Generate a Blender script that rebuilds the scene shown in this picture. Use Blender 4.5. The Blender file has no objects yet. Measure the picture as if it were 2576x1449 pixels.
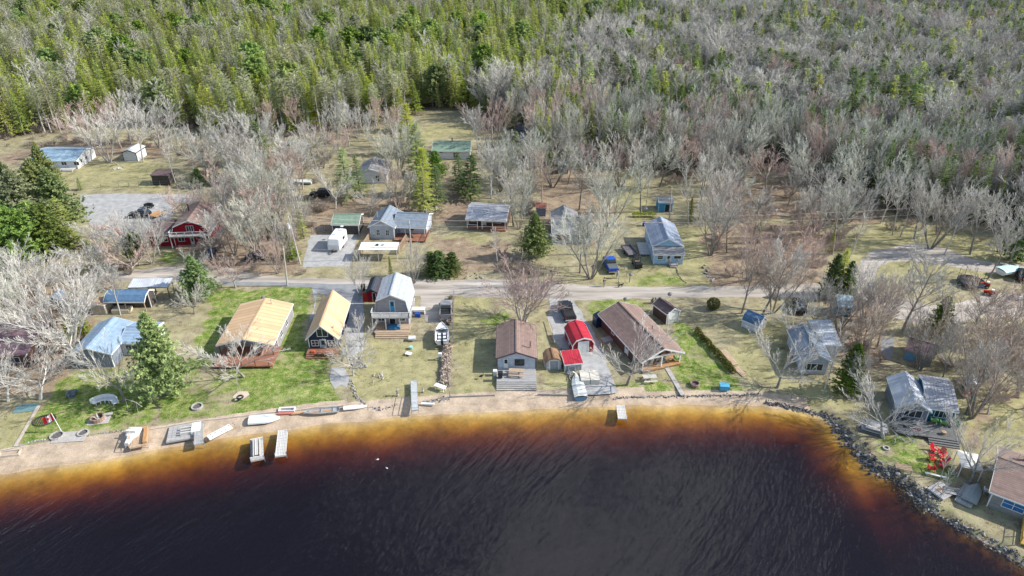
import bpy, math, random
import numpy as np
from mathutils import Vector, Matrix, noise as mnoise
R = math.radians
sc = bpy.context.scene
COL = sc.collection

# ------------------------------------------------------------ camera, light, exposure
CAM_H, PITCH, FPX = 61.0, R(30), 1788.0
cam_d = bpy.data.cameras.new('camera')
cam_d.sensor_width = 36; cam_d.lens = 36 * FPX / 2576
cam_d.clip_start = 1; cam_d.clip_end = 6000
cam = bpy.data.objects.new('camera', cam_d); COL.objects.link(cam)
cam.location = (0, 0, CAM_H); cam.rotation_euler = (R(90) - PITCH, 0, 0)
sc.camera = cam
CLOUD_SHIFT = (0.35, 0.1, 0.2)
SUN_EL, SUN_AZ = R(36), R(88)          # azimuth from +Y towards +X
world = bpy.data.worlds.new('World'); sc.world = world; world.use_nodes = True
wn = world.node_tree.nodes; wl = world.node_tree.links
bg = wn['Background']; sky = wn.new('ShaderNodeTexSky')
sky.sky_type = 'NISHITA'; sky.sun_disc = False
sky.sun_elevation = SUN_EL; sky.sun_rotation = SUN_AZ
# broken white cloud over the whole sky dome
ctc = wn.new('ShaderNodeTexCoord'); cmp_ = wn.new('ShaderNodeMapping'); cmp_.inputs['Scale'].default_value = (1, 1, 2.2); cmp_.inputs['Location'].default_value = CLOUD_SHIFT
cnz = wn.new('ShaderNodeTexNoise'); cnz.inputs['Scale'].default_value = 2.1; cnz.inputs['Detail'].default_value = 7; cnz.inputs['Roughness'].default_value = .55
crp = wn.new('ShaderNodeValToRGB'); crp.color_ramp.elements[0].position = .60; crp.color_ramp.elements[1].position = .86
cmx = wn.new('ShaderNodeMix'); cmx.data_type = 'RGBA'; cmx.inputs[7].default_value = (12.5, 12.9, 13.8, 1)
wl.new(ctc.outputs['Generated'], cmp_.inputs[0]); wl.new(cmp_.outputs[0], cnz.inputs['Vector']); 
# a thicker bank stands high over the forest side, as the pale sheen on the lake shows
cdt = wn.new('ShaderNodeVectorMath'); cdt.operation = 'DOT_PRODUCT'; cdt.inputs[1].default_value = Vector((.13, .68, .72)).normalized(); wl.new(ctc.outputs['Generated'], cdt.inputs[0])
cmr = wn.new('ShaderNodeMapRange'); cmr.inputs['From Min'].default_value = .955; cmr.inputs['From Max'].default_value = 1.0; cmr.inputs['To Max'].default_value = .36; wl.new(cdt.outputs['Value'], cmr.inputs[0])
cad = wn.new('ShaderNodeMath'); cad.operation = 'ADD'; wl.new(cnz.outputs['Fac'], cad.inputs[0]); wl.new(cmr.outputs[0], cad.inputs[1]); wl.new(cad.outputs[0], crp.inputs[0])
wl.new(crp.outputs[0], cmx.inputs[0]); wl.new(sky.outputs[0], cmx.inputs[6]); wl.new(cmx.outputs[2], bg.inputs[0]); bg.inputs[1].default_value = 0.13
sd = bpy.data.lights.new('sun', 'SUN'); sd.energy = 4.2; sd.angle = R(0.53); sd.color = (1, .955, .88)
sun = bpy.data.objects.new('sun', sd); COL.objects.link(sun)
sv = Vector((math.sin(SUN_AZ) * math.cos(SUN_EL), math.cos(SUN_AZ) * math.cos(SUN_EL), math.sin(SUN_EL)))
sun.rotation_euler = sv.to_track_quat('Z', 'Y').to_euler(); sun.location = (60, 100, 80)
sc.view_settings.view_transform = 'Standard'; sc.view_settings.look = 'None'
sc.view_settings.exposure = 0.62; sc.view_settings.gamma = 1
sc.view_settings.use_curve_mapping = False
sc.render.engine = 'CYCLES'
sc.cycles.max_bounces = 5; sc.cycles.diffuse_bounces = 2; sc.cycles.glossy_bounces = 2
sc.cycles.transparent_max_bounces = 10; sc.cycles.use_adaptive_sampling = True
sc.cycles.use_denoising = True

# ------------------------------------------------------------ helpers: places
_fw = np.array([0, math.cos(PITCH), -math.sin(PITCH)]); _up = np.array([0, math.sin(PITCH), math.cos(PITCH)])
def at(x, y, z=0.0):
    """survey: the point at height z that a sight line of the photograph meets"""
    d = _fw * FPX + np.array([1, 0, 0]) * (x - 1288.) - _up * (y - 724.5)
    p = np.array([0, 0, CAM_H]) + d * ((z - CAM_H) / d[2])
    return Vector((p[0], p[1], p[2]))
ZO = dict(Z1=(0,644),Z2=(503,644),Z3=(1006,644),Z4=(1467.5,644),Z5=(1932,644),Z7=(0,947.6),Z8=(503,905.7),
          B1=(0,318.7),B2=(545,318.7),B3=(1006,251.6),B4=(1090,469.6),B5=(1593,377.4))
def q(zn, x, y, h=0.0):
    o = ZO[zn]; return at(o[0] + x / 4, o[1] + y / 4, h)
def q6(x, y, h=0.0): return at(1932 + x / 2.99, 964.4 + y / 2.99, h)
def poly(pts, z=0.0): return [at(x, y, z) for x, y in pts]
WL = -0.5

# ------------------------------------------------------------ helpers: materials
MATS = {}
def nod(nt, t, **kw):
    n = nt.nodes.new(t)
    for k, v in kw.items(): setattr(n, k, v)
    return n
def mat(name, c1, c2=None, scale=3.0, rough=.8, bump=0.0, bscale=None, metal=0.0, stripe=None, stripe_w=.3, sdark=.7,
        vary=0.0, coord='UV', spec=.3, sbump=.4, detail=5, courses=None, transl=0.0, streak=None):
    """procedural paint, wood, shingle or metal: two colours in noise, optional board / rib lines along U or V (metres)"""
    if name in MATS: return MATS[name]
    m = bpy.data.materials.new(name); m.use_nodes = True; MATS[name] = m
    nt = m.node_tree; L = nt.links; b = nt.nodes['Principled BSDF']
    b.inputs['Roughness'].default_value = rough; b.inputs['Metallic'].default_value = metal
    b.inputs['Specular IOR Level'].default_value = spec
    c2 = c2 or tuple(x * .8 for x in c1)
    tc = nod(nt, 'ShaderNodeTexCoord')
    vec = tc.outputs[coord]
    if coord == 'Object' or vary:
        oi = nod(nt, 'ShaderNodeObjectInfo')
    nz = nod(nt, 'ShaderNodeTexNoise'); nz.inputs['Scale'].default_value = scale; nz.inputs['Detail'].default_value = detail
    nz.inputs['Roughness'].default_value = .65
    if streak:
        mp = nod(nt, 'ShaderNodeMapping'); mp.inputs['Scale'].default_value = streak
        L.new(vec, mp.inputs[0]); L.new(mp.outputs[0], nz.inputs['Vector'])
    else: L.new(vec, nz.inputs['Vector'])
    rp = nod(nt, 'ShaderNodeValToRGB'); rp.color_ramp.elements[0].position = .36; rp.color_ramp.elements[1].position = .64
    rp.color_ramp.elements[0].color = (*c2, 1); rp.color_ramp.elements[1].color = (*c1, 1)
    L.new(nz.outputs['Fac'], rp.inputs[0]); col = rp.outputs[0]
    hsrc = nz.outputs['Fac']
    if stripe:
        sp = nod(nt, 'ShaderNodeSeparateXYZ'); L.new(vec, sp.inputs[0])
        ax = sp.outputs['X' if stripe == 'U' else 'Y']
        dv = nod(nt, 'ShaderNodeMath', operation='DIVIDE'); L.new(ax, dv.inputs[0]); dv.inputs[1].default_value = stripe_w
        fr = nod(nt, 'ShaderNodeMath', operation='FRACT'); L.new(dv.outputs[0], fr.inputs[0])
        lt = nod(nt, 'ShaderNodeMath', operation='LESS_THAN'); L.new(fr.outputs[0], lt.inputs[0]); lt.inputs[1].default_value = .16
        fl = nod(nt, 'ShaderNodeMath', operation='FLOOR'); L.new(dv.outputs[0], fl.inputs[0])
        wn_ = nod(nt, 'ShaderNodeTexWhiteNoise', noise_dimensions='1D'); L.new(fl.outputs[0], wn_.inputs['W'])
        mr = nod(nt, 'ShaderNodeMapRange'); L.new(wn_.outputs['Value'], mr.inputs[0])
        mr.inputs['To Min'].default_value = .86; mr.inputs['To Max'].default_value = 1.08
        mm = nod(nt, 'ShaderNodeMix', data_type='FLOAT'); L.new(lt.outputs[0], mm.inputs[0]); L.new(mr.outputs[0], mm.inputs[2]); mm.inputs[3].default_value = sdark
        vm = nod(nt, 'ShaderNodeVectorMath', operation='SCALE'); L.new(col, vm.inputs[0]); L.new(mm.outputs[0], vm.inputs['Scale'])
        col = vm.outputs[0]
    if vary:
        mr2 = nod(nt, 'ShaderNodeMapRange'); L.new(oi.outputs['Random'], mr2.inputs[0])
        mr2.inputs['To Min'].default_value = 1 - vary; mr2.inputs['To Max'].default_value = 1 + vary
        vm2 = nod(nt, 'ShaderNodeVectorMath', operation='SCALE'); L.new(col, vm2.inputs[0]); L.new(mr2.outputs[0], vm2.inputs['Scale'])
        col = vm2.outputs[0]
    L.new(col, b.inputs['Base Color'])
    if bump or stripe:
        bp = nod(nt, 'ShaderNodeBump'); bp.inputs['Strength'].default_value = bump or .2; bp.inputs['Distance'].default_value = .05
        nb = nod(nt, 'ShaderNodeTexNoise'); nb.inputs['Scale'].default_value = bscale or scale * 4; nb.inputs['Detail'].default_value = 4
        L.new(vec, nb.inputs['Vector']); h = nb.outputs['Fac']
        if stripe:
            ad = nod(nt, 'ShaderNodeMath', operation='MULTIPLY_ADD'); L.new(lt.outputs[0], ad.inputs[0]); ad.inputs[1].default_value = -sbump; L.new(h, ad.inputs[2]); h = ad.outputs[0]
        L.new(h, bp.inputs['Height']); L.new(bp.outputs[0], b.inputs['Normal'])
    if transl:
        tr = nod(nt, 'ShaderNodeBsdfTranslucent'); L.new(col, tr.inputs[0])
        mx = nod(nt, 'ShaderNodeMixShader'); mx.inputs[0].default_value = transl
        L.new(b.outputs[0], mx.inputs[1]); L.new(tr.outputs[0], mx.inputs[2])
        L.new(mx.outputs[0], nt.nodes['Material Output'].inputs[0])
    return m

# ------------------------------------------------------------ helpers: meshes and objects
class MB:
    def __init__(s): s.v = []; s.f = []; s.m = []
    def add(s, vs, fs, mi=0):
        o = len(s.v); s.v += [tuple(v) for v in vs]; s.f += [tuple(i + o for i in f) for f in fs]; s.m += [mi] * len(fs); return s
    def box(s, x0, x1, y0, y1, z0, z1, mi=0, rz=0.0, c=None, M=None):
        vs = [(x, y, z) for z in (z0, z1) for y in (y0, y1) for x in (x0, x1)]
        if rz:
            cx, cy = c or ((x0 + x1) / 2, (y0 + y1) / 2); ca, sa = math.cos(rz), math.sin(rz)
            vs = [(cx + (x - cx) * ca - (y - cy) * sa, cy + (x - cx) * sa + (y - cy) * ca, z) for x, y, z in vs]
        if M is not None: vs = [tuple(M @ Vector(v)) for v in vs]
        return s.add(vs, [(0, 2, 3, 1), (4, 5, 7, 6), (0, 1, 5, 4), (2, 6, 7, 3), (0, 4, 6, 2), (1, 3, 7, 5)], mi)
    def bar(s, a, b, w=.1, h=None, mi=0):
        """a square bar from a to b"""
        a, b = Vector(a), Vector(b); d = b - a; L = d.length
        if L < 1e-6: return s
        M = Matrix.Translation(a) @ d.to_track_quat('X', 'Z').to_matrix().to_4x4(); h = h or w
        return s.box(0, L, -w / 2, w / 2, -h / 2, h / 2, mi, M=M)
    def tube(s, pts, rad, n=6, mi=0, cap=True):
        rings = []; pts = [Vector(p) for p in pts]
        if not hasattr(rad, '__len__'): rad = [rad] * len(pts)
        o = []
        for i, p in enumerate(pts):
            d = (pts[min(i + 1, len(pts) - 1)] - pts[max(i - 1, 0)]).normalized()
            t = d.cross(Vector((0, 0, 1)) if abs(d.z) < .9 else Vector((1, 0, 0))).normalized(); bt = d.cross(t)
            for k in range(n):
                a = 2 * math.pi * k / n; o.append(p + (t * math.cos(a) + bt * math.sin(a)) * rad[i])
        fs = [(i * n + k, i * n + (k + 1) % n, (i + 1) * n + (k + 1) % n, (i + 1) * n + k) for i in range(len(pts) - 1) for k in range(n)]
        if cap: fs += [tuple(range(n))[::-1], tuple(range((len(pts) - 1) * n, len(pts) * n))]
        return s.add(o, fs, mi)
    def cyl(s, x, y, z0, z1, r, n=12, mi=0, r2=None): return s.tube([(x, y, z0), (x, y, z1)], [r, r if r2 is None else r2], n, mi)
    def prism(s, pts, axis, a0, a1, mi=0):
        """polygon pts (u,w) swept along an axis: 'y' -> (u, a, w), 'x' -> (a, u, w), 'z' -> (u, w, a)"""
        f = {'y': lambda u, w, a: (u, a, w), 'x': lambda u, w, a: (a, u, w), 'z': lambda u, w, a: (u, w, a)}[axis]
        n = len(pts); vs = [f(u, w, a0) for u, w in pts] + [f(u, w, a1) for u, w in pts]
        fs = [tuple(range(n)), tuple(range(2 * n - 1, n - 1, -1))] + [(i, i + n, (i + 1) % n + n, (i + 1) % n) for i in range(n)]
        return s.add(vs, fs, mi)
    def loft(s, secs, mi=0, closed=True, caps=True):
        n = len(secs[0]); vs = [p for r in secs for p in r]; fs = []
        for i in range(len(secs) - 1):
            for k in range(n if closed else n - 1): fs.append((i * n + k, i * n + (k + 1) % n, (i + 1) * n + (k + 1) % n, (i + 1) * n + k))
        if caps: fs += [tuple(range(n))[::-1], tuple(range((len(secs) - 1) * n, len(secs) * n))]
        return s.add(vs, fs, mi)
    def mesh(s, name, mats, smooth=False, uv=True):
        me = bpy.data.meshes.new(name); me.from_pydata(s.v, [], s.f)
        for m in (mats if isinstance(mats, (list, tuple)) else [mats]): me.materials.append(m)
        me.polygons.foreach_set('material_index', s.m)
        bm_fix(me)
        if uv: auto_uv(me)
        if smooth: me.polygons.foreach_set('use_smooth', [True] * len(me.polygons))
        me.update(); return me
def bm_fix(me):
    import bmesh
    b = bmesh.new(); b.from_mesh(me); bmesh.ops.recalc_face_normals(b, faces=b.faces); b.to_mesh(me); b.free()
def auto_uv(me):
    uvl = me.uv_layers.new(name='UVMap'); up = Vector((0, 0, 1)); V = me.vertices
    for p in me.polygons:
        n = p.normal
        t = Vector((1, 0, 0)) if abs(n.z) > .999 else up.cross(n).normalized()
        bt = n.cross(t)
        for li in p.loop_indices:
            co = V[me.loops[li].vertex_index].co; uvl.data[li].uv = (co.dot(t), co.dot(bt))
def obj(name, me, parent=None, loc=(0, 0, 0), rz=0.0, **props):
    o = bpy.data.objects.new(name, me); COL.objects.link(o); o.location = loc; o.rotation_euler = (0, 0, rz)
    if parent is not None: o.parent = parent
    for k, v in props.items():
        if v: o[k] = v
    return o
def part(name, mb, mats, parent, loc=(0, 0, 0), rz=0.0, smooth=False, **p):
    return obj(name, mb.mesh(name, mats, smooth), parent, loc, rz, **p)
def thing(name, label, cat, loc, rz=0.0, group=None):
    return obj(name, None, None, loc, rz, label=label, category=cat, group=group)
def solo(name, mb, mats, label, cat, loc=(0, 0, 0), rz=0.0, group=None, smooth=False):
    return obj(name, mb.mesh(name, mats, smooth), None, loc, rz, label=label, category=cat, group=group)
def struct(name, me, kind='structure'): return obj(name, me, kind=kind)
def dup(root, loc, rz, label, group=None, scale=None):
    r = root.copy(); COL.objects.link(r); r.location = loc; r.rotation_euler = (0, 0, rz); r['label'] = label
    if group: r['group'] = group
    if scale: r.scale = scale if hasattr(scale, '__len__') else (scale,) * 3
    for ch in root.children:
        c = ch.copy(); COL.objects.link(c); c.parent = r
        for g in ch.children:
            d = g.copy(); COL.objects.link(d); d.parent = c
    return r

# ------------------------------------------------------------ ground cover survey
rng = np.random.default_rng(4)
SHORE_PX = [(-900,1330),(-300,1243),(0,1192),(200,1163),(400,1131),(600,1098),(800,1070),(1000,1050),(1200,1036),(1400,1026),(1600,1021),(1800,1018),(1920,1020),
  (1950,1025),(2000,1030),(2050,1042),(2078,1056),(2105,1070),(2118,1098),(2146,1118),(2163,1131),(2166,1152),(2190,1178),(2216,1195),
  (2250,1205),(2280,1218),(2297,1242),(2317,1265),(2334,1276),(2343,1287),(2371,1296),(2378,1300),(2410,1325),(2450,1345),(2500,1372),(2534,1395),(2576,1420),(2800,1560),(3200,1900)]
SHORE = np.array([tuple(at(x, y, WL))[:2] for x, y in SHORE_PX])
def sdist(P, line):
    """distance to a polyline and which side (positive to its left = inland)"""
    best = np.full(len(P), 1e9); sgn = np.ones(len(P))
    for a, b in zip(line[:-1], line[1:]):
        ab = b - a; t = np.clip(((P - a) @ ab) / (ab @ ab), 0, 1); c = a + t[:, None] * ab
        d = np.hypot(*(P - c).T); cr = ab[0] * (P[:, 1] - a[1]) - ab[1] * (P[:, 0] - a[0])
        u = d < best - 1e-9; best = np.where(u, d, best); sgn = np.where(u, np.sign(cr), sgn)
    return best * sgn
def inpoly(P, pg):
    x, y = P[:, 0], P[:, 1]; r = np.zeros(len(P), bool); n = len(pg)
    for i in range(n):
        x0, y0 = pg[i]; x1, y1 = pg[(i + 1) % n]
        if y0 == y1: continue
        c = ((y0 > y) != (y1 > y)) & (x < (x1 - x0) * (y - y0) / (y1 - y0) + x0); r ^= c
    return r
def pdist(P, pg):
    a = np.array(pg + [pg[0]]); d = np.abs(sdist(P, a)); return np.where(inpoly(P, pg), d, -d)
def W2(pts, z=0.0): return [tuple(at(x, y, z))[:2] for x, y in pts]
def vnoise(P, s, seed=0):
    """smooth value noise, vectorised"""
    g = np.random.default_rng(seed).random((256, 256)); X = P * s + seed * 7.3; i = np.floor(X).astype(int); f = X - i; f = f * f * (3 - 2 * f)
    a = g[i[:, 0] % 256, i[:, 1] % 256]; b = g[(i[:, 0] + 1) % 256, i[:, 1] % 256]; c = g[i[:, 0] % 256, (i[:, 1] + 1) % 256]; d = g[(i[:, 0] + 1) % 256, (i[:, 1] + 1) % 256]
    return (a * (1 - f[:, 0]) + b * f[:, 0]) * (1 - f[:, 1]) + (c * (1 - f[:, 0]) + d * f[:, 0]) * f[:, 1]
def fbm(P, s, seed=0): return (vnoise(P, s, seed) * .5 + vnoise(P, s * 2.1, seed + 1) * .3 + vnoise(P, s * 4.7, seed + 2) * .2)

LAWNS = [  # bright green
 [(60,1120),(120,1000),(190,925),(330,930),(380,985),(400,1010),(390,1068),(200,1085),(100,1112)],
 [(390,1065),(400,985),(520,950),(700,900),(720,860),(830,880),(835,930),(850,985),(868,1018),(700,1030),(560,1058)],
 [(540,735),(700,722),(780,722),(788,745),(780,800),(770,900),(700,905),(700,860),(720,790),(560,745)],
 [(515,745),(560,735),(640,745),(600,800),(560,850),(510,960),(470,970),(490,870),(530,800)],
 [(1445,760),(1500,752),(1640,752),(1650,780),(1600,772),(1520,790),(1480,795)],
 [(1700,880),(1690,800),(1730,820),(1800,880),(1850,950),(1860,985),(1740,985),(1700,950)],
 [(2210,1110),(2260,1090),(2340,1105),(2400,1110),(2420,1150),(2400,1200),(2330,1205),(2270,1190),(2215,1150)],
 [(1210,800),(1270,780),(1290,800),(1250,830),(1215,815)],
 [(1590,700),(1660,690),(1720,700),(1740,718),(1600,722)],
 [(400,630),(520,640),(530,668),(420,668)], [(2540,790),(2576,760),(2620,800),(2600,850),(2550,830)],
 [(1500,960),(1560,950),(1680,965),(1700,985),(1560,990),(1520,985)],
]
MID = [    # thin yellowish grass
 [(0,1128),(60,1125),(90,1020),(0,1040)], [(880,1000),(880,850),(960,860),(1045,860),(1100,850),(1110,1000),(1000,1030),(920,1020)],
 [(1140,1000),(1150,750),(1230,750),(1240,1000)], [(1080,630),(1120,590),(1180,590),(1260,600),(1260,690),(1090,690)],
 [(60,430),(380,400),(430,440),(420,480),(200,475),(70,450)], [(1060,290),(1190,290),(1200,345),(1065,350)],
 [(1540,530),(1560,430),(1620,430),(1640,500),(1610,560)], [(1830,880),(1860,800),(1980,800),(1990,960),(1900,965)],
 [(1500,720),(1500,640),(1680,650),(1800,690),(1810,718)], [(2100,620),(2200,560),(2420,580),(2576,620),(2576,700),(2200,700)],
 [(2400,1100),(2450,960),(2576,1000),(2576,1150),(2500,1130)], [(2300,960),(2420,930),(2410,1000),(2300,1000)],
 [(1360,1000),(1360,930),(1440,930),(1440,1000)], [(1640,570),(1800,570),(1820,690),(1640,690)], [(1960,960),(2140,960),(2160,1030),(1960,1010)],
]
LITTER = [ # reddish brown leaf litter
 [(1350,540),(1360,430),(1530,420),(1545,560),(1500,620),(1400,610)], [(1800,720),(1760,640),(1790,560),(2060,560),(2090,700),(2060,718)],
 [(540,700),(520,560),(640,560),(760,560),(760,690),(560,700)], [(1100,560),(1110,440),(1170,470),(1180,560)], [(0,385),(200,350),(420,360),(430,395),(60,400),(0,420)],
 [(770,600),(780,500),(930,480),(1080,520),(1080,590)], [(1985,420),(2200,420),(2220,560),(2000,560)], [(1790,480),(2020,440),(2060,540),(1820,560)],
 [(2080,900),(2090,760),(2200,760),(2220,940)], [(0,990),(0,700),(200,700),(260,800),(190,950),(130,1000)], [(1100,690),(1080,640),(1100,600),(1280,610),(1340,690)],
 [(2420,1120),(2460,1000),(2490,1000),(2450,1200),(2420,1190)],
]
FOREST_PX = [(-900,420),(0,350),(170,335),(210,310),(440,320),(560,345),(700,345),(830,335),(940,325),(1050,290),(1120,275),(1200,280),(1300,350),(1340,415),
  (1390,430),(1510,410),(1560,420),(1640,430),(1700,460),(1800,450),(1880,430),(2010,430),(2100,470),(2180,510),(2240,545),(2400,560),(2576,600),(3300,660)]
FOREST = np.array(W2(FOREST_PX))
# ------------------------------------------------------------ ground sheet
def lines(core0, core1, step, lo, hi, grow=1.35):
    c = list(np.arange(core0, core1 + 1e-6, step)); s = step
    a = [core0];
    while a[-1] > lo: s *= grow; a.append(a[-1] - s)
    s = step; b = [core1]
    while b[-1] < hi: s *= grow; b.append(b[-1] + s)
    return np.array(a[:0:-1] + c + b[1:])
gx = lines(-125, 125, .5, -3500, 3500); gy = lines(40, 175, .5, -600, 4500, 1.3)
XX, YY = np.meshgrid(gx, gy); P = np.stack([XX.ravel(), YY.ravel()], 1)
near = (np.abs(P[:, 0]) < 135) & (P[:, 1] > 35) & (P[:, 1] < 200)
def side(P, line):
    pg = [tuple(p) for p in line] + [(9000, 9000), (-9000, 9000)]
    return np.where(inpoly(P, pg), 1, -1) * np.abs(sdist(P, line))
SD = side(P, SHORE)
SD[near] += (fbm(P[near], .35, 3) - .5) * .9
rock = np.clip((P[:, 0] - 40.5) / 5, 0, 1)                 # the right-hand bank is steep and stony
def height(P, SD, rock):
    bank = np.clip(SD * (.13 + .75 * rock), 0, .5) + WL
    depth = WL - (rock * (.28 * -SD + .03 * SD**2) + (1 - rock) * (.07 * -SD + .022 * SD**2))
    z = np.where(SD > 0, bank, np.maximum(depth, -7))
    return z + np.where(SD > 3, (fbm(P, .12, 9) - .5) * .0, 0)
ZZ = height(P, SD, rock)
wf = 3.0
mask = {}
cov = {k: np.zeros(len(P)) for k in ('lawn', 'dry', 'litter', 'sand', 'forest', 'wet')}
Pn = P[near]; n1 = fbm(Pn, .25, 21) - .5; n2 = fbm(Pn, 1.1, 31) - .5
def soft(pgs, w, amp):
    r = np.zeros(len(Pn))
    for pg in pgs:
        pw = W2(pg); xs = [p[0] for p in pw]; ys = [p[1] for p in pw]
        s = (Pn[:, 0] > min(xs) - 6) & (Pn[:, 0] < max(xs) + 6) & (Pn[:, 1] > min(ys) - 6) & (Pn[:, 1] < max(ys) + 6)
        d = pdist(Pn[s], pw) + n1[s] * amp * 2 + n2[s] * amp
        r[s] = np.maximum(r[s], np.clip(d / w + .5, 0, 1))
    return r
cov['lawn'][near] = soft(LAWNS, 1.2, 1.6) * np.clip(.72 + 1.6 * (fbm(Pn, .16, 41) - .5) + .9 * n2, .0, 1)
cov['dry'][near] = soft(MID, 2.5, 2.2)
cov['litter'][near] = soft(LITTER, 3, 3)
WALL_X = at(1130, 1000)[0]
sandw = np.where(P[:, 0] < 40, 3.7, 0) * np.clip((46 - P[:, 0]) / 6, 0, 1)
sandw = np.where(P[:, 0] < -22, 4.3, sandw); sandw = np.where((P[:, 0] > 18), sandw * .75, sandw)
SDr = side(P, SHORE)
cov['sand'] = np.clip((sandw - SDr) / .35, 0, 1) * (SDr > -60)
cov['wet'] = np.clip(1 - np.abs(SDr - .1) / .7, 0, 1)
cov['wet'] = np.maximum(cov['wet'], .55 * np.exp(-((SDr - 1.5) / .3)**2) * (P[:, 0] < 45)); cov['forest'] = np.zeros(len(P))
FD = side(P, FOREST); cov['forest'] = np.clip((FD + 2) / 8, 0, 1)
me = bpy.data.meshes.new('ground')
nx, ny = len(gx), len(gy)
idx = np.arange(nx * ny).reshape(ny, nx)
quads = np.stack([idx[:-1, :-1], idx[:-1, 1:], idx[1:, 1:], idx[1:, :-1]], -1).reshape(-1, 4)
me.vertices.add(len(P)); me.vertices.foreach_set('co', np.column_stack([P, ZZ]).ravel().astype(np.float32))
me.loops.add(quads.size); me.loops.foreach_set('vertex_index', quads.ravel().astype(np.int32))
me.polygons.add(len(quads)); me.polygons.foreach_set('loop_start', (np.arange(len(quads)) * 4).astype(np.int32))
me.polygons.foreach_set('loop_total', np.full(len(quads), 4, np.int32)); me.update(calc_edges=True)
for nm, ks in (('cov1', ('lawn', 'dry', 'litter')), ('cov2', ('sand', 'wet', 'forest'))):
    a = me.attributes.new(nm, 'FLOAT_COLOR', 'POINT')
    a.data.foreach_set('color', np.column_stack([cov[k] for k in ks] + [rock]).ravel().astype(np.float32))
me.polygons.foreach_set('use_smooth', [True] * len(quads))
def ground_material():
    m = bpy.data.materials.new('ground_cover'); m.use_nodes = True; nt = m.node_tree; L = nt.links; b = nt.nodes['Principled BSDF']
    b.inputs['Roughness'].default_value = .95; b.inputs['Specular IOR Level'].default_value = .1
    g = nod(nt, 'ShaderNodeNewGeometry'); pos = g.outputs['Position']
    def N(s, d=4, off=0, r=.6):
        n = nod(nt, 'ShaderNodeTexNoise'); n.inputs['Scale'].default_value = s; n.inputs['Detail'].default_value = d; n.inputs['Roughness'].default_value = r
        mp = nod(nt, 'ShaderNodeMapping'); mp.inputs['Location'].default_value = (off, off * 2, 0); L.new(pos, mp.inputs[0]); L.new(mp.outputs[0], n.inputs['Vector']); return n.outputs['Fac']
    def RP(f, stops):
        r = nod(nt, 'ShaderNodeValToRGB'); e = r.color_ramp.elements
        while len(e) < len(stops): e.new(.5)
        for i, (p_, c) in enumerate(stops): e[i].position = p_; e[i].color = (*c, 1)
        L.new(f, r.inputs[0]); return r.outputs[0]
    def MX(f, a, c2):
        x = nod(nt, 'ShaderNodeMix', data_type='RGBA'); L.new(f, x.inputs[0]); L.new(a, x.inputs[6]); L.new(c2, x.inputs[7]); return x.outputs[2]
    def CR(c, cn, lo, hi):    # contrast: cover weight sharpened by fine noise
        ad = nod(nt, 'ShaderNodeMath', operation='ADD'); L.new(c, ad.inputs[0]); L.new(cn, ad.inputs[1])
        mr = nod(nt, 'ShaderNodeMapRange', clamp=True); L.new(ad.outputs[0], mr.inputs[0]); mr.inputs['From Min'].default_value = lo; mr.inputs['From Max'].default_value = hi; return mr.outputs[0]
    a1 = nod(nt, 'ShaderNodeAttribute', attribute_name='cov1'); a2 = nod(nt, 'ShaderNodeAttribute', attribute_name='cov2')
    s1 = nod(nt, 'ShaderNodeSeparateColor'); L.new(a1.outputs['Color'], s1.inputs[0]); s2 = nod(nt, 'ShaderNodeSeparateColor'); L.new(a2.outputs['Color'], s2.inputs[0])
    fine = N(5.5, 5, 3, .75); mid = N(.9, 5, 11, .7); big = N(.13, 4, 5); tiny = N(16, 3, 8)
    mot = nod(nt, 'ShaderNodeMath', operation='ADD'); L.new(mid, mot.inputs[0]); L.new(fine, mot.inputs[1])
    hf = nod(nt, 'ShaderNodeMath', operation='MULTIPLY'); L.new(mot.outputs[0], hf.inputs[0]); hf.inputs[1].default_value = .5
    mm = hf.outputs[0]
    base = RP(mm, [(.37, (.12, .09, .055)), (.44, (.26, .215, .13)), (.50, (.39, .34, .22)), (.55, (.27, .28, .12)), (.62, (.47, .42, .29))])
    base2 = RP(mm, [(.37, (.12, .095, .06)), (.45, (.27, .23, .14)), (.52, (.40, .35, .24)), (.56, (.28, .28, .14)), (.62, (.50, .44, .33))])
    bmx = nod(nt, 'ShaderNodeMapRange', clamp=True); L.new(big, bmx.inputs[0]); bmx.inputs['From Min'].default_value = .45; bmx.inputs['From Max'].default_value = .55; base = MX(bmx.outputs[0], base, base2)
    dry = RP(mm, [(.37, (.15, .14, .06)), (.45, (.27, .27, .11)), (.50, (.42, .36, .22)), (.55, (.29, .29, .12)), (.63, (.53, .46, .31))])
    lawn = RP(mm, [(.36, (.05, .10, .016)), (.44, (.10, .18, .028)), (.50, (.18, .25, .05)), (.55, (.33, .33, .14)), (.62, (.44, .39, .22))])
    lit = RP(mm, [(.36, (.09, .06, .04)), (.44, (.22, .155, .105)), (.50, (.38, .30, .21)), (.55, (.24, .18, .12)), (.62, (.50, .43, .32))])
    sand = RP(fine, [(.3, (.38, .30, .215)), (.5, (.50, .40, .30)), (.7, (.60, .49, .38))])
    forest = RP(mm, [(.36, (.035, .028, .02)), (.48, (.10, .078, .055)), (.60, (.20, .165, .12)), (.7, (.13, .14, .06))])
    c = MX(CR(s1.outputs[1], fine, .9, 1.15), base, dry)
    c = MX(CR(s1.outputs[2], fine, .9, 1.2), c, lit)
    c = MX(CR(s1.outputs[0], mid, .75, 1.15), c, lawn)
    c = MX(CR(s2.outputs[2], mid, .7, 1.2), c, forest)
    c = MX(CR(s2.outputs[0], fine, .95, 1.05), c, sand)
    wet = nod(nt, 'ShaderNodeMix', data_type='RGBA', blend_type='MULTIPLY'); L.new(s2.outputs[1], wet.inputs[0]); L.new(c, wet.inputs[6]); wet.inputs[7].default_value = (.93, .86, .78, 1)
    c = wet.outputs[2]
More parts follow.
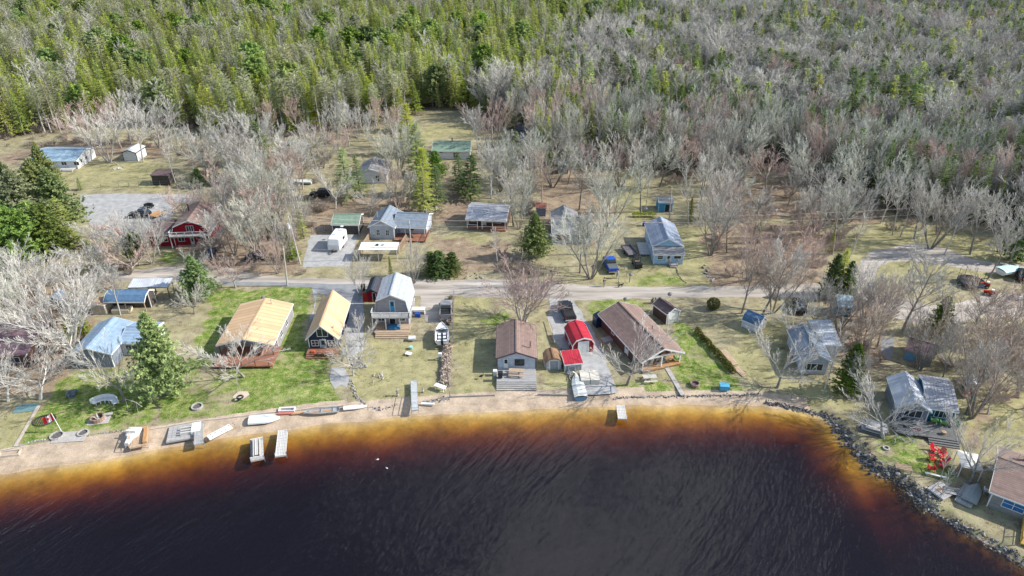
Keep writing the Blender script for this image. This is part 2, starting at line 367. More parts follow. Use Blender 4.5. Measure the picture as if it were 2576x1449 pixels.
    # below the water line: stones and silt on the right-hand bottom
    sx = nod(nt, 'ShaderNodeSeparateXYZ'); L.new(pos, sx.inputs[0])
    lt = nod(nt, 'ShaderNodeMapRange', clamp=True); L.new(sx.outputs[2], lt.inputs[0]); lt.inputs['From Min'].default_value = WL + .02; lt.inputs['From Max'].default_value = WL - .03
    rk = nod(nt, 'ShaderNodeMath', operation='MULTIPLY'); L.new(lt.outputs[0], rk.inputs[0]); L.new(a1.outputs['Alpha'], rk.inputs[1])
    silt = RP(mid, [(.42, (.05, .03, .022)), (.6, (.26, .17, .11))]); 
    bed = RP(big, [(.4, (.58, .40, .20)), (.6, (.82, .62, .32))])
    c = MX(lt.outputs[0], c, bed); c = MX(rk.outputs[0], c, silt)
    patchy = nod(nt, 'ShaderNodeMapRange'); L.new(N(.42, 6, 23, .72), patchy.inputs[0]); patchy.inputs['From Min'].default_value = .35; patchy.inputs['From Max'].default_value = .65; patchy.inputs['To Min'].default_value = .66; patchy.inputs['To Max'].default_value = 1.16
    vs = nod(nt, 'ShaderNodeVectorMath', operation='SCALE'); L.new(c, vs.inputs[0]); L.new(patchy.outputs[0], vs.inputs['Scale']); c = vs.outputs[0]
    L.new(c, b.inputs['Base Color'])
    bp = nod(nt, 'ShaderNodeBump'); bp.inputs['Strength'].default_value = .5; bp.inputs['Distance'].default_value = .12
    L.new(hf.outputs[0], bp.inputs['Height']); L.new(bp.outputs[0], b.inputs['Normal'])
    return m
me.materials.append(ground_material())
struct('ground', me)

# ------------------------------------------------------------ lake
def water_material():
    m = bpy.data.materials.new('lake_water'); m.use_nodes = True; nt = m.node_tree; L = nt.links
    for n in list(nt.nodes):
        if n.type != 'OUTPUT_MATERIAL': nt.nodes.remove(n)
    out = nt.nodes['Material Output']
    g = nod(nt, 'ShaderNodeNewGeometry')
    def NZ(scale, rot, st, dt=3):
        mp = nod(nt, 'ShaderNodeMapping', vector_type='TEXTURE'); mp.inputs['Rotation'].default_value = (0, 0, rot); mp.inputs['Scale'].default_value = tuple(1 / k for k in st)
        n = nod(nt, 'ShaderNodeTexNoise'); n.inputs['Scale'].default_value = scale; n.inputs['Detail'].default_value = dt
        L.new(g.outputs['Position'], mp.inputs[0]); L.new(mp.outputs[0], n.inputs['Vector']); return n.outputs['Fac']
    rip = NZ(1.0, R(52), (.25, 1.2, 1), 4); rip2 = NZ(2.4, R(66), (.35, 1.2, 1), 3); patch = NZ(.05, R(60), (.6, 1.5, 1), 4)
    ad = nod(nt, 'ShaderNodeMath', operation='MULTIPLY_ADD'); L.new(rip2, ad.inputs[0]); ad.inputs[1].default_value = .45; L.new(rip, ad.inputs[2])
    mr = nod(nt, 'ShaderNodeMapRange', clamp=True); L.new(patch, mr.inputs[0]); mr.inputs['From Min'].default_value = .42; mr.inputs['From Max'].default_value = .6
    mr.inputs['To Min'].default_value = .3; mr.inputs['To Max'].default_value = 1.0
    bp = nod(nt, 'ShaderNodeBump'); bp.inputs['Distance'].default_value = .20; L.new(mr.outputs[0], bp.inputs['Strength']); L.new(ad.outputs[0], bp.inputs['Height'])
    dt_ = nod(nt, 'ShaderNodeVectorMath', operation='DOT_PRODUCT'); L.new(bp.outputs[0], dt_.inputs[0]); L.new(g.outputs['Incoming'], dt_.inputs[1])
    def MT(op, a, b_):
        n = nod(nt, 'ShaderNodeMath', operation=op)
        for i, v in enumerate((a, b_)):
            if isinstance(v, (int, float)): n.inputs[i].default_value = v
            else: L.new(v, n.inputs[i])
        return n.outputs[0]
    fr = MT('ADD', MT('MULTIPLY', MT('POWER', MT('SUBTRACT', 1.0, MT('ABSOLUTE', dt_.outputs['Value'], 0)), 5.0), .98), .02)
    gl = nod(nt, 'ShaderNodeBsdfGlossy'); gl.inputs['Roughness'].default_value = .05; L.new(bp.outputs[0], gl.inputs['Normal'])
    tr = nod(nt, 'ShaderNodeBsdfTransparent'); mx = nod(nt, 'ShaderNodeMixShader')
    df = nod(nt, 'ShaderNodeBsdfDiffuse'); df.inputs[0].default_value = (.048, .043, .064, 1)      # murk in the water, tinted blue-violet in place of reflected sky
    m0 = nod(nt, 'ShaderNodeMixShader'); m0.inputs[0].default_value = .15; L.new(tr.outputs[0], m0.inputs[1]); L.new(df.outputs[0], m0.inputs[2])
    L.new(fr, mx.inputs[0]); L.new(m0.outputs[0], mx.inputs[1]); L.new(gl.outputs[0], mx.inputs[2]); L.new(mx.outputs[0], out.inputs['Surface'])
    va = nod(nt, 'ShaderNodeVolumeAbsorption'); va.inputs['Color'].default_value = (.85, .75, .30, 1); va.inputs['Density'].default_value = 5.0
    L.new(va.outputs[0], out.inputs['Volume']); m.cycles.homogeneous_volume = True
    return m
w = MB().box(-3400, 3400, -590, 90, -8, WL)
struct('lake_water', w.mesh('lake_water', water_material()))

# ------------------------------------------------------------ road, drives
def sheet(name, px, z, m, wob=.35, step=1.0):
    """a flat sheet with a slightly ragged outline"""
    pts = W2(px); out = []
    for i in range(len(pts)):
        a, b = np.array(pts[i]), np.array(pts[(i + 1) % len(pts)]); n = max(1, int(np.linalg.norm(b - a) / step))
        for k in range(n):
            p = a + (b - a) * k / n; w = wob * (mnoise.noise(Vector((p[0] * .6, p[1] * .6, 3)))) * 1.4
            t = (b - a) / (np.linalg.norm(b - a) + 1e-6); out.append((p[0] - t[1] * w, p[1] + t[0] * w))
    import bmesh
    bm = bmesh.new(); f = bm.faces.new([bm.verts.new((x, y, z)) for x, y in out]); bmesh.ops.triangulate(bm, faces=[f])
    me = bpy.data.meshes.new(name); bm.to_mesh(me); bm.free(); me.materials.append(m)
    if me.polygons[0].normal.z < 0: me.flip_normals()
    auto_uv(me); struct(name, me)
m_road = mat('dirt_road', (.53, .48, .42), (.27, .245, .215), .32, .95, .4, 6, coord='UV', streak=(.22, 2.2, 1), spec=.1, detail=8)
m_grav = mat('grey_gravel', (.44, .44, .43), (.30, .30, .30), .8, .95, .5, 9, spec=.1, detail=8)
m_pave = mat('grey_tar', (.30, .31, .32), (.22, .23, .24), .6, .9, .3, 9, spec=.15, detail=8)
ROAD = [(-400,690),(0,688),(200,694),(400,672),(560,668),(640,690),(760,700),(880,702),(1000,700),(1140,705),(1240,702),(1400,714),(1520,720),(1700,722),(1860,720),(2000,716),(2080,712),(2140,705),
        (2170,650),(2200,628),(2300,612),(2380,625),(2440,650),(2500,660),(2660,670),(2660,700),(2500,690),(2420,675),(2330,660),(2260,655),(2215,668),(2195,700),(2205,730),(2260,745),(2350,770),(2420,760),(2480,740),
        (2660,740),(2660,800),(2480,800),(2400,812),(2320,822),(2250,800),(2190,770),(2140,750),(1900,748),(1700,748),(1440,756),(1300,750),(1140,745),(1040,745),(950,730),(800,720),(560,716),(440,712),(200,708),(-400,712)]
sheet('dirt_road', ROAD, .012, m_road)
sheet('tarred_verge', [(560,708),(760,712),(900,716),(915,740),(905,760),(800,738),(780,722),(700,720),(560,717)], .020, m_pave, .15)
sheet('gravel_drive', [(785,722),(912,726),(915,880),(880,900),(870,850),(840,740),(800,735),(788,800),(778,812),(792,760)], .016, m_grav, .2)
sheet('gravel_drive', [(780,590),(900,590),(880,670),(760,672)], .016, m_grav, .25)
sheet('gravel_lot', [(200,490),(300,487),(500,490),(500,508),(430,512),(440,530),(430,548),(400,570),(380,600),(330,600),(250,590),(210,545)], .016, m_grav, .4)
sheet('dirt_drive', [(1055,742),(1125,742),(1130,800),(1120,820),(1075,812),(1060,780)], .024, m_road, .3)
sheet('gravel_drive', [(1382,752),(1440,752),(1470,800),(1500,850),(1520,890),(1540,960),(1555,990),(1460,995),(1462,945),(1430,900),(1395,860),(1380,800)], .016, m_grav, .3)
sheet('gravel_patch', [(832,925),(868,925),(878,955),(872,975),(858,968),(845,978),(830,960)], .016, m_grav, .15)
sheet('sand_patch', [(585,998),(600,985),(622,985),(628,993),(610,1005),(592,1007)], .016, mat('pale_sand', (.62, .52, .42), (.5, .42, .33), 3, .95), .1)
sheet('dirt_track', [(1135,470),(1165,440),(1168,420),(1190,425),(1185,470),(1175,530),(1150,560),(1125,560)], .016, mat('bare_dirt', (.34, .25, .18), (.22, .16, .11), 1.2, .95, .4), .5)
sheet('gravel_drive', [(2218,848),(2250,850),(2243,905),(2225,900),(2215,890)], .016, m_pave, .2)
# ------------------------------------------------------------ tree kinds
def bark_mat(name, trunk, twig, vary=.12, rough=.9):
    """bark and twigs: colour runs with the branch order stored on the mesh, and varies from tree to tree"""
    m = bpy.data.materials.new(name); m.use_nodes = True; nt = m.node_tree; L = nt.links; b = nt.nodes['Principled BSDF']
    b.inputs['Roughness'].default_value = rough; b.inputs['Specular IOR Level'].default_value = .15
    a = nod(nt, 'ShaderNodeAttribute', attribute_name='order'); oi = nod(nt, 'ShaderNodeObjectInfo'); tc = nod(nt, 'ShaderNodeTexCoord')
    nz = nod(nt, 'ShaderNodeTexNoise'); nz.inputs['Scale'].default_value = 2.2; nz.inputs['Detail'].default_value = 4; L.new(tc.outputs['Object'], nz.inputs['Vector'])
    mx = nod(nt, 'ShaderNodeMix', data_type='RGBA'); L.new(a.outputs['Fac'], mx.inputs[0]); mx.inputs[6].default_value = (*trunk, 1); mx.inputs[7].default_value = (*twig, 1)
    mr = nod(nt, 'ShaderNodeMapRange'); L.new(oi.outputs['Random'], mr.inputs[0]); mr.inputs['To Min'].default_value = 1 - vary * 1.6; mr.inputs['To Max'].default_value = 1 + vary
    m2 = nod(nt, 'ShaderNodeMapRange'); L.new(nz.outputs['Fac'], m2.inputs[0]); m2.inputs['From Min'].default_value = .3; m2.inputs['From Max'].default_value = .7; m2.inputs['To Min'].default_value = .62; m2.inputs['To Max'].default_value = 1.2
    mu = nod(nt, 'ShaderNodeMath', operation='MULTIPLY'); L.new(mr.outputs[0], mu.inputs[0]); L.new(m2.outputs[0], mu.inputs[1])
    vm = nod(nt, 'ShaderNodeVectorMath', operation='SCALE'); L.new(mx.outputs[2], vm.inputs[0]); L.new(mu.outputs[0], vm.inputs['Scale']); L.new(vm.outputs[0], b.inputs['Base Color'])
    return m
def leaf_mat(name, c1, c2, vary=.22, tr=.32, hue=.02):
    m = bpy.data.materials.new(name); m.use_nodes = True; nt = m.node_tree; L = nt.links; b = nt.nodes['Principled BSDF']
    b.inputs['Roughness'].default_value = .75; b.inputs['Specular IOR Level'].default_value = .2
    a = nod(nt, 'ShaderNodeAttribute', attribute_name='order'); oi = nod(nt, 'ShaderNodeObjectInfo')
    mx = nod(nt, 'ShaderNodeMix', data_type='RGBA'); L.new(a.outputs['Fac'], mx.inputs[0]); mx.inputs[6].default_value = (*c1, 1); mx.inputs[7].default_value = (*c2, 1)
    hs = nod(nt, 'ShaderNodeHueSaturation'); L.new(mx.outputs[2], hs.inputs['Color'])
    mr = nod(nt, 'ShaderNodeMapRange'); L.new(oi.outputs['Random'], mr.inputs[0]); mr.inputs['To Min'].default_value = 1 - vary; mr.inputs['To Max'].default_value = 1 + vary; L.new(mr.outputs[0], hs.inputs['Value'])
    wn_ = nod(nt, 'ShaderNodeTexWhiteNoise', noise_dimensions='1D'); L.new(oi.outputs['Random'], wn_.inputs['W'])
    m3 = nod(nt, 'ShaderNodeMapRange'); L.new(wn_.outputs['Value'], m3.inputs[0]); m3.inputs['To Min'].default_value = .5 - hue; m3.inputs['To Max'].default_value = .5 + hue; L.new(m3.outputs[0], hs.inputs['Hue'])
    m4 = nod(nt, 'ShaderNodeMapRange'); L.new(wn_.outputs['Color'], m4.inputs[0]); m4.inputs['To Min'].default_value = .65; m4.inputs['To Max'].default_value = 1.1; L.new(m4.outputs[0], hs.inputs['Saturation'])
    L.new(hs.outputs[0], b.inputs['Base Color'])
    t = nod(nt, 'ShaderNodeBsdfTranslucent'); L.new(hs.outputs[0], t.inputs[0]); mxs = nod(nt, 'ShaderNodeMixShader'); mxs.inputs[0].default_value = tr
    L.new(b.outputs[0], mxs.inputs[1]); L.new(t.outputs[0], mxs.inputs[2]); L.new(mxs.outputs[0], nt.nodes['Material Output'].inputs[0])
    return m
BK_GREY = bark_mat('grey_bark', (.26, .24, .21), (.60, .57, .51))
BK_RED = bark_mat('red_budded_twigs', (.42, .38, .34), (.60, .44, .38))
BK_WHITE = bark_mat('pale_bark', (.50, .48, .44), (.64, .615, .56))
BK_TAN = bark_mat('brown_twigs', (.38, .32, .27), (.56, .46, .38))
BK_LICHEN = bark_mat('lichen_grey_twigs', (.32, .32, .28), (.61, .61, .51))
BK_CON = bark_mat('conifer_bark', (.30, .27, .24), (.22, .18, .14))
LF_SPRUCE = leaf_mat('spruce_needles', (.24, .30, .035), (.47, .53, .075))
LF_DARK = leaf_mat('dark_needles', (.08, .145, .03), (.18, .26, .045))
LF_PINE = leaf_mat('pine_needles', (.16, .27, .045), (.36, .48, .10))
LF_GOLD = leaf_mat('yellow_green_needles', (.28, .33, .03), (.46, .48, .05), hue=.015)
LF_GREYG = leaf_mat('grey_green_needles', (.32, .34, .17), (.50, .50, .30))

LF_OLD = leaf_mat('dull_pine_needles', (.13, .18, .055), (.28, .34, .12))
class TB:
    """tree builder: tubes with a branch order on every vertex, plus needle sprays"""
    def __init__(s): s.V = []; s.F = []; s.O = []; s.n = 0
    def tube(s, pts, rads, sides, order):
        k = len(pts); pts = np.array(pts); base = s.n
        for i in range(k):
            d = pts[min(i + 1, k - 1)] - pts[max(i - 1, 0)]; d = d / (np.linalg.norm(d) + 1e-9)
            r = np.array([1., 0, 0]) if abs(d[2]) > .9 else np.array([0, 0, 1.])
            t = np.cross(d, r); t /= np.linalg.norm(t); b = np.cross(d, t)
            for j in range(sides):
                a = 2 * math.pi * j / sides; s.V.append(pts[i] + (t * math.cos(a) + b * math.sin(a)) * rads[i]); s.O.append(order)
        for i in range(k - 1):
            for j in range(sides):
                j2 = (j + 1) % sides; s.F.append((base + i * sides + j, base + i * sides + j2, base + (i + 1) * sides + j2, base + (i + 1) * sides + j))
        s.n += k * sides
    def tri(s, a, b, c, o): s.V += [a, b, c]; s.O += [o] * 3; s.F.append((s.n, s.n + 1, s.n + 2)); s.n += 3
    def quad(s, a, b, c, d, o): s.V += [a, b, c, d]; s.O += [o] * 4; s.F.append((s.n, s.n + 1, s.n + 2, s.n + 3)); s.n += 4
    def mesh(s, name, m):
        me = bpy.data.meshes.new(name); me.from_pydata([tuple(v) for v in s.V], [], s.F)
        a = me.attributes.new('order', 'FLOAT', 'POINT'); a.data.foreach_set('value', np.array(s.O, np.float32)); me.materials.append(m); return me
def unit(v): return v / (np.linalg.norm(v) + 1e-9)
def branch(tb_t, tb_c, rg, p, d, L, r, lev, maxlev, par):
    """one branch and, along it, its own branches"""
    n = 4 if lev == 0 else (3 if lev < 3 else (2 if lev == 3 else 1))
    pts = [p]; rads = [r]; dirs = [d]
    for i in range(n):
        d = unit(d + rg.normal(0, par['wob'], 3) + np.array([0, 0, par['up'][min(lev, 3)]]))
        p = p + d * L / n; pts.append(p); dirs.append(d); rads.append(max(r * (1 - .78 * (i + 1) / n), .011))
    t = tb_t if lev == 0 or (lev == 1 and par['limbs']) else tb_c
    t.tube(pts, rads, 6 if lev == 0 else (4 if lev == 1 else 3), [0, .25, .65, .9, 1.][min(lev, 4)])
    if lev >= maxlev: return
    k = par['n'][lev]; t0 = par['t0'][lev]
    for i in range(k):
        f = t0 + (1 - t0) * (i + rg.random() * .8) / k; f = min(f, .98); x = f * n; j = min(int(x), n - 1); fr = x - j
        q0 = pts[j] + (pts[j + 1] - pts[j]) * fr; dd = dirs[j + 1]
        a = np.cross(dd, unit(rg.normal(0, 1, 3))); a = unit(a) ; ang = par['ang'][lev] * (.7 + .6 * rg.random())
        if lev == 0: az = 2.4 * i + rg.random() * .7; a = np.array([math.cos(az), math.sin(az), 0])
        nd = unit(dd * math.cos(ang) + a * math.sin(ang))
        l2 = L * par['len'][lev] * (1.05 - par['tap'][lev] * f) * (.75 + .5 * rg.random())
        branch(tb_t, tb_c, rg, q0, nd, l2, max(rads[j] * par['rr'][lev], .0135), lev + 1, maxlev, par)
def bare_tree(seed, style):
    rg = np.random.default_rng(seed); tt = TB(); tc = TB(); H = 10.
    if style == 'wide':
        par = dict(wob=.065, up=(.0, .07, .06, .06), n=(8, 7, 6, 4), t0=(.45, .16, .14, .1), ang=(.80, .44, .42, .45), len=(2.0, .58, .50, .5), tap=(.30, .55, .5, .5), rr=(.55, .5, .55, .6), limbs=True)
        L = 3.2; r = .20; ml = 4
    elif style == 'tall':
        par = dict(wob=.05, up=(.03, .10, .08, .06), n=(13, 7, 6, 4), t0=(.34, .2, .15, .1), ang=(.66, .42, .42, .45), len=(.50, .56, .50, .5), tap=(.42, .5, .5, .5), rr=(.45, .52, .55, .6), limbs=False)
        L = 7.6; r = .14; ml = 4
    elif style == 'thin':
        par = dict(wob=.04, up=(.03, .08, .06, .03), n=(16, 6, 5, 0), t0=(.35, .2, .1, .1), ang=(.6, .45, .45, .6), len=(.27, .5, .5, .5), tap=(.4, .5, .5, .5), rr=(.36, .55, .6, .7), limbs=False)
        L = 9.2; r = .10; ml = 3
    elif style == 'shrub':
        par = dict(wob=.14, up=(.05, .1, .1, .05), n=(7, 5, 4, 0), t0=(.2, .15, .1, .1), ang=(.5, .55, .6, .6), len=(.55, .5, .5, .5), tap=(.3, .5, .5, .5), rr=(.7, .7, .8, .7), limbs=False)
        for i in range(9):
            az = i * 2.4; d = unit(np.array([math.cos(az) * (.3 + .5 * rg.random()), math.sin(az) * (.3 + .5 * rg.random()), 1]))
            branch(tt, tc, rg, np.array([math.cos(az) * .25, math.sin(az) * .25, -.05]), d, 1.7 * (.7 + .5 * rg.random()), .03, 0, 3, par)
        return tt, tc
    stems = 1 if style != 'clump' else 5
    if style == 'clump':
        par = dict(wob=.05, up=(.03, .08, .06, .05), n=(10, 7, 6, 4), t0=(.3, .2, .15, .1), ang=(.46, .42, .42, .45), len=(.46, .54, .5, .5), tap=(.4, .5, .5, .5), rr=(.5, .52, .55, .6), limbs=False)
        L = 8.0; r = .11; ml = 4
    for k in range(stems):
        if stems > 1: az = k * 2 * math.pi / stems + rg.random(); d0 = unit(np.array([math.cos(az) * .42, math.sin(az) * .42, 1])); p0 = np.array([math.cos(az) * .2, math.sin(az) * .2, -.1])
        else: d0 = unit(np.array([rg.normal(0, .05), rg.normal(0, .05), 1])); p0 = np.array([0, 0, -.1])
        branch(tt, tc, rg, p0, d0, L * (.85 + .3 * rg.random() if stems > 1 else 1), r, 0, ml - (1 if stems > 1 else 0), par)
    return tt, tc
def conifer(seed, style):
    """whorled branches carrying many small needle sprays"""
    rg = np.random.default_rng(seed); tt = TB(); tc = TB(); H = 10.
    P_ = dict(spruce=(.12, 2.1, 105, 7, 1.05), slim=(.15, 1.5, 90, 6, 1.0), bare_low=(.48, 1.45, 60, 7, .8), pine=(.16, 3.0, 120, 13, 1.5), bushy=(.03, 2.6, 150, 12, 1.2), whitepine=(.08, 3.5, 230, 15, 1.3), cedar=(.02, 1.5, 130, 7, .9))[style]
    low, R0, nb, ns, sz = P_
    lean = rg.normal(0, .015, 2)
    def trunk(z): return np.array([lean[0] * z + .05 * math.sin(z), lean[1] * z, z])
    tt.tube([trunk(z) for z in (-.1, 2, 5, 8, 9.8)], [.15, .125, .09, .045, .012], 6, 0.)
    if low > .3:
        for i in range(16):
            z = 1.5 + (low * 10 - 1.5) * rg.random(); a = rg.random() * 6.28; l = .5 + rg.random() * .9
            tc_d = np.array([math.cos(a), math.sin(a), .1]); tt.tube([trunk(z), trunk(z) + tc_d * l], [.02, .012], 3, .8)
    for i in range(nb):
        f = low + (1 - low) * (i + rg.random()) / nb; z = f * 9.9
        az = i * 2.399 + rg.normal(0, .3)
        g = (1 - f) / (1 - low)
        if style == 'pine': prof = math.sin(min(1, g * 1.15 + .12) * math.pi * .62) * (.75 + .5 * rg.random())
        elif style == 'whitepine': prof = (min(1, g * 1.15) ** .75) * (.55 + .6 * rg.random())
        elif style in ('bushy', 'cedar'): prof = math.sqrt(max(0, g)) * (.8 + .3 * rg.random()) if g < .8 else 1.0 * (.8 + .3 * rg.random())
        elif style == 'bare_low': prof = math.sin(min(1, g + .2) * math.pi * .75) * (.6 + .6 * rg.random())
        else: prof = (g ** .85) * (.72 + .5 * rg.random())
        l = R0 * max(prof, .08); droop = (-.28 if style in ('spruce', 'slim') else .12) * g + (.45 * (1 - g) if style != 'pine' else .25)
        d = unit(np.array([math.cos(az), math.sin(az), droop])); p0 = trunk(z)
        tip = p0 + d * l + np.array([0, 0, .12 * l * (1 if style in ('pine',) else .3)])
        if l > .5: tc.tube([p0, tip], [.03, .012], 3, 0.)
        side = np.array([-math.sin(az), math.cos(az), 0])
        shade = rg.random()
        m_ = max(2, int(ns * (.4 + .6 * l / R0)))
        for k in range(m_):
            u = .25 + .8 * (k + rg.random() * .8) / m_; c = p0 + (tip - p0) * u + rg.normal(0, .05, 3) * l
            w = sz * (.30 if style != 'pine' else .34) * (1.15 - .45 * u) * (.75 + .5 * rg.random()); sgn = 1 if k % 2 else -1
            if style in ('pine', 'bushy', 'cedar', 'whitepine'):
                for _ in range(2):
                    a1 = unit(rg.normal(0, 1, 3) + np.array([0, 0, .3])); a2 = unit(np.cross(a1, rg.normal(0, 1, 3)))
                    tc.tri(c + a1 * w * .9, c - a1 * w * .45 + a2 * w * .55, c - a1 * w * .45 - a2 * w * .55, min(1, max(0, shade * .6 + rg.random() * .5)))
            else:
                fw_ = unit(d * .8 + side * sgn * .9 + np.array([0, 0, -.18])); up_ = np.cross(fw_, d)
                a = c; b = c + fw_ * w * 1.5
                s2 = unit(np.cross(fw_, np.array([0, 0, 1.]))) * w * .42 + np.array([0, 0, rg.normal(0, .12)]) * w
                tc.quad(a - s2 * .6, a + s2 * .6, b + s2 * .35, b - s2 * .35, min(1, max(0, shade * .7 + rg.random() * .4)))
        if style in ('spruce', 'slim', 'bare_low'):
            s2 = side * sz * .16 * (.5 + .5 * l / R0); tc.quad(p0 + (tip - p0) * .45 - s2, p0 + (tip - p0) * .45 + s2, tip + d * .12 + s2 * .2, tip + d * .12 - s2 * .2, shade)
    for k in range(5):
        a = k * 1.256; tc.tri(trunk(9.3) + np.array([math.cos(a), math.sin(a), 0]) * .22, trunk(9.3) + np.array([math.cos(a + 1), math.sin(a + 1), 0]) * .22, trunk(10.1), .8)
    return tt, tc
KINDS = {}
def kind(key, fn, seeds, style, mt, mc):
    KINDS[key] = []
    for sdv in seeds:
        a, b = fn(sdv, style)
        if not a.V: a = TB(); a.tube([(0, 0, -.1), (0, 0, .2)], [.03, .03], 4, 0)
        ta, cb = a.mesh('trunk', mt), b.mesh('crown', mc)
        KINDS[key].append((ta, cb))
kind('wide', bare_tree, (1, 2, 3), 'wide', BK_GREY, BK_GREY)
kind('tall', bare_tree, (11, 12, 13, 14), 'tall', BK_GREY, BK_GREY)
kind('thin', bare_tree, (21, 22, 23), 'thin', BK_WHITE, BK_WHITE)
kind('clump', bare_tree, (31, 32, 33), 'clump', BK_GREY, BK_GREY)
kind('shrub', bare_tree, (41, 42), 'shrub', BK_TAN, BK_TAN)
kind('spruce', conifer, (51, 52, 53), 'spruce', BK_CON, LF_SPRUCE)
kind('slim', conifer, (61, 62, 63), 'slim', BK_CON, LF_SPRUCE)
kind('barelow', conifer, (71, 72, 73), 'bare_low', BK_WHITE, LF_GREYG)
kind('pine', conifer, (81, 82), 'pine', BK_GREY, LF_PINE)
kind('bushy', conifer, (91, 92), 'bushy', BK_CON, LF_DARK)
kind('whitepine', conifer, (85, 86), 'whitepine', BK_GREY, LF_PINE)
kind('cedar', conifer, (95,), 'cedar', BK_CON, LF_GOLD)
trg = random.Random(7)
def tree(name, label, cat, loc, H, Wd=None, key='tall', mats=None, group=None, rz=None, var=None, tilt=0):
    """one tree: trunk and crown under an Empty; H in metres, Wd widens the crown"""
    ta, cb = KINDS[key][(var if var is not None else trg.randrange(9)) % len(KINDS[key])]
    e = thing(name, label, cat, loc, trg.random() * 6.28 if rz is None else rz, group)
    base = 10. if key not in ('wide', 'shrub') else (8.6 if key == 'wide' else 3.0)
    s = H / base; w = s if Wd is None else Wd
    e.scale = (w, w, s)
    if tilt: e.rotation_euler = (trg.gauss(0, tilt), trg.gauss(0, tilt), e.rotation_euler[2])
    for nm, me_, mm in (('trunk', ta, mats and mats[0]), ('crown', cb, mats and mats[1])):
        o = obj(nm, me_, e)
        if mm:
            o.material_slots[0].link = 'OBJECT'; o.material_slots[0].material = mm
    return e
# ------------------------------------------------------------ the woods
def zone_of(p):     # share of conifers in the wood at a point
    return p
CON_PX = [(-900,500),(-900,-120),(1760,-120),(1700,-30),(1640,40),(1430,130),(1270,210),(1150,262),(1060,300),(900,330),(560,352),(440,335),(210,320),(160,350),(0,365)]
CONZ = W2(CON_PX)
half = lambda y: .74 * y + 22
cand = []
rg = np.random.default_rng(99)
ymax = 520.
yy = 96.
sp0 = 3.3
while yy < ymax:
    sp = sp0 * (1 + max(0, yy - 190) * .0018)
    xs = np.arange(-half(yy), half(yy) + 12, sp) + rg.random() * sp
    for x in xs: cand.append((x + rg.normal(0, sp * .28), yy + rg.normal(0, sp * .28)))
    yy += sp * .92
CAND = np.array(cand)
fd = side(CAND, FOREST); inC = inpoly(CAND, CONZ); edge = fd > .5
CAND = CAND[edge]; inC = inC[edge]; fd = fd[edge]
clump = fbm(CAND, .035, 77); cl2 = fbm(CAND, .09, 88); u = rg.random(len(CAND)); u2 = rg.random(len(CAND))
CLEAR = [W2([(1055,280),(1195,285),(1215,365),(1180,420),(1060,400)]), W2([(1270,330),(1330,330),(1335,420),(1280,430)])]
keep = np.ones(len(CAND), bool)
for c in CLEAR: keep &= ~inpoly(CAND, c)
con, har = [], []
far_left = (CAND[:, 0] < -60) & (CAND[:, 1] > 260)
for i, (x, y) in enumerate(CAND):
    if not keep[i]: continue
    if inC[i]:
        # hardwoods and pale dead poles among the conifers, more of them far off to the left
        gs = .13 + (.45 if cl2[i] > .60 else 0) + (.12 if far_left[i] else 0)
        if u[i] < gs * .28: har.append((x, y, 'thin', u2[i]))
        elif u[i] < gs: con.append((x, y, 'barelow', u2[i]))
        elif u[i] < gs + .62:
            con.append((x, y, 'spruce' if u2[i] < .45 else ('slim' if u2[i] < .96 else 'pine'), u2[i]))
    else:
        cs = .24 + (.5 if clump[i] > .51 else 0) + (.2 if x > 95 else .16 if x < 70 and y > 200 else 0) + (.1 if cl2[i] > .6 else 0)
        if u[i] < cs * .8: con.append((x, y, 'spruce' if u2[i] < .6 else 'slim', u2[i]))
        elif u[i] < cs + .29: har.append((x, y, 'tall' if u2[i] < .48 else ('clump' if u2[i] < .84 else 'thin'), u2[i]))
def dist(p): return math.hypot(p[0], p[1])
con.sort(key=dist); har.sort(key=dist)
def inframe(x, y, m=1.0):
    v = np.array([x, y, -CAM_H]); w = v @ _fw; return abs(x) / w * FPX < 1288 * m and (724.5 - (v @ _up) / w * FPX) > -60
NEAR_LM = [((-105, 135), 'left of the long blue roofed house'), ((-80, 150), 'behind the long blue roofed house'), ((-62, 155), 'behind the small white shed'), ((-45, 165), 'behind the pale trees by the white shed'), ((-30, 165), 'behind the wide dark spruce'),
           ((-14, 172), 'left of the grassy clearing'), ((0, 195), 'beyond the grassy clearing'), ((12, 180), 'right of the grassy clearing'), ((25, 165), 'behind the charcoal roofed shed'), ((38, 155), 'behind the small slate blue shed'),
           ((52, 148), 'behind the large red topped maple'), ((68, 150), 'behind the low grey box shed'), ((85, 145), 'behind the brush pile'), ((100, 132), 'above the two straight birches'), ((118, 125), 'beyond the turning place')]
def where(x, y): return min(NEAR_LM, key=lambda l: (l[0][0] - x)**2 + (l[0][1] - y)**2)[1]
words = dict(spruce=('spruce_tree', 'pointed green spruce', 'tree'), slim=('spruce_tree', 'slim pointed green spruce', 'tree'), barelow=('pine_tree', 'grey green pine with a bare lower trunk', 'tree'), pine=('pine_tree', 'broad pine with layered boughs', 'tree'),
             tall=('hardwood_tree', 'tall leafless grey hardwood', 'tree'), thin=('birch_tree', 'slender leafless pale birch', 'tree'), clump=('hardwood_tree', 'many stemmed leafless hardwood', 'tree'))
def pick_h(k, v): return {'spruce': 9.5 + 4.5 * v, 'slim': 9 + 5 * v, 'barelow': 10.5 + 3 * v, 'pine': 11 + 4 * v, 'tall': 10.5 + 4 * v, 'thin': 10 + 4 * v, 'clump': 10.5 + 3.5 * v}[k]
